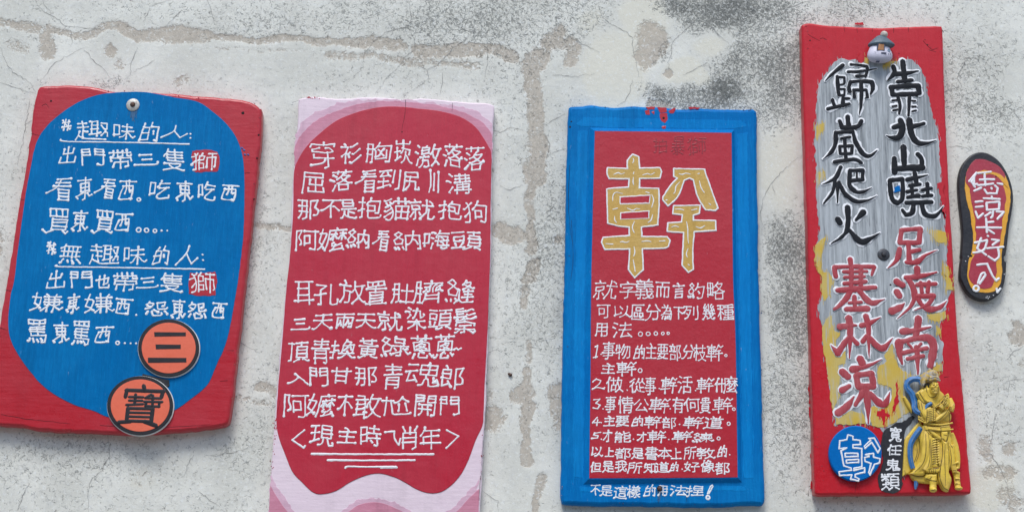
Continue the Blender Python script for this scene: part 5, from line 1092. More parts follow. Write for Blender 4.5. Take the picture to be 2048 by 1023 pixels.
# ------------------------------------------------------------------ sign 3: blue frame, red raised panel
T3 = .024
S3 = board('painted_sign', 'blue framed board with a red panel and one large golden character',
           [(1141, 212), (1160, 210), (1182, 209), (1205, 212), (1229, 214), (1260, 211), (1291, 212), (1330, 214), (1363, 217), (1400, 215), (1435, 216), (1480, 217), (1508, 217), (1514, 223),
            (1515, 298), (1516, 407), (1518, 551), (1520, 640), (1524, 743), (1526, 840), (1528, 920), (1530, 994), (1526, 1009), (1490, 1009), (1450, 1012), (1419, 1012), (1380, 1013), (1348, 1012), (1300, 1012), (1276, 1010), (1220, 1011), (1181, 1010), (1131, 1008), (1122, 1000), (1121, 970), (1123, 851), (1124, 769), (1127, 616), (1130, 515), (1133, 335), (1136, 226)],
           T3, M['blue_frame'], .008, 23, .0003, foot=(1325, 1012))
d3 = T3 + .007
inner = [(1188, 261), (1464, 265), (1467, 540), (1472, 680), (1477, 955), (1330, 956), (1177, 957), (1179, 794), (1182, 540)]
outer = [(1179, 255), (1469, 259), (1473, 540), (1478, 680), (1484, 964), (1330, 966), (1166, 968), (1169, 794), (1172, 540)]
bm = bmesh.new()
n_ = []
for pts, d in ((outer, T3 - .0004), (inner, d3)):
    P = []
    for a, b in zip(pts, pts[1:] + pts[:1]):
        for i in range(6): P.append(W(a[0] + (b[0] - a[0]) * i / 6, a[1] + (b[1] - a[1]) * i / 6, d))
    n_.append([bm.verts.new((p[0], -d, p[1])) for p in P])
for i_, q_ in enumerate(([(1166, 236), (1484, 240), (1470, 257), (1178, 253)], [(1156, 262), (1176, 262), (1170, 540), (1166, 955), (1146, 955), (1150, 540)], [(1474, 268), (1494, 264), (1500, 540), (1506, 955), (1487, 955), (1477, 540)], [(1160, 972), (1490, 970), (1494, 980), (1160, 982)])):
    field('brushed_band', q_, T3, M['blue_light'], S3, ZP, .0003, .0012, .0006, .003, 340 + i_, 60, dry=(40, .05 if i_ in (1, 2) else .008, 0))
k = len(n_[0])
for i in range(k): bm.faces.new((n_[0][i], n_[0][(i + 1) % k], n_[1][(i + 1) % k], n_[1][i]))
bm.faces.new(n_[1])
pan = link('raised_panel', bm, M['blue_frame'], S3, False)
field('painted_field', [(1189.5, 262), (1330, 263.5), (1463, 266), (1466, 540), (1471, 680), (1475.5, 953.5), (1330, 955), (1178.5, 955.5), (1180.5, 794), (1183, 540)], d3, M['red_panel'], pan, wobble=.0005, seed=36, h=.0008)
d3b = d3 + .0009
# old lettering showing through the red
bm = bmesh.new()
for ch, x0, x1, y0, y1 in (('拍', 545, 620, 240, 320), ('暴', 645, 720, 230, 330), ('獅', 735, 830, 235, 330), ('甲', 450, 515, 235, 320)) if False else (('拍', 545, 620, 240, 320), ('暴', 645, 720, 230, 330), ('獅', 735, 830, 235, 330)):
    glyph(bm, ch, (x0, y0, x1, y1), d3b - .0002, Z6, 2.6)
link('old_lettering', bm, M['ghost'], pan)
GA = [(430, 328), (463, 342), (468, 405), (580, 402), (590, 425), (580, 460), (468, 462), (466, 514), (573, 517), (576, 600), (568, 718), (478, 730), (480, 782), (620, 784), (636, 805), (628, 836), (600, 846), (483, 850), (488, 965), (440, 1010), (407, 965), (414, 850), (277, 853), (258, 815), (267, 787), (412, 777), (410, 730), (345, 723), (292, 708), (287, 522), (300, 517), (407, 510), (410, 463), (300, 463), (287, 430), (292, 402), (402, 407), (400, 362)]
GH1 = [(360, 564), (525, 554), (520, 598), (362, 602)]
GH2 = [(364, 652), (520, 642), (518, 680), (364, 685)]
GB = [(657, 407), (828, 411), (838, 450), (902, 625), (888, 638), (832, 634), (790, 560), (765, 470), (745, 460), (715, 472), (680, 560), (625, 613), (597, 580), (597, 565), (640, 500), (677, 460), (657, 450)]
GC = [(657, 612), (803, 610), (798, 655), (765, 665), (765, 692), (888, 694), (890, 748), (770, 756), (762, 880), (766, 963), (738, 980), (704, 940), (712, 760), (622, 754), (624, 707), (700, 702), (705, 662), (652, 656)]
for nm, polys, cut in (('large_character', (GA, GB, GC), (GH1, GH2)),):
    bm = bmesh.new()
    for i, p in enumerate(polys):
        slab(bm, outline(p, d3b, Z6, .005, .0004, 0, 35, 80 + i), [(0, d3b - .0003), (.0006, d3b + .0006)])
    ch = link(nm, bm, M['gold_ink'], pan)
for p in (GH1, GH2): field('red_opening', p, d3b + .0006, M['red_panel'], ch, Z6, .0003, .0002, 0, .004, 85)
bm = bmesh.new()
for p in (GA, GB, GC, GH1, GH2): stroke(bm, p, 3.4, d3b + .0004, Z6, 30, .0003, .14, closed=True)
link('white_outline', bm, M['white'], ch)
bm = bmesh.new()
for s in ([(432, 350), (436, 362), (430, 375)], [(437, 425), (434, 435)], [(435, 455), (432, 480), (436, 495)], [(325, 440), (350, 430), (365, 438), (385, 430)], [(485, 442), (510, 436), (530, 440), (552, 428)],
          [(320, 585), (322, 550), (340, 538), (375, 545)], [(500, 535), (520, 542)], [(535, 550), (545, 580), (535, 620)], [(320, 632), (345, 626)], [(400, 625), (430, 638), (450, 628), (470, 630)], [(330, 670), (330, 690), (340, 705)], [(540, 662), (532, 690), (515, 705)],
          [(440, 700), (428, 730), (437, 760)], [(280, 822), (320, 824)], [(360, 812), (375, 810), (395, 815), (410, 808)], [(480, 810), (505, 806), (530, 810)], [(575, 808), (608, 806)], [(437, 840), (442, 870), (435, 890)], [(432, 910), (440, 950), (443, 975)],
          [(685, 435), (705, 440), (725, 432), (750, 438)], [(788, 436), (798, 434)], [(690, 480), (670, 505), (665, 535), (655, 545)], [(612, 582), (620, 580)], [(800, 475), (808, 510), (825, 540)], [(850, 598), (860, 606)], [(665, 632), (690, 630), (712, 636)], [(755, 636), (785, 630)],
          [(645, 730), (665, 724), (685, 728)], [(780, 728), (805, 735), (828, 722)], [(728, 700), (735, 740), (735, 790), (740, 820)], [(737, 848), (726, 880), (732, 895)], [(735, 935), (742, 940)]):
    bm = bmesh.new()
    stroke(bm, s, [1.6, 2.8, 2.0, 1.4], d3b + .0006, Z6)
    link('highlight_stroke', bm, M['white'], ch)
w3 = 2.55
L(pan, M['white'], d3b, Z7, [('就', 310, 486, 84, 226), ('字', 510, 644, 90, 222), ('義', 640, 776, 74, 222), ('而', 794, 902, 94, 216), ('言', 930, 1020, 100, 220), ('約', 1044, 1170, 100, 226), ('略', 1196, 1336, 90, 226)], w3, loose=.02)
L(pan, M['white'], d3b, Z7, [('可', 330, 436, 274, 376), ('以', 460, 596, 280, 370), ('區', 606, 702, 272, 390), ('分', 710, 826, 274, 390), ('為', 836, 922, 270, 390), ('下', 930, 1016, 288, 386), ('列', 1010, 1126, 280, 386), ('幾', 1158, 1260, 270, 386), ('種', 1276, 1406, 270, 386)], w3, loose=.02)
L(pan, M['white'], d3b, Z7, [('用', 320, 410, 420, 520), ('法', 450, 608, 410, 526), ('.', 672, 502, 17), ('.', 733, 500, 15), ('.', 793, 497, 14), ('.', 848, 497, 11), ('.', 890, 496, 9.5)], w3, loose=.02)
L(pan, M['white'], d3b, Z7, [('1', 300, 350, 590, 688), ('.', 362, 660, 4), ('事', 374, 468, 564, 700), ('物', 480, 592, 580, 696), ('的', 620, 706, 580, 696), ('主', 718, 798, 580, 694), ('要', 806, 888, 584, 700), ('部', 900, 990, 584, 706), ('分', 1000, 1096, 590, 696), ('枝', 1094, 1186, 584, 714), ('幹', 1196, 1320, 584, 710), ('.', 1345, 670, 9.5)], w3 - .1, loose=.018)
L(pan, M['white'], d3b, Z7, [('主', 368, 472, 734, 810), ('幹', 486, 640, 718, 828), ('.', 670, 788, 15)], w3, loose=.02)
L(pan, M['white'], d3b, Z7, [('2', 290, 384, 854, 936), ('.', 390, 922, 4), ('做', 400, 536, 840, 955), ('.', 568, 942, 4), ('從', 590, 706, 850, 960), ('事', 708, 792, 840, 976), ('.', 820, 930, 4), ('幹', 834, 960, 840, 966), ('活', 964, 1080, 834, 966), ('.', 1105, 945, 4), ('幹', 1114, 1250, 844, 962), ('什', 1258, 1342, 850, 956), ('麼', 1328, 1436, 840, 966)], w3 - .1, loose=.018)
L(pan, M['white'], d3b, Z8, [('3', 314, 392, 68, 162), ('.', 404, 155, 4), ('事', 424, 512, 50, 184), ('情', 534, 656, 54, 190), ('公', 664, 788, 74, 176), ('幹', 800, 965, 60, 188), ('.', 970, 155, 4), ('有', 990, 1086, 60, 188), ('何', 1090, 1220, 64, 176), ('貴', 1222, 1306, 64, 190), ('幹', 1326, 1500, 60, 190), ('.', 1505, 157, 11)], w3 - .1, loose=.018)
L(pan, M['white'], d3b, Z8, [('4', 314, 382, 226, 298), ('.', 388, 270, 4), ('主', 410, 506, 214, 298), ('要', 514, 620, 214, 302), ('的', 644, 742, 210, 302), ('幹', 754, 890, 214, 316), ('部', 904, 1016, 224, 320), ('.', 1048, 285, 5), ('幹', 1080, 1250, 220, 318), ('道', 1260, 1412, 220, 322), ('.', 1462, 280, 13)], w3 - .1, loose=.018)
L(pan, M['white'], d3b, Z8, [('5', 308, 384, 350, 408), ('.', 390, 410, 4), ('才', 404, 478, 335, 432), ('能', 506, 636, 345, 436), ('.', 660, 410, 5), ('才', 694, 768, 350, 436), ('幹', 774, 940, 335, 442), ('.', 957, 412, 5), ('幹', 990, 1156, 340, 436), ('練', 1156, 1326, 358, 436), ('.', 1377, 403, 13)], w3 - .1, loose=.018)
L(pan, M['white'], d3b, Z8, [('以', 306, 400, 475, 556), ('上', 420, 496, 480, 556), ('都', 506, 636, 484, 576), ('是', 646, 746, 484, 576), ('書', 766, 862, 474, 580), ('本', 870, 980, 480, 576), ('上', 980, 1066, 484, 576), ('所', 1086, 1186, 474, 576), ('教', 1196, 1340, 484, 576), ('的', 1366, 1446, 460, 560), ('.', 1470, 540, 5)], w3 - .1, loose=.018)
L(pan, M['white'], d3b, Z8, [('但', 298, 392, 604, 686), ('是', 400, 496, 594, 686), ('我', 506, 606, 590, 686), ('所', 614, 730, 604, 696), ('知', 746, 846, 610, 690), ('道', 846, 956, 604, 688), ('的', 966, 1040, 600, 682), ('.', 1070, 662, 5), ('好', 1086, 1220, 600, 686), ('像', 1232, 1340, 585, 690), ('都', 1350, 1466, 604, 706)], w3 - .1, loose=.018)
d3c = T3 + .0001
L(S3, M['white'], d3c, Z8, [('不', 302, 382, 796, 882), ('是', 382, 484, 800, 886), ('這', 496, 606, 806, 910), ('樣', 606, 716, 800, 906), ('的', 746, 846, 790, 890), ('用', 870, 946, 800, 886), ('法', 966, 1115, 796, 886), ('捏', 1106, 1250, 800, 890)], w3, loose=.02)
bm = bmesh.new()
stroke(bm, [(1285, 870), (1310, 805), (1325, 795), (1330, 805), (1295, 868)], 3.6, d3c, Z8, 200)
ring_dot(bm, (1288, 900), 15, d3c, Z8, 4)
link('exclamation_mark', bm, M['white'], S3)
field('rust_run', [(1313, 981), (1325, 981), (1322, 992), (1319, 1001), (1316, 992)], T3, M['rust_stain'], S3, ZP, .0003, .0006, .0008, .003, 361, dry=(16, .010, 0))
screw(S3, 1319, 976, T3, .0055, .0042, M['rust'], M['rust'])
hole(S3, 1327, 236, T3, 4.2)
hole(S3, 1141, 254, T3 - .001, 3.2); hole(S3, 1143, 243, T3, 2)
hole(S3, 1303, 974, T3, 2.6); hole(S3, 1373, 980, T3, 2.4)
cracks_on(S3, [[(1318, 984), (1317, 1006)], [(1329, 245), (1330, 258)], [(1139, 330), (1137, 400), (1141, 470)], [(1143, 440), (1146, 520), (1141, 560)], [(1374, 985), (1373, 1003)]], T3 + .0001, .8)
for p, s in (([(1292, 214), (1310, 213), (1308, 220), (1296, 219)], 1), ([(1290, 222), (1298, 220), (1299, 229), (1292, 228)], 2), ([(1320, 228), (1334, 227), (1335, 238), (1330, 246), (1322, 240)], 3), ([(1338, 222), (1348, 215), (1352, 216), (1348, 227), (1340, 226)], 4), ([(1316, 215), (1332, 216), (1334, 223), (1322, 225)], 5), ([(1378, 215), (1400, 215), (1396, 218), (1380, 218)], 6), ([(1324, 253), (1332, 252), (1331, 258), (1325, 258)], 7), ([(1303, 224), (1309, 222), (1308, 228)], 8)):
    field('paint_chip', p, T3, M['red_h'], S3, ZP, .0005, .0006, .0006, .003, 100 + s)
hole(S3, 1327, 236, T3 + .0006, 3.4)

flecks(S3, [(1150, 212, 1300, 216), (1360, 218, 1510, 220), (1140, 300, 1132, 700)], T3, 'navy', 5, 1.4, 96)
flecks(S3, [(1128, 1003, 1300, 1008), (1340, 1008, 1520, 1006), (1520, 500, 1526, 900)], T3, 'navy', 5, 1.4, 97)
flecks(S3, [(1124, 970, 1126, 990)], T3, 'bare_chip', 3, 1.6, 98)
# ------------------------------------------------------------------ sign 4: red plank, bare wood, big brush characters
T4 = .034
S4 = board('painted_sign', 'tall narrow red plank with grey wood centre and big black and red characters',
           [(1604, 50), (1615, 46), (1640, 49), (1680, 52), (1720, 54), (1760, 55), (1800, 53), (1840, 52), (1870, 51), (1884, 52), (1886, 60), (1889, 150), (1893, 260), (1900, 400), (1908, 540), (1917, 680), (1928, 800), (1936, 900), (1943, 975), (1940, 986), (1900, 987), (1800, 988), (1700, 989), (1640, 989), (1630, 985),
            (1628, 930), (1625, 800), (1622, 700), (1618, 560), (1614, 420), (1609, 250), (1605, 130)], T4, M['red'], .005, 24, .0002, foot=(1785, 988))
wood_f = [Z9(p) for p in ((200, 640), (212, 560), (240, 490), (280, 430), (315, 385), (350, 350), (400, 335), (450, 342), (520, 338), (545, 365), (570, 352), (600, 350), (700, 365), (760, 362), (800, 345), (850, 336), (920, 340), (965, 375), (1000, 420), (1025, 480), (1036, 540), (1055, 640), (1075, 720), (1095, 800), (1120, 900), (1130, 1000))]
wood_f += [Z10(p) for p in ((1135, 120), (1143, 250), (1155, 350), (1165, 450), (1180, 600), (1185, 740), (1190, 900), (1196, 990))]
wood_f += [Z11(p) for p in ((1330, 60), (1372, 130), (1385, 190), (1350, 280), (1340, 360), (1300, 450), (1285, 520), (1282, 600), (1320, 650), (1312, 780), (1305, 830), (1262, 890), (1250, 980))]
wood_f += [Z12(p) for p in ((1060, 60), (1030, 110), (1000, 300), (900, 420), (820, 640), (800, 800), (700, 700), (640, 480), (560, 440), (480, 425), (420, 430), (330, 438), (295, 440), (285, 360), (265, 260), (250, 180), (248, 100))]
wood_f += [Z11(p) for p in ((295, 950), (275, 850), (270, 740), (245, 650), (245, 560), (225, 430), (205, 330), (235, 240), (250, 120), (242, 20))]
wood_f += [Z10(p) for p in ((235, 960), (215, 860), (192, 790), (215, 690), (222, 620), (210, 500), (198, 400), (195, 300), (200, 200), (192, 100), (186, 0))]
wood_f += [Z9(p) for p in ((184, 960), (190, 850), (200, 760))]
field('bare_wood', wood_f, T4, M['wood'], S4, ZP, .0006, .0010, .0009, .003, 141, 70, dry=(150, .016, 0))
d4 = T4 + .0006
YEL = [(Z11, [(240, 20), (300, 10), (322, 60), (320, 180), (262, 270), (238, 200)]), (Z11, [(300, 420), (322, 405), (332, 520), (395, 560), (392, 600), (365, 640), (390, 700), (450, 725), (455, 835), (385, 850), (395, 930), (400, 1010), (320, 1015), (290, 950), (275, 800), (250, 660), (245, 520)]),
       (Z12, [(250, 30), (310, 20), (330, 80), (320, 150), (335, 200), (290, 300), (300, 360), (420, 330), (500, 360), (520, 420), (420, 432), (300, 436), (275, 320), (252, 150)]),
       (Z12, [(640, 10), (700, -60), (740, -30), (760, 15), (860, 70), (930, 60), (930, 100), (800, 105), (790, 220), (850, 330), (740, 405), (650, 450), (560, 436), (548, 320), (690, 250), (705, 170), (620, 130), (640, 60)]),
       (Z11, [(865, 640), (880, 760), (900, 850), (985, 930), (960, 960), (850, 1010), (745, 1000), (745, 860), (830, 830), (790, 770)]),
       (Z11, [(1170, 390), (1240, 380), (1335, 370), (1332, 420), (1290, 450), (1255, 455), (1190, 430)]), (Z11, [(1308, 830), (1308, 890), (1225, 915), (1212, 890), (1260, 850)]), (Z11, [(1310, 20), (1390, 80), (1400, 180), (1350, 180), (1345, 110)]), (Z11, [(1262, 520), (1290, 505), (1300, 560), (1275, 580)]),
       (Z10, [(1052, 640), (1090, 636), (1180, 668), (1185, 735), (1130, 742), (1065, 670)]), (Z10, [(205, 205), (265, 200), (252, 262), (205, 312)]), (Z10, [(195, 760), (270, 690), (262, 750), (235, 860), (245, 1000), (215, 960), (192, 880)]),
       (Z9, [(200, 850), (262, 810), (235, 900), (205, 960)]), (Z9, [(702, 385), (760, 352), (800, 350), (760, 375), (712, 398)]), (Z9, [(566, 320), (580, 330), (590, 390), (570, 370)]), (Z10, [(1160, 900), (1200, 930), (1205, 1000), (1165, 985)])]
for i, (f, p) in enumerate(YEL): field('yellow_patch', p, d4, M['yellow'], S4, f, .0003 + (i % 4) * .0001, .0010, .0008, .003, 200 + i, 70, dry=(26, .016, 0))
# red flicks over the wood
for i, (f, p) in enumerate([(Z12, [(740, 130), (750, 200), (745, 290), (720, 350), (725, 240)]), (Z12, [(636, 322), (646, 325), (652, 380), (648, 436), (638, 430), (632, 370)]), (Z12, [(612, 345), (690, 362), (686, 374), (610, 360)]), (Z10, [(1130, 300), (1150, 290), (1170, 420), (1180, 560), (1150, 470)]), (Z9, [(505, 335), (560, 300), (565, 350), (545, 368), (520, 362)])]):
    field('red_fleck', p, d4 + .0006, M['red'], S4, f, .00020 + i * .00003, .0012, .0012, .003, 230 + i, dry=(16, .012, .15))
BIG = {'black': [
    (Z9, [(402, 378), (360, 415), (310, 455), (268, 500)], [24, 24, 16, 5]), (Z9, [(358, 465), (362, 540), (372, 605)], 7 * 3.4), (Z9, [(365, 470), (412, 472), (410, 520), (380, 528)], 16), (Z9, [(375, 562), (415, 560), (412, 605), (372, 608)], 15),
    (Z9, [(400, 610), (402, 690)], 22), (Z9, [(322, 640), (340, 700)], 20), (Z9, [(285, 712), (350, 695), (450, 672)], [22, 24, 20]), (Z9, [(405, 632), (450, 630)], 18),
    (Z9, [(462, 374), (565, 384), (585, 400), (572, 470)], [16, 18, 18, 14]), (Z9, [(440, 432), (540, 425), (655, 406)], [18, 20, 5]), (Z9, [(500, 462), (578, 460)], 16),
    (Z9, [(455, 505), (446, 545), (452, 580)], 24), (Z9, [(455, 508), (540, 500), (622, 508), (628, 560), (610, 600)], [22, 20, 28, 28, 12]), (Z9, [(482, 565), (488, 622)], 20), (Z9, [(485, 566), (578, 568), (588, 622), (572, 630)], [18, 18, 22, 10]), (Z9, [(540, 515), (540, 640), (535, 700), (525, 755)], [26, 24, 18, 5]),
    (Z9, [(438, 768), (445, 845)], 30), (Z9, [(378, 802), (395, 852), (510, 845), (542, 800)], [24, 28, 28, 22]),
    (Z10, [(345, -98), (345, -20), (315, 50), (250, 106)], [26, 28, 24, 4]), (Z10, [(345, -95), (475, -103), (500, -20), (560, 72), (610, 80), (662, 38)], [22, 26, 26, 30, 24, 4]), (Z10, [(388, -52), (455, -62)], 18), (Z10, [(415, -50), (425, 115)], 22), (Z10, [(378, 8), (470, 5), (468, 62), (382, 65), (378, 8)], 20), (Z10, [(335, 128), (480, 108), (542, 135)], [24, 26, 22]),
    (Z10, [(385, 165), (350, 240), (300, 275), (245, 295)], [24, 26, 16, 4]), (Z10, [(345, 245), (320, 360), (255, 442)], [22, 22, 10]), (Z10, [(362, 290), (360, 435)], [24, 8]), (Z10, [(370, 280), (420, 370), (500, 425), (590, 418), (658, 384)], [24, 28, 30, 14, 3]),
    (Z10, [(455, 195), (452, 300), (500, 352), (560, 352), (618, 322)], [28, 28, 26, 20, 4]), (Z10, [(455, 192), (552, 190), (550, 262), (462, 268)], 24), (Z10, [(506, 205), (506, 262)], 14),
    (Z10, [(435, 470), (440, 570), (430, 650), (380, 705), (310, 746)], [34, 32, 30, 20, 6]), (Z10, [(362, 560), (378, 590)], 36), (Z10, [(556, 508), (500, 568)], [40, 18]), (Z10, [(440, 630), (500, 700), (548, 732), (620, 700), (682, 664)], [22, 32, 38, 24, 3]),
    (Z9, [(855, 350), (870, 500)], 34), (Z9, [(782, 388), (790, 440), (740, 497)], [30, 30, 8]), (Z9, [(795, 446), (880, 442), (975, 424)], [30, 28, 8]), (Z9, [(815, 505), (925, 492)], 24), (Z9, [(765, 548), (880, 536), (972, 536), (980, 592)], 30), (Z9, [(770, 550), (778, 604), (960, 596)], 30),
    (Z9, [(818, 622), (835, 690), (828, 748)], [24, 22, 14]), (Z9, [(905, 625), (898, 760)], [24, 16]), (Z9, [(775, 648), (808, 642)], 13), (Z9, [(775, 690), (808, 685)], 14), (Z9, [(782, 722), (815, 716)], 13), (Z9, [(925, 648), (950, 650)], 13), (Z9, [(925, 690), (955, 692)], 13), (Z9, [(925, 728), (955, 722)], 13),
    (Z9, [(838, 795), (852, 860), (830, 920), (780, 930), (728, 912)], [38, 38, 34, 24, 5]), (Z9, [(782, 850), (840, 836)], 32), (Z9, [(905, 795), (920, 900), (970, 968), (1040, 970), (1108, 948)], [38, 36, 34, 20, 4]), (Z9, [(915, 850), (1015, 820)], [34, 20]),
    (Z10, [(860, 12), (866, 160)], 34), (Z10, [(792, 100), (792, 208)], 32), (Z10, [(792, 178), (900, 172), (1005, 168)], 38), (Z10, [(968, 68), (1000, 110), (998, 180)], [28, 34, 30]),
    (Z10, [(757, 268), (772, 400), (815, 438)], 30), (Z10, [(757, 265), (852, 256), (852, 400), (815, 438)], 28), (Z10, [(945, 210), (962, 300)], 28), (Z10, [(888, 260), (960, 245), (1045, 226)], [26, 24, 7]), (Z10, [(905, 306), (985, 296)], 22), (Z10, [(922, 320), (928, 388)], 22), (Z10, [(888, 352), (962, 340)], 20), (Z10, [(892, 394), (978, 380)], 22),
    (Z10, [(1042, 290), (1046, 385)], 24), (Z10, [(1002, 340), (1070, 325)], 22), (Z10, [(1002, 386), (1075, 380)], 22), (Z10, [(882, 437), (1072, 431)], 26), (Z10, [(938, 440), (925, 510), (880, 530), (852, 490)], [28, 30, 26, 18]), (Z10, [(1000, 440), (1020, 518), (1090, 538), (1130, 510), (1162, 462)], [28, 32, 28, 18, 4])],
 'red_ink': [
    (Z11, [(490, -98), (497, -45)], 40), (Z11, [(348, -28), (520, -34), (702, -32)], 34), (Z11, [(350, -25), (364, 58)], 34), (Z11, [(704, -30), (682, 42)], [36, 18]), (Z11, [(502, -20), (500, 160)], 36), (Z11, [(588, -20), (585, 160)], 36), (Z11, [(432, 14), (640, 10)], 28), (Z11, [(440, 62), (620, 56)], 26), (Z11, [(440, 118), (630, 98)], 30), (Z11, [(372, 178), (540, 165), (715, 150)], [40, 44, 30]),
    (Z11, [(485, 195), (445, 265), (350, 346)], [42, 42, 22]), (Z11, [(575, 185), (640, 262), (700, 290), (800, 254)], [40, 46, 42, 4]), (Z11, [(528, 232), (532, 340)], 32), (Z11, [(455, 346), (650, 340)], 42), (Z11, [(480, 288), (590, 282)], 26),
    (Z11, [(478, 425), (490, 520), (485, 780)], [56, 48, 8]), (Z11, [(395, 502), (470, 495), (548, 488)], [46, 40, 16]), (Z11, [(475, 600), (430, 660), (382, 735), (320, 662)], [30, 42, 46, 3]), (Z11, [(505, 600), (555, 652)], 36), (Z11, [(630, 408), (652, 510), (660, 780)], [50, 42, 6]), (Z11, [(592, 490), (680, 460), (762, 418)], [42, 36, 5]), (Z11, [(640, 580), (602, 632)], 34), (Z11, [(660, 590), (720, 660), (785, 688), (872, 598)], [30, 44, 44, 3]),
    (Z11, [(578, 785), (600, 830)], 50), (Z11, [(508, 880), (600, 862), (690, 830), (772, 788)], [46, 38, 24, 3]), (Z12, [(345, 45), (388, 82)], 42), (Z12, [(342, 182), (398, 148)], [40, 26]), (Z12, [(312, 348), (380, 300), (432, 228)], [50, 44, 10]), (Z12, [(455, 70), (560, 58), (575, 150)], 36), (Z12, [(450, 75), (462, 155), (575, 152)], 36), (Z12, [(510, 160), (530, 260), (535, 425)], [42, 38, 8]), (Z12, [(495, 200), (440, 288)], [40, 22]), (Z12, [(550, 200), (610, 270), (660, 278), (695, 190)], [30, 40, 36, 3]),
    (Z10, [(848, 642), (988, 634), (978, 736)], 32), (Z10, [(846, 645), (832, 738), (975, 738)], 32), (Z10, [(898, 745), (905, 880)], 34), (Z10, [(832, 785), (808, 870), (740, 932)], [36, 30, 5]), (Z10, [(905, 810), (985, 792)], 26), (Z10, [(880, 885), (960, 884), (1030, 832), (1120, 794)], [26, 38, 20, 3]),
    (Z11, [(902, 98), (962, 132)], 44), (Z11, [(905, 190), (930, 228)], 50), (Z11, [(862, 362), (930, 332), (975, 290)], [60, 48, 8]), (Z11, [(1085, -20), (1090, 35)], 44), (Z11, [(985, 66), (1120, 50), (1262, 18)], [36, 36, 14]), (Z11, [(1005, 72), (1062, 190), (1035, 310), (910, 428)], [40, 46, 30, 5]), (Z11, [(1085, 128), (1252, 120)], 34), (Z11, [(1118, 108), (1130, 195)], 30), (Z11, [(1192, 100), (1180, 190)], 30), (Z11, [(1095, 230), (1232, 226), (1180, 305), (1060, 356)], [36, 40, 28, 4]), (Z11, [(1090, 240), (1130, 310), (1200, 345), (1290, 328), (1352, 268)], [30, 38, 42, 34, 3]),
    (Z11, [(1095, 428), (1085, 520), (1070, 610)], [54, 46, 40]), (Z11, [(952, 542), (1060, 535), (1208, 504)], [48, 40, 12]), (Z11, [(925, 640), (930, 740), (955, 832)], [60, 46, 18]), (Z11, [(930, 636), (1100, 602), (1195, 606), (1232, 690), (1200, 852)], [36, 42, 60, 64, 44]), (Z11, [(1005, 650), (1040, 690)], 22), (Z11, [(1122, 650), (1085, 690)], 22), (Z11, [(960, 732), (1172, 690)], 32), (Z11, [(1000, 785), (1142, 760)], 32), (Z11, [(1080, 680), (1090, 780), (1092, 922)], [40, 40, 12])]}
bmw, d4b = bmesh.new(), d4 + .0009
inks = []
for key, lst in BIG.items():
    bmi = bmesh.new()
    for f, pts, w in lst:
        s = {id(Z9): .264, id(Z10): .2639, id(Z11): .2249, id(Z12): .2737}[id(f)]
        wl = [x * s for x in (w if isinstance(w, list) else [w] * len(pts))]
        q_ = f(pts[0])
        stroke(bmw, pts, [x * (1.3 if key == 'black' else 1.17) + 4.6 + min(x * .10, 1.0) for x in wl], d4b, f, 75, .0009, .30, .0006, .0035)
        stroke(bmi, pts, [x * (1.34 if key == 'black' else 1.25) for x in wl], d4b + .0012, f, 75, .0004, .14, .0005, .0035)
    inks.append((key, bmi))
link('white_outline', bmw, M['white'], S4)
for key, bmi in inks: link('large_lettering', bmi, M[key], S4)
field('blue_smear', [(785, 320), (828, 310), (832, 345), (786, 355)], d4b + .0006, M['blue_disc'], S4, Z10, .0003, .001, .001, .003, 260)
screw(S4, 1767, 509, d4, .0125, .0045, M['dark_metal'], M['dark_metal'])
for p in ((1620, 81, 2.2), (1616, 97, 1.4), (1612, 53, 1.6), (1855, 90, 2.2), (1850, 80, 1.3), (1781, 569, 2.6), (1798, 107, 1.6)): hole(S4, p[0], p[1], T4 if p[0] != 1781 else d4, p[2])
cracks_on(S4, [[(1615, 68), (1626, 75), (1640, 82)], [(1640, 78), (1646, 76), (1654, 80)], [(1714, 956), (1710, 985)], [(1688, 55), (1689, 64)], [(1714, 56), (1715, 65)], [(1745, 57), (1745, 64)], [(1787, 56), (1787, 66)], [(1817, 56), (1817, 65)], [(1884, 60), (1888, 66)], [(1846, 82), (1856, 92), (1866, 100), (1876, 96)], [(1858, 100), (1872, 104)], [(1889, 754), (1898, 752)], [(1617, 990), (1617, 980)]], T4 + .0001, 1.0)
field('black_patch', [(860, 365), (872, 380), (830, 440), (800, 500), (800, 560), (795, 640), (795, 760), (785, 830), (780, 880), (755, 922), (700, 934), (645, 918), (608, 862), (610, 800), (632, 740), (640, 680), (630, 600), (632, 515), (655, 465), (720, 430), (790, 405)], d4 + .0004, M['black_patch'], S4, Z12, .0006, .0012, .0006, .003, 270)
L(S4, M['white'], d4 + .0011, Z12, [('寬', 692, 780, 450, 555), ('任', 676, 775, 580, 655), ('鬼', 664, 770, 680, 770), ('類', 632, 762, 790, 905)], 2.9)

flecks(S4, [(1612, 60, 1655, 80), (1835, 70, 1880, 105), (1615, 150, 1622, 500)], T4, 'ghost', 7, 1.4, 98)
flecks(S4, [(1640, 880, 1650, 980), (1780, 960, 1930, 985), (1900, 560, 1930, 960), (1626, 600, 1634, 900)], T4, 'ghost', 5, 1.3, 99)
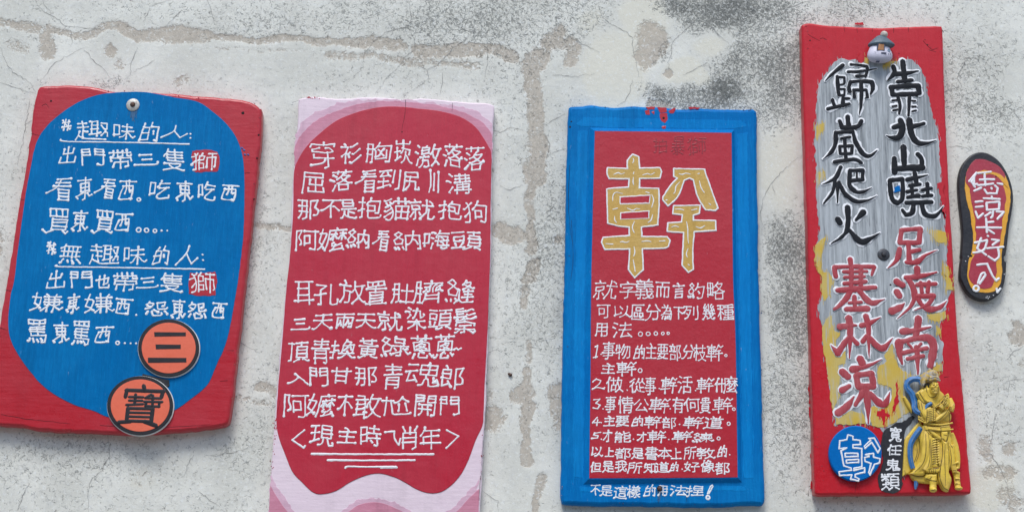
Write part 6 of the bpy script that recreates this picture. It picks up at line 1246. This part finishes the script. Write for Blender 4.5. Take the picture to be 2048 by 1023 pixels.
# blue plaque with the outlined character
x, z = W(1711, 961, T4)
PL = thing('round_plaque', 'blue round plaque with one white outlined character on the tall red plank', 'plaque', (x, -T4, z))
disc_mesh('plate', 1711, 905.5, 53, 55.5, T4 + .0002, T4 + .010, M['blue_disc'], PL, .002, seed=281)
dp = T4 + .010
bm = bmesh.new()
for p in ([(385, 508), (424, 517), (424, 542), (476, 547), (478, 578), (424, 580), (424, 602), (488, 607), (488, 742), (430, 750), (430, 767), (508, 747), (508, 780), (440, 795), (440, 815), (468, 828), (463, 842), (407, 830), (415, 800), (327, 803), (322, 777), (413, 765), (408, 748), (357, 733), (337, 622), (378, 602), (322, 608), (327, 552), (378, 542)],
          [(366, 642), (458, 642), (460, 664), (368, 668)], [(374, 692), (464, 686), (464, 708), (376, 713)], [(507, 590), (552, 545), (540, 533), (580, 532), (622, 605), (605, 637), (577, 590), (560, 562), (512, 605)], [(515, 652), (573, 642), (575, 670), (622, 680), (618, 710), (582, 722), (547, 798), (538, 780), (556, 717), (512, 700), (510, 672), (540, 667), (540, 657)]):
    stroke(bm, p, 3.6, dp, Z12, 30, .0003, .12, closed=True)
link('lettering', bm, M['white'], PL)

# ------------------------------------------------------------------ mushroom house ornament
def blob_lathe(bm, cx, cz, y0, prof, k=28, sx=1.0, sy=.62, tilt=0.0):
    """upright turned shape: (radius, z) rings in metres round a vertical axis standing y0 in front"""
    rows = []
    for r, zz in prof:
        rows.append([bm.verts.new((cx + r * math.cos(i * 2 * math.pi / k) * sx + zz * tilt, -(y0 + r * math.sin(i * 2 * math.pi / k) * sy), cz + zz)) for i in range(k)])
    for a, b in zip(rows[:-1], rows[1:]):
        for i in range(k): bm.faces.new((a[i], a[(i + 1) % k], b[(i + 1) % k], b[i]))
    bm.faces.new(rows[0])
    bm.faces.new(rows[-1])
YM = T4 + .0135
cx, cz = W(*Z16((685, 850)), YM)
MH = thing('mushroom_ornament', 'little mushroom house ornament with grey blue roof and white bobble', 'ornament', (cx, -T4, cz))
bm = bmesh.new()
blob_lathe(bm, cx, cz, YM, [(.008, .0), (.016, .0012), (.0225, .0045), (.0262, .0105), (.0268, .0165), (.0252, .0225), (.0225, .029), (.0205, .034)], sy=.55)
bdy = link('house_body', bm, M['house'], MH)
cx2, cz2 = W(*Z16((712, 480)), YM)
bm = bmesh.new()
blob_lathe(bm, cx2, cz2, YM, [(.018, -.004), (.026, -.0015), (.0285, .001), (.0282, .0035), (.025, .007), (.0195, .0125), (.013, .0185), (.008, .0225), (.003, .0245)], sy=.60)
link('roof', bm, M['roof_grey'], MH)
pxx, pz = W(*Z16((772, 225)), YM)
bm = bmesh.new()
bmesh.ops.create_icosphere(bm, subdivisions=3, radius=.0078, matrix=Matrix.Translation((pxx, -YM - .001, pz)))
for v in bm.verts:
    v.co += Vector((random.gauss(0, 1), random.gauss(0, 1), random.gauss(0, 1))) * .00025
link('bobble', bm, M['pom'], MH)
yd = YM + .0145
def flat(bm, pts, fr, d0, d1, ins=.0004, seed=1):
    slab(bm, outline(pts, d1, fr, .002, .0001, 0, 40, seed), [(0, d0), (ins, d1)])
bm = bmesh.new()
flat(bm, [(630, 375), (800, 375), (790, 590), (605, 580)], Z16, yd - .006, yd)
dr = link('door', bm, M['marks'], MH)
bm = bmesh.new()
flat(bm, [(668, 385), (785, 388), (785, 420), (655, 415)], Z16, yd - .001, yd + .0006)
link('lintel', bm, M['cream'], dr)
bm = bmesh.new()
flat(bm, [(655, 420), (780, 422), (772, 575), (628, 570)], Z16, yd - .001, yd + .0004)
link('door_panel', bm, M['timber'], dr)
bm = bmesh.new()
flat(bm, [(705, 615), (828, 620), (828, 662), (705, 655)], Z16, YM + .010, YM + .0152)
for x_ in (570, 612, 655): stroke(bm, [(x_, 615), (x_ + 6, 650)], 1.5, YM + .0138 - abs(x_ - 690) * .000012, Z16, jit=0)
for x_ in (875, 925): stroke(bm, [(x_, 645), (x_ + 4, 680)], 1.2, YM + .0116, Z16, jit=0)
flat(bm, [(600, 810), (680, 808), (678, 828), (602, 828)], Z16, YM + .006, YM + .0128)
link('painted_mark', bm, M['marks'], bdy)
bm = bmesh.new()
ring_dot(bm, (882, 580), 24, YM + .0114, Z16, 1.6, 14)
link('painted_ring', bm, M['teal'], bdy)

# ------------------------------------------------------------------ carved golden warrior figurine
fx0, fz0 = W(*Z15((520, 985)), T4)
FG = thing('carved_figurine', 'golden carved warrior figurine with tall hat and looping blue ribbon', 'figurine', (fx0, -T4, fz0))
class Clay:
    """union of solids, later remeshed into one continuous carved body"""
    def __init__(s): s.bm = bmesh.new()
    def ell(s, fr, c, rx, rz, d, ry, rot=0.0):
        x, z = W(*fr(c), T4)
        mm = Matrix.Translation((x, -(T4 + d), z)) @ Matrix.Rotation(rot, 4, 'Y') @ Matrix.Diagonal((rx, ry, rz, 1))
        bmesh.ops.create_icosphere(s.bm, subdivisions=3, radius=1, matrix=mm)
    def slabp(s, fr, pts, d0, d1, round_=.003, seed=1):
        lp = outline(pts, T4 + d1, fr, .0025, .0002, 0, 60, seed)
        slab(s.bm, lp, [(0, T4 + d0), (0, T4 + d1 - round_), (round_ * .35, T4 + d1 - round_ * .3), (round_, T4 + d1)], True)
    def tube(s, fr, pts, rad, d, flat_=.7):
        P = spline([W(*fr(p), T4) for p in pts], False, .003, 200)
        n = len(P)
        rr = np.interp(np.linspace(0, 1, n), np.linspace(0, 1, len(rad)), rad)
        dd = np.interp(np.linspace(0, 1, n), np.linspace(0, 1, len(d)), d) if isinstance(d, (list, tuple)) else np.full(n, d)
        T = np.gradient(P, axis=0)
        T /= np.linalg.norm(T, axis=1, keepdims=True) + 1e-9
        rows = []
        K = 10
        for p, t, r, q in zip(P, T, rr, dd):
            nx, nz = -t[1], t[0]
            rows.append([s.bm.verts.new((p[0] + nx * r * math.cos(a), -(T4 + q + r * flat_ * math.sin(a)), p[1] + nz * r * math.cos(a))) for a in [i * 2 * math.pi / K for i in range(K)]])
        for a, b in zip(rows[:-1], rows[1:]):
            for i in range(K): s.bm.faces.new((a[i], a[(i + 1) % K], b[(i + 1) % K], b[i]))
        s.bm.faces.new(rows[0])
        s.bm.faces.new(rows[-1][::-1])
    def mesh(s, name, mat, parent, voxel=.0009, smooth=2):
        o = link(name, s.bm, mat, parent)
        md = o.modifiers.new('r', 'REMESH')
        md.mode = 'VOXEL'
        md.voxel_size = voxel
        sm = o.modifiers.new('s', 'SMOOTH')
        sm.iterations = smooth
        sm.factor = .5
        dg = bpy.context.evaluated_depsgraph_get()
        me = bpy.data.meshes.new_from_object(o.evaluated_get(dg))
        o.modifiers.clear()
        old = o.data
        o.data = me
        bpy.data.meshes.remove(old)
        me.polygons.foreach_set('use_smooth', [True] * len(me.polygons))
        return o
c = Clay()
# thin flame-like cloak behind, left
c.slabp(Z15, [(380, -80), (300, 0), (200, 130), (150, 200), (135, 350), (120, 620), (115, 745), (160, 715), (200, 710), (230, 680), (400, 640), (420, 100)], 0, .006, .003, 1)
c.slabp(Z14, [(118, 465), (150, 440), (230, 560), (260, 640), (250, 700), (180, 590)], 0, .007, .003, 2)
# skirt body and side panels
c.slabp(Z15, [(400, 10), (370, 180), (395, 430), (350, 590), (225, 700), (300, 735), (430, 730), (480, 660), (640, 640), (830, 640), (880, 560), (880, 400), (840, 230), (825, 10)], .0, .017, .006, 3)
c.slabp(Z15, [(225, 705), (300, 730), (430, 725), (640, 700), (650, 850), (560, 850), (330, 825), (250, 770)], 0, .010, .004, 4)
c.tube(Z15, [(430, 100), (420, 350), (380, 560), (300, 680), (235, 700)], [.006, .009, .009, .008, .004], [.016, .018, .018, .016, .013], .6)
c.tube(Z15, [(470, 160), (480, 400), (470, 560), (410, 680)], [.004, .007, .008, .007], .018, .6)
c.tube(Z15, [(600, 250), (620, 450), (640, 600)], [.003, .006, .006], .017, .6)
c.slabp(Z15, [(510, 180), (600, 180), (625, 610), (520, 610)], .01, .0195, .002, 5)
for i in range(11): c.tube(Z15, [(522, 225 + i * 36), (608, 205 + i * 36)], [.0012, .0012], .0195, .8)
c.slabp(Z15, [(478, 625), (640, 630), (635, 695), (470, 690)], .008, .020, .003, 6)
for i in range(6): c.tube(Z15, [(505 + i * 22, 632), (508 + i * 22, 688)], [.0010, .0010], .020, .8)
c.slabp(Z15, [(455, 700), (625, 705), (620, 812), (540, 815), (440, 770)], .006, .018, .004, 7)
# leaf-shaped sash in front
c.slabp(Z15, [(685, 200), (720, 225), (780, 225), (790, 400), (790, 640), (838, 790), (790, 962), (720, 930), (665, 830), (650, 740), (665, 560), (700, 420)], .005, .0235, .005, 8)
c.tube(Z15, [(725, 380), (722, 600), (728, 850)], [.0015, .0020, .001], .0235, .8)
c.tube(Z15, [(790, 300), (800, 520), (840, 700)], [.005, .006, .005], .016, .6)
c.slabp(Z15, [(680, 90), (775, 85), (770, 190), (738, 245), (700, 205), (680, 190)], .008, .0225, .003, 9)
c.tube(Z15, [(445, 75), (560, 170), (665, 240)], [.002, .004, .002], .019, .8)
c.tube(Z15, [(800, 120), (850, 280), (885, 480), (890, 640)], [.004, .006, .006, .004], .012, .6)
for yy in (560, 640, 700): c.tube(Z15, [(840, yy + 5), (895, yy - 5)], [.0020, .0020], .016, .8)
# feet and trouser legs
c.tube(Z15, [(525, 800), (530, 900), (520, 945)], [.0088, .0068, .0072], [.012, .013, .015], .8)
c.ell(Z15, (518, 955), .0072, .0052, .019, .010)
c.tube(Z15, [(870, 690), (885, 850), (890, 905)], [.0080, .0060, .0062], [.010, .011, .013], .8)
c.ell(Z15, (895, 928), .0075, .0040, .016, .009)
for yy in (790, 860): c.tube(Z15, [(845, yy), (915, yy + 4)], [.0016, .0016], .0165, .8)
# torso
c.slabp(Z14, [(440, 640), (530, 600), (800, 620), (800, 780), (805, 960), (815, 1050), (400, 1050), (400, 880), (440, 860)], 0, .018, .006, 10)
c.ell(Z14, (660, 760), .019, .017, .012, .010)
c.slabp(Z14, [(430, 875), (560, 890), (800, 868), (815, 960), (620, 975), (440, 950)], .006, .0205, .002, 11)
c.tube(Z14, [(400, 860), (520, 885), (660, 890), (800, 862)], [.0018] * 3, .0215, .8)
c.tube(Z14, [(440, 945), (620, 968), (810, 955)], [.0016] * 3, .0215, .8)
c.slabp(Z14, [(660, 885), (805, 872), (805, 955), (660, 965)], .006, .0225, .002, 12)
# shoulder cape / collar
c.slabp(Z14, [(310, 405), (440, 320), (620, 330), (735, 430), (752, 500), (690, 520), (600, 640), (540, 630), (480, 560), (400, 550), (350, 480)], .004, .0215, .005, 13)
c.tube(Z14, [(318, 410), (380, 500), (430, 550), (500, 560), (545, 640)], [.0018] * 3, .0215, .8)
c.tube(Z14, [(735, 440), (680, 515), (610, 590), (550, 640)], [.0018] * 3, .0215, .8)
# arms: sleeve with ribbed cuff on the left, bent forearm on the right
c.tube(Z14, [(350, 520), (372, 660), (425, 760), (495, 780)], [.0070, .0085, .0090, .0080], [.014, .016, .018, .020], .75)
c.slabp(Z14, [(455, 640), (530, 600), (540, 830), (460, 850)], .008, .0255, .004, 14)
for i in range(8): c.tube(Z14, [(455, 668 + i * 24), (538, 650 + i * 26)], [.0013, .0013], .0258, .8)
for q_ in (-14, 10, 36): c.tube(Z14, [(300, 770 + q_), (380, 815 + q_), (470, 840 + q_)], [.0013] * 3, .018, .8)
c.tube(Z14, [(755, 500), (790, 610), (770, 690)], [.0070, .0075, .0060], [.012, .015, .018], .75)
c.tube(Z14, [(735, 690), (640, 770), (545, 835)], [.0062, .0060, .0050], [.021, .0225, .022], .7)
for q_ in (0, 26, 50): c.tube(Z14, [(770, 690 - q_), (822, 640 - q_)], [.0014, .0014], .022, .8)
# praying hands with separate fingers
c.ell(Z14, (675, 600), .0068, .0078, .0275, .0060, .5)
for i, (a, b) in enumerate([((650, 560), (705, 500)), ((668, 575), (724, 512)), ((684, 590), (735, 535)), ((698, 608), (738, 565))]): c.tube(Z14, [a, b], [.0021, .0016], .0315 - i * .0006, .9)
c.tube(Z14, [(640, 610), (655, 555), (672, 530)], [.0024, .0020, .0016], .0325, .9)
c.tube(Z14, [(610, 660), (660, 610)], [.0060, .0055], .0265, .9)
c.tube(Z14, [(690, 470), (720, 450), (742, 490), (715, 500), (690, 470)], [.0016] * 2, .0225, .8)
# neck, head, face, ears
c.ell(Z14, (530, 470), .0080, .0075, .018, .008)
c.ell(Z14, (530, 360), .0098, .0138, .0205, .0118)
c.ell(Z14, (528, 415), .0080, .0080, .0225, .0105)
c.ell(Z14, (432, 350), .0026, .0058, .016, .004)
c.ell(Z14, (604, 370), .0024, .0055, .016, .004)
c.tube(Z14, [(526, 300), (524, 355)], [.0012, .0018], [.0318, .0345], .9)
c.ell(Z14, (523, 356), .0026, .0016, .0335, .0024)
c.tube(Z14, [(480, 302), (498, 294), (515, 302)], [.0011] * 3, .0316, .9)
c.tube(Z14, [(538, 304), (554, 298), (572, 308)], [.0011] * 3, .0312, .9)
for xx in (497, 553):
    c.ell(Z14, (xx, 318), .0021, .0011, .0312, .0016)
    c.ell(Z14, (xx + (-8 if xx < 520 else 8), 352), .0032, .0036, .0285, .0036)
c.tube(Z14, [(500, 385), (526, 381), (552, 388)], [.0008, .0013, .0008], .0338, .9)
c.tube(Z14, [(506, 399), (528, 402), (548, 401)], [.0008, .0014, .0008], .0336, .9)
c.ell(Z14, (530, 440), .0042, .0034, .030, .0042)
body = c.mesh('body', M['gold'], FG, .0007, 1)
from mathutils.bvhtree import BVHTree
_off = parent_loc(FG)
_tree = BVHTree.FromPolygons([v.co + _off for v in body.data.vertices], [tuple(p.vertices) for p in body.data.polygons])
def incise(name, lines, w, mat):  # lays flat ribbons just above the body surface
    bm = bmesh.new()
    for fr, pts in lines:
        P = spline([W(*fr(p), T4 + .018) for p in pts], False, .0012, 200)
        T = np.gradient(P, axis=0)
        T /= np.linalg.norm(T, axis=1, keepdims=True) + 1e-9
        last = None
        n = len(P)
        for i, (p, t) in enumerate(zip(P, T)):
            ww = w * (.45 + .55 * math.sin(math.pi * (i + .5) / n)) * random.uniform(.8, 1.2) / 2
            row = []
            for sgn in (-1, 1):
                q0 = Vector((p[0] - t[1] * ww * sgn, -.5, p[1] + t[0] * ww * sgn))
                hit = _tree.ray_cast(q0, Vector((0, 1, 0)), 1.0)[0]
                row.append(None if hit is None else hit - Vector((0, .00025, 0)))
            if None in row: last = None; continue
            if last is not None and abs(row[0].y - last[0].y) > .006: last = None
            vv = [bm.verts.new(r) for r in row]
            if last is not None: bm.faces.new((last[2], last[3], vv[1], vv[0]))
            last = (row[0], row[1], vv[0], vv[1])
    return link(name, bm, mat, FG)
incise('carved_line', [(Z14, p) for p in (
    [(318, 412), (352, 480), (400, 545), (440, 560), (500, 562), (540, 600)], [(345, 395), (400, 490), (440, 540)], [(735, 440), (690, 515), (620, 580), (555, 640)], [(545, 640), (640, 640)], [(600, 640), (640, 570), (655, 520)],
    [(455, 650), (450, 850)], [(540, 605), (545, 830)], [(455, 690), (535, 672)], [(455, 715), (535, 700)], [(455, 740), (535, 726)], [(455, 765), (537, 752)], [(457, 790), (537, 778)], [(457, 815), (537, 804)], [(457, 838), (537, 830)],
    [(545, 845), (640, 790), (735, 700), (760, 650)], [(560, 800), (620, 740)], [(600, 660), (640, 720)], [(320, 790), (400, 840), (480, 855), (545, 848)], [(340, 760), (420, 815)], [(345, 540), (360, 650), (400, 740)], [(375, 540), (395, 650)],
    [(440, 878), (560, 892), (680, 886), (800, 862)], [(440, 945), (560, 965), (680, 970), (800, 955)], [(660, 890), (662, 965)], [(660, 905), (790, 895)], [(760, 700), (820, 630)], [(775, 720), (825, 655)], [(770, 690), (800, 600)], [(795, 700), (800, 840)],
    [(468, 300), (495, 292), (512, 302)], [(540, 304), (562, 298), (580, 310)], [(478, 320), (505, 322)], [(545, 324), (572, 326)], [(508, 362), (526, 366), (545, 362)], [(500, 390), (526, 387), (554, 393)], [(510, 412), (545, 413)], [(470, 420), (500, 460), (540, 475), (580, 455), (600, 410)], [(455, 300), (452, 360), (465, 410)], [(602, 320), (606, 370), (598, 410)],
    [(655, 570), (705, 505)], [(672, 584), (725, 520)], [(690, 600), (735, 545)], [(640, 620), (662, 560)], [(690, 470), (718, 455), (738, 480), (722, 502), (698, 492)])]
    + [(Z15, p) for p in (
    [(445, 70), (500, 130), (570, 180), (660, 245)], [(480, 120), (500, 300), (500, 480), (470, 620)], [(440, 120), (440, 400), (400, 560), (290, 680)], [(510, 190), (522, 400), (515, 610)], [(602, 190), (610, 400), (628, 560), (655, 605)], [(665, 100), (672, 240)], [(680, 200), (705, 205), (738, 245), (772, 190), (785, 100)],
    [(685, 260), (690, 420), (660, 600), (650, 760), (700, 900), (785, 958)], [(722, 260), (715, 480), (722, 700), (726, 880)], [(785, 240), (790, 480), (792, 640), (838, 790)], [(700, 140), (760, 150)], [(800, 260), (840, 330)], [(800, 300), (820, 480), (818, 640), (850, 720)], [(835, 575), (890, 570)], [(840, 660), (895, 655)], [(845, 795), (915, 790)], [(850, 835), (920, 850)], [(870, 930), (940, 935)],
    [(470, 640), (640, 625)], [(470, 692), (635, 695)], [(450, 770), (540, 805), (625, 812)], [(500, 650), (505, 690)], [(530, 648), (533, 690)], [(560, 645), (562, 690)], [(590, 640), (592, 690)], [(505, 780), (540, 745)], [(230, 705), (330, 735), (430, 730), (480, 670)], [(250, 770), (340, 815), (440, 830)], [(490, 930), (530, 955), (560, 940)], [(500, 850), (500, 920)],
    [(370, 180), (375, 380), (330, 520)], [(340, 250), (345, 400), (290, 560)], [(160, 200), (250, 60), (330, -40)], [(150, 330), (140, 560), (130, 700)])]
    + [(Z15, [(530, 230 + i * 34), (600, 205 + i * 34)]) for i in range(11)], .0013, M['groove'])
# hat
c = Clay()
c.slabp(Z14, [(385, 190), (420, 120), (465, 80), (520, 95), (580, 140), (612, 190), (618, 300), (590, 270), (520, 240), (450, 255), (425, 330), (395, 290)], .006, .026, .008, 20)
c.ell(Z14, (505, 190), .014, .0145, .018, .0125)
c.tube(Z14, [(440, 262), (515, 235), (600, 268)], [.0022] * 3, .0305, .8)
c.tube(Z14, [(445, 232), (515, 208), (590, 235)], [.0014] * 3, .0315, .8)
for i in range(5): c.tube(Z14, [(455 + i * 28, 215 - (2 - abs(i - 2)) * 8), (468 + i * 20, 130 - (2 - abs(i - 2)) * 10)], [.0018, .0011], [.030, .0255], .8)
c.ell(Z14, (515, 160), .0042, .0062, .0295, .0032)
c.ell(Z14, (465, 98), .0040, .0045, .019, .0055)
c.mesh('hat', M['hat'], FG, .0007, 1)
# blue ribbon
c = Clay()
def band(pts, wd, dd):
    wd = [x * 1.2 for x in wd]
    c.tube(Z14, pts, wd, dd, .5)
    c.tube(Z14, pts, [x * .28 for x in wd], [x + wd[0] * .52 for x in (dd if isinstance(dd, list) else [dd] * 4)], .9)
band([(375, 300), (345, 230), (240, 215), (165, 265), (160, 340), (235, 440), (265, 560), (262, 650), (320, 705), (395, 665), (445, 605), (495, 580)], [.0050, .0052, .0052, .0056, .0056, .0050, .0044, .0030], [.016, .012, .009, .009, .010, .013, .018, .023])
z15 = lambda p: (p[0], p[1] + 876.5)
band([z15(p) for p in ((355, 50), (280, 150), (215, 270), (200, 400), (215, 540), (245, 640))], [.0046, .0050, .0046, .0044, .0042], [.014, .010, .010, .010])
band([z15(p) for p in ((292, 800), (295, 860), (285, 938))], [.0036, .0036, .0016], [.006, .006, .006])
c.mesh('ribbon', M['ribbon'], FG, .0007, 1)

# ------------------------------------------------------------------ painted flip-flop sole
T5 = .016
x, z = W(1965, 600, T5)
FF = thing('flip_flop', 'black flip-flop sole painted red and yellow with white writing', 'sandal', (x, 0, z))
SOLE = [(230, 42), (280, 55), (330, 90), (370, 140), (400, 200), (420, 270), (425, 340), (415, 420), (400, 500), (390, 590), (378, 680), (368, 690), (372, 715), (382, 725), (378, 800), (365, 870), (340, 920), (290, 955), (230, 962), (170, 940), (130, 900), (105, 850), (92, 815), (98, 730), (105, 700), (100, 690), (104, 640), (108, 540), (100, 440), (88, 330), (84, 220), (100, 140), (135, 85), (180, 52)]
bm = bmesh.new()
lp = outline(SOLE, T5, Z13, .004, .0002, 0, 60, 300)
slab(bm, lp, [(.002, .001), (0, .003), (0, T5 - .003), (.001, T5 - .001), (.003, T5)], True)
link('sole', bm, M['rubber'], FF)
field('yellow_border', [(225, 95), (290, 110), (350, 155), (385, 210), (405, 280), (408, 340), (395, 430), (380, 520), (362, 620), (352, 700), (355, 780), (345, 860), (310, 905), (240, 915), (180, 900), (150, 860), (135, 810), (145, 720), (165, 660), (172, 560), (158, 440), (130, 330), (122, 230), (140, 150), (175, 105)], T5, M['sole_yellow'], FF, Z13, .0007, .0008, .0004, .004, 301)
field('red_field', [(230, 88), (290, 105), (345, 140), (372, 185), (340, 170), (290, 168), (255, 158), (215, 160), (285, 190), (340, 220), (372, 270), (378, 340), (362, 440), (350, 540), (335, 640), (322, 720), (318, 800), (295, 870), (240, 892), (185, 865), (150, 815), (158, 740), (190, 670), (192, 560), (185, 440), (160, 330), (150, 250), (180, 185), (130, 235), (128, 200), (145, 140), (180, 98)] if False else
      [(230, 88), (290, 105), (345, 142), (372, 190), (360, 240), (380, 300), (378, 360), (362, 450), (352, 540), (337, 640), (322, 720), (318, 800), (295, 870), (240, 892), (185, 868), (150, 815), (158, 740), (190, 660), (192, 560), (185, 440), (162, 340), (148, 260), (132, 225), (132, 185), (148, 135), (182, 98)], T5 + .0007, M['sole_red'], FF, Z13, .0006, .0010, .0005, .004, 302)
field('yellow_fleck', [(195, 165), (240, 155), (300, 165), (345, 180), (380, 220), (395, 270), (372, 250), (330, 200), (280, 180), (240, 185)], T5 + .0013, M['sole_yellow'], FF, Z13, .0004, .0008, .0005, .004, 303)
d5 = T5 + .0016
bm = bmesh.new()
for p in ([(195, 170), (150, 225)], [(195, 170), (165, 230), (185, 260)], [(180, 195), (180, 245), (200, 240)], [(205, 175), (285, 165)], [(245, 170), (250, 250)], [(215, 215), (305, 212)], [(205, 250), (300, 240)], [(180, 285), (225, 265)], [(245, 275), (260, 300), (320, 300), (328, 265)], [(288, 265), (290, 272)], [(325, 238), (355, 243)], [(310, 250), (322, 262)],
          [(190, 352), (232, 348)], [(190, 385), (235, 380)], [(190, 410), (205, 452), (238, 425)], [(240, 330), (340, 335)], [(290, 320), (292, 335)], [(258, 358), (338, 352), (335, 398), (260, 402), (258, 358)], [(300, 405), (295, 440), (285, 450)], [(285, 418), (250, 440)], [(320, 412), (365, 415), (325, 458)],
          [(255, 455), (262, 540)], [(198, 510), (350, 512)], [(258, 480), (300, 475)], [(270, 525), (305, 548)], [(264, 562), (268, 565)],
          [(225, 575), (200, 640), (255, 680)], [(185, 605), (262, 590), (240, 650), (175, 668)], [(290, 585), (335, 590), (295, 620)], [(262, 640), (362, 630)], [(330, 640), (335, 690), (310, 715), (270, 690)],
          [(200, 742), (262, 735), (290, 800), (318, 840), (335, 825)], [(205, 855), (225, 800), (245, 790), (252, 805), (215, 858)], [(320, 890), (325, 912), (345, 888)]):
    stroke(bm, p, 4.6, d5, Z13)
ring_dot(bm, (193, 888), 17, d5, Z13, 4.5)
link('lettering', bm, M['white'], FF)
for p in ((1966, 347, 2.6), (1992, 353, 2.0), (1942, 511, 2.6)): hole(FF, p[0], p[1], T5 + .0014, p[2])
bm = bmesh.new()
for p in ((255, 945), (262, 938), (268, 950), (275, 940), (300, 930), (145, 690), (368, 800), (128, 720)):
    bm = bmesh.new()
    dot(bm, p, 2.2, T5, Z13)
    link('paint_spatter', bm, M['white'], FF)
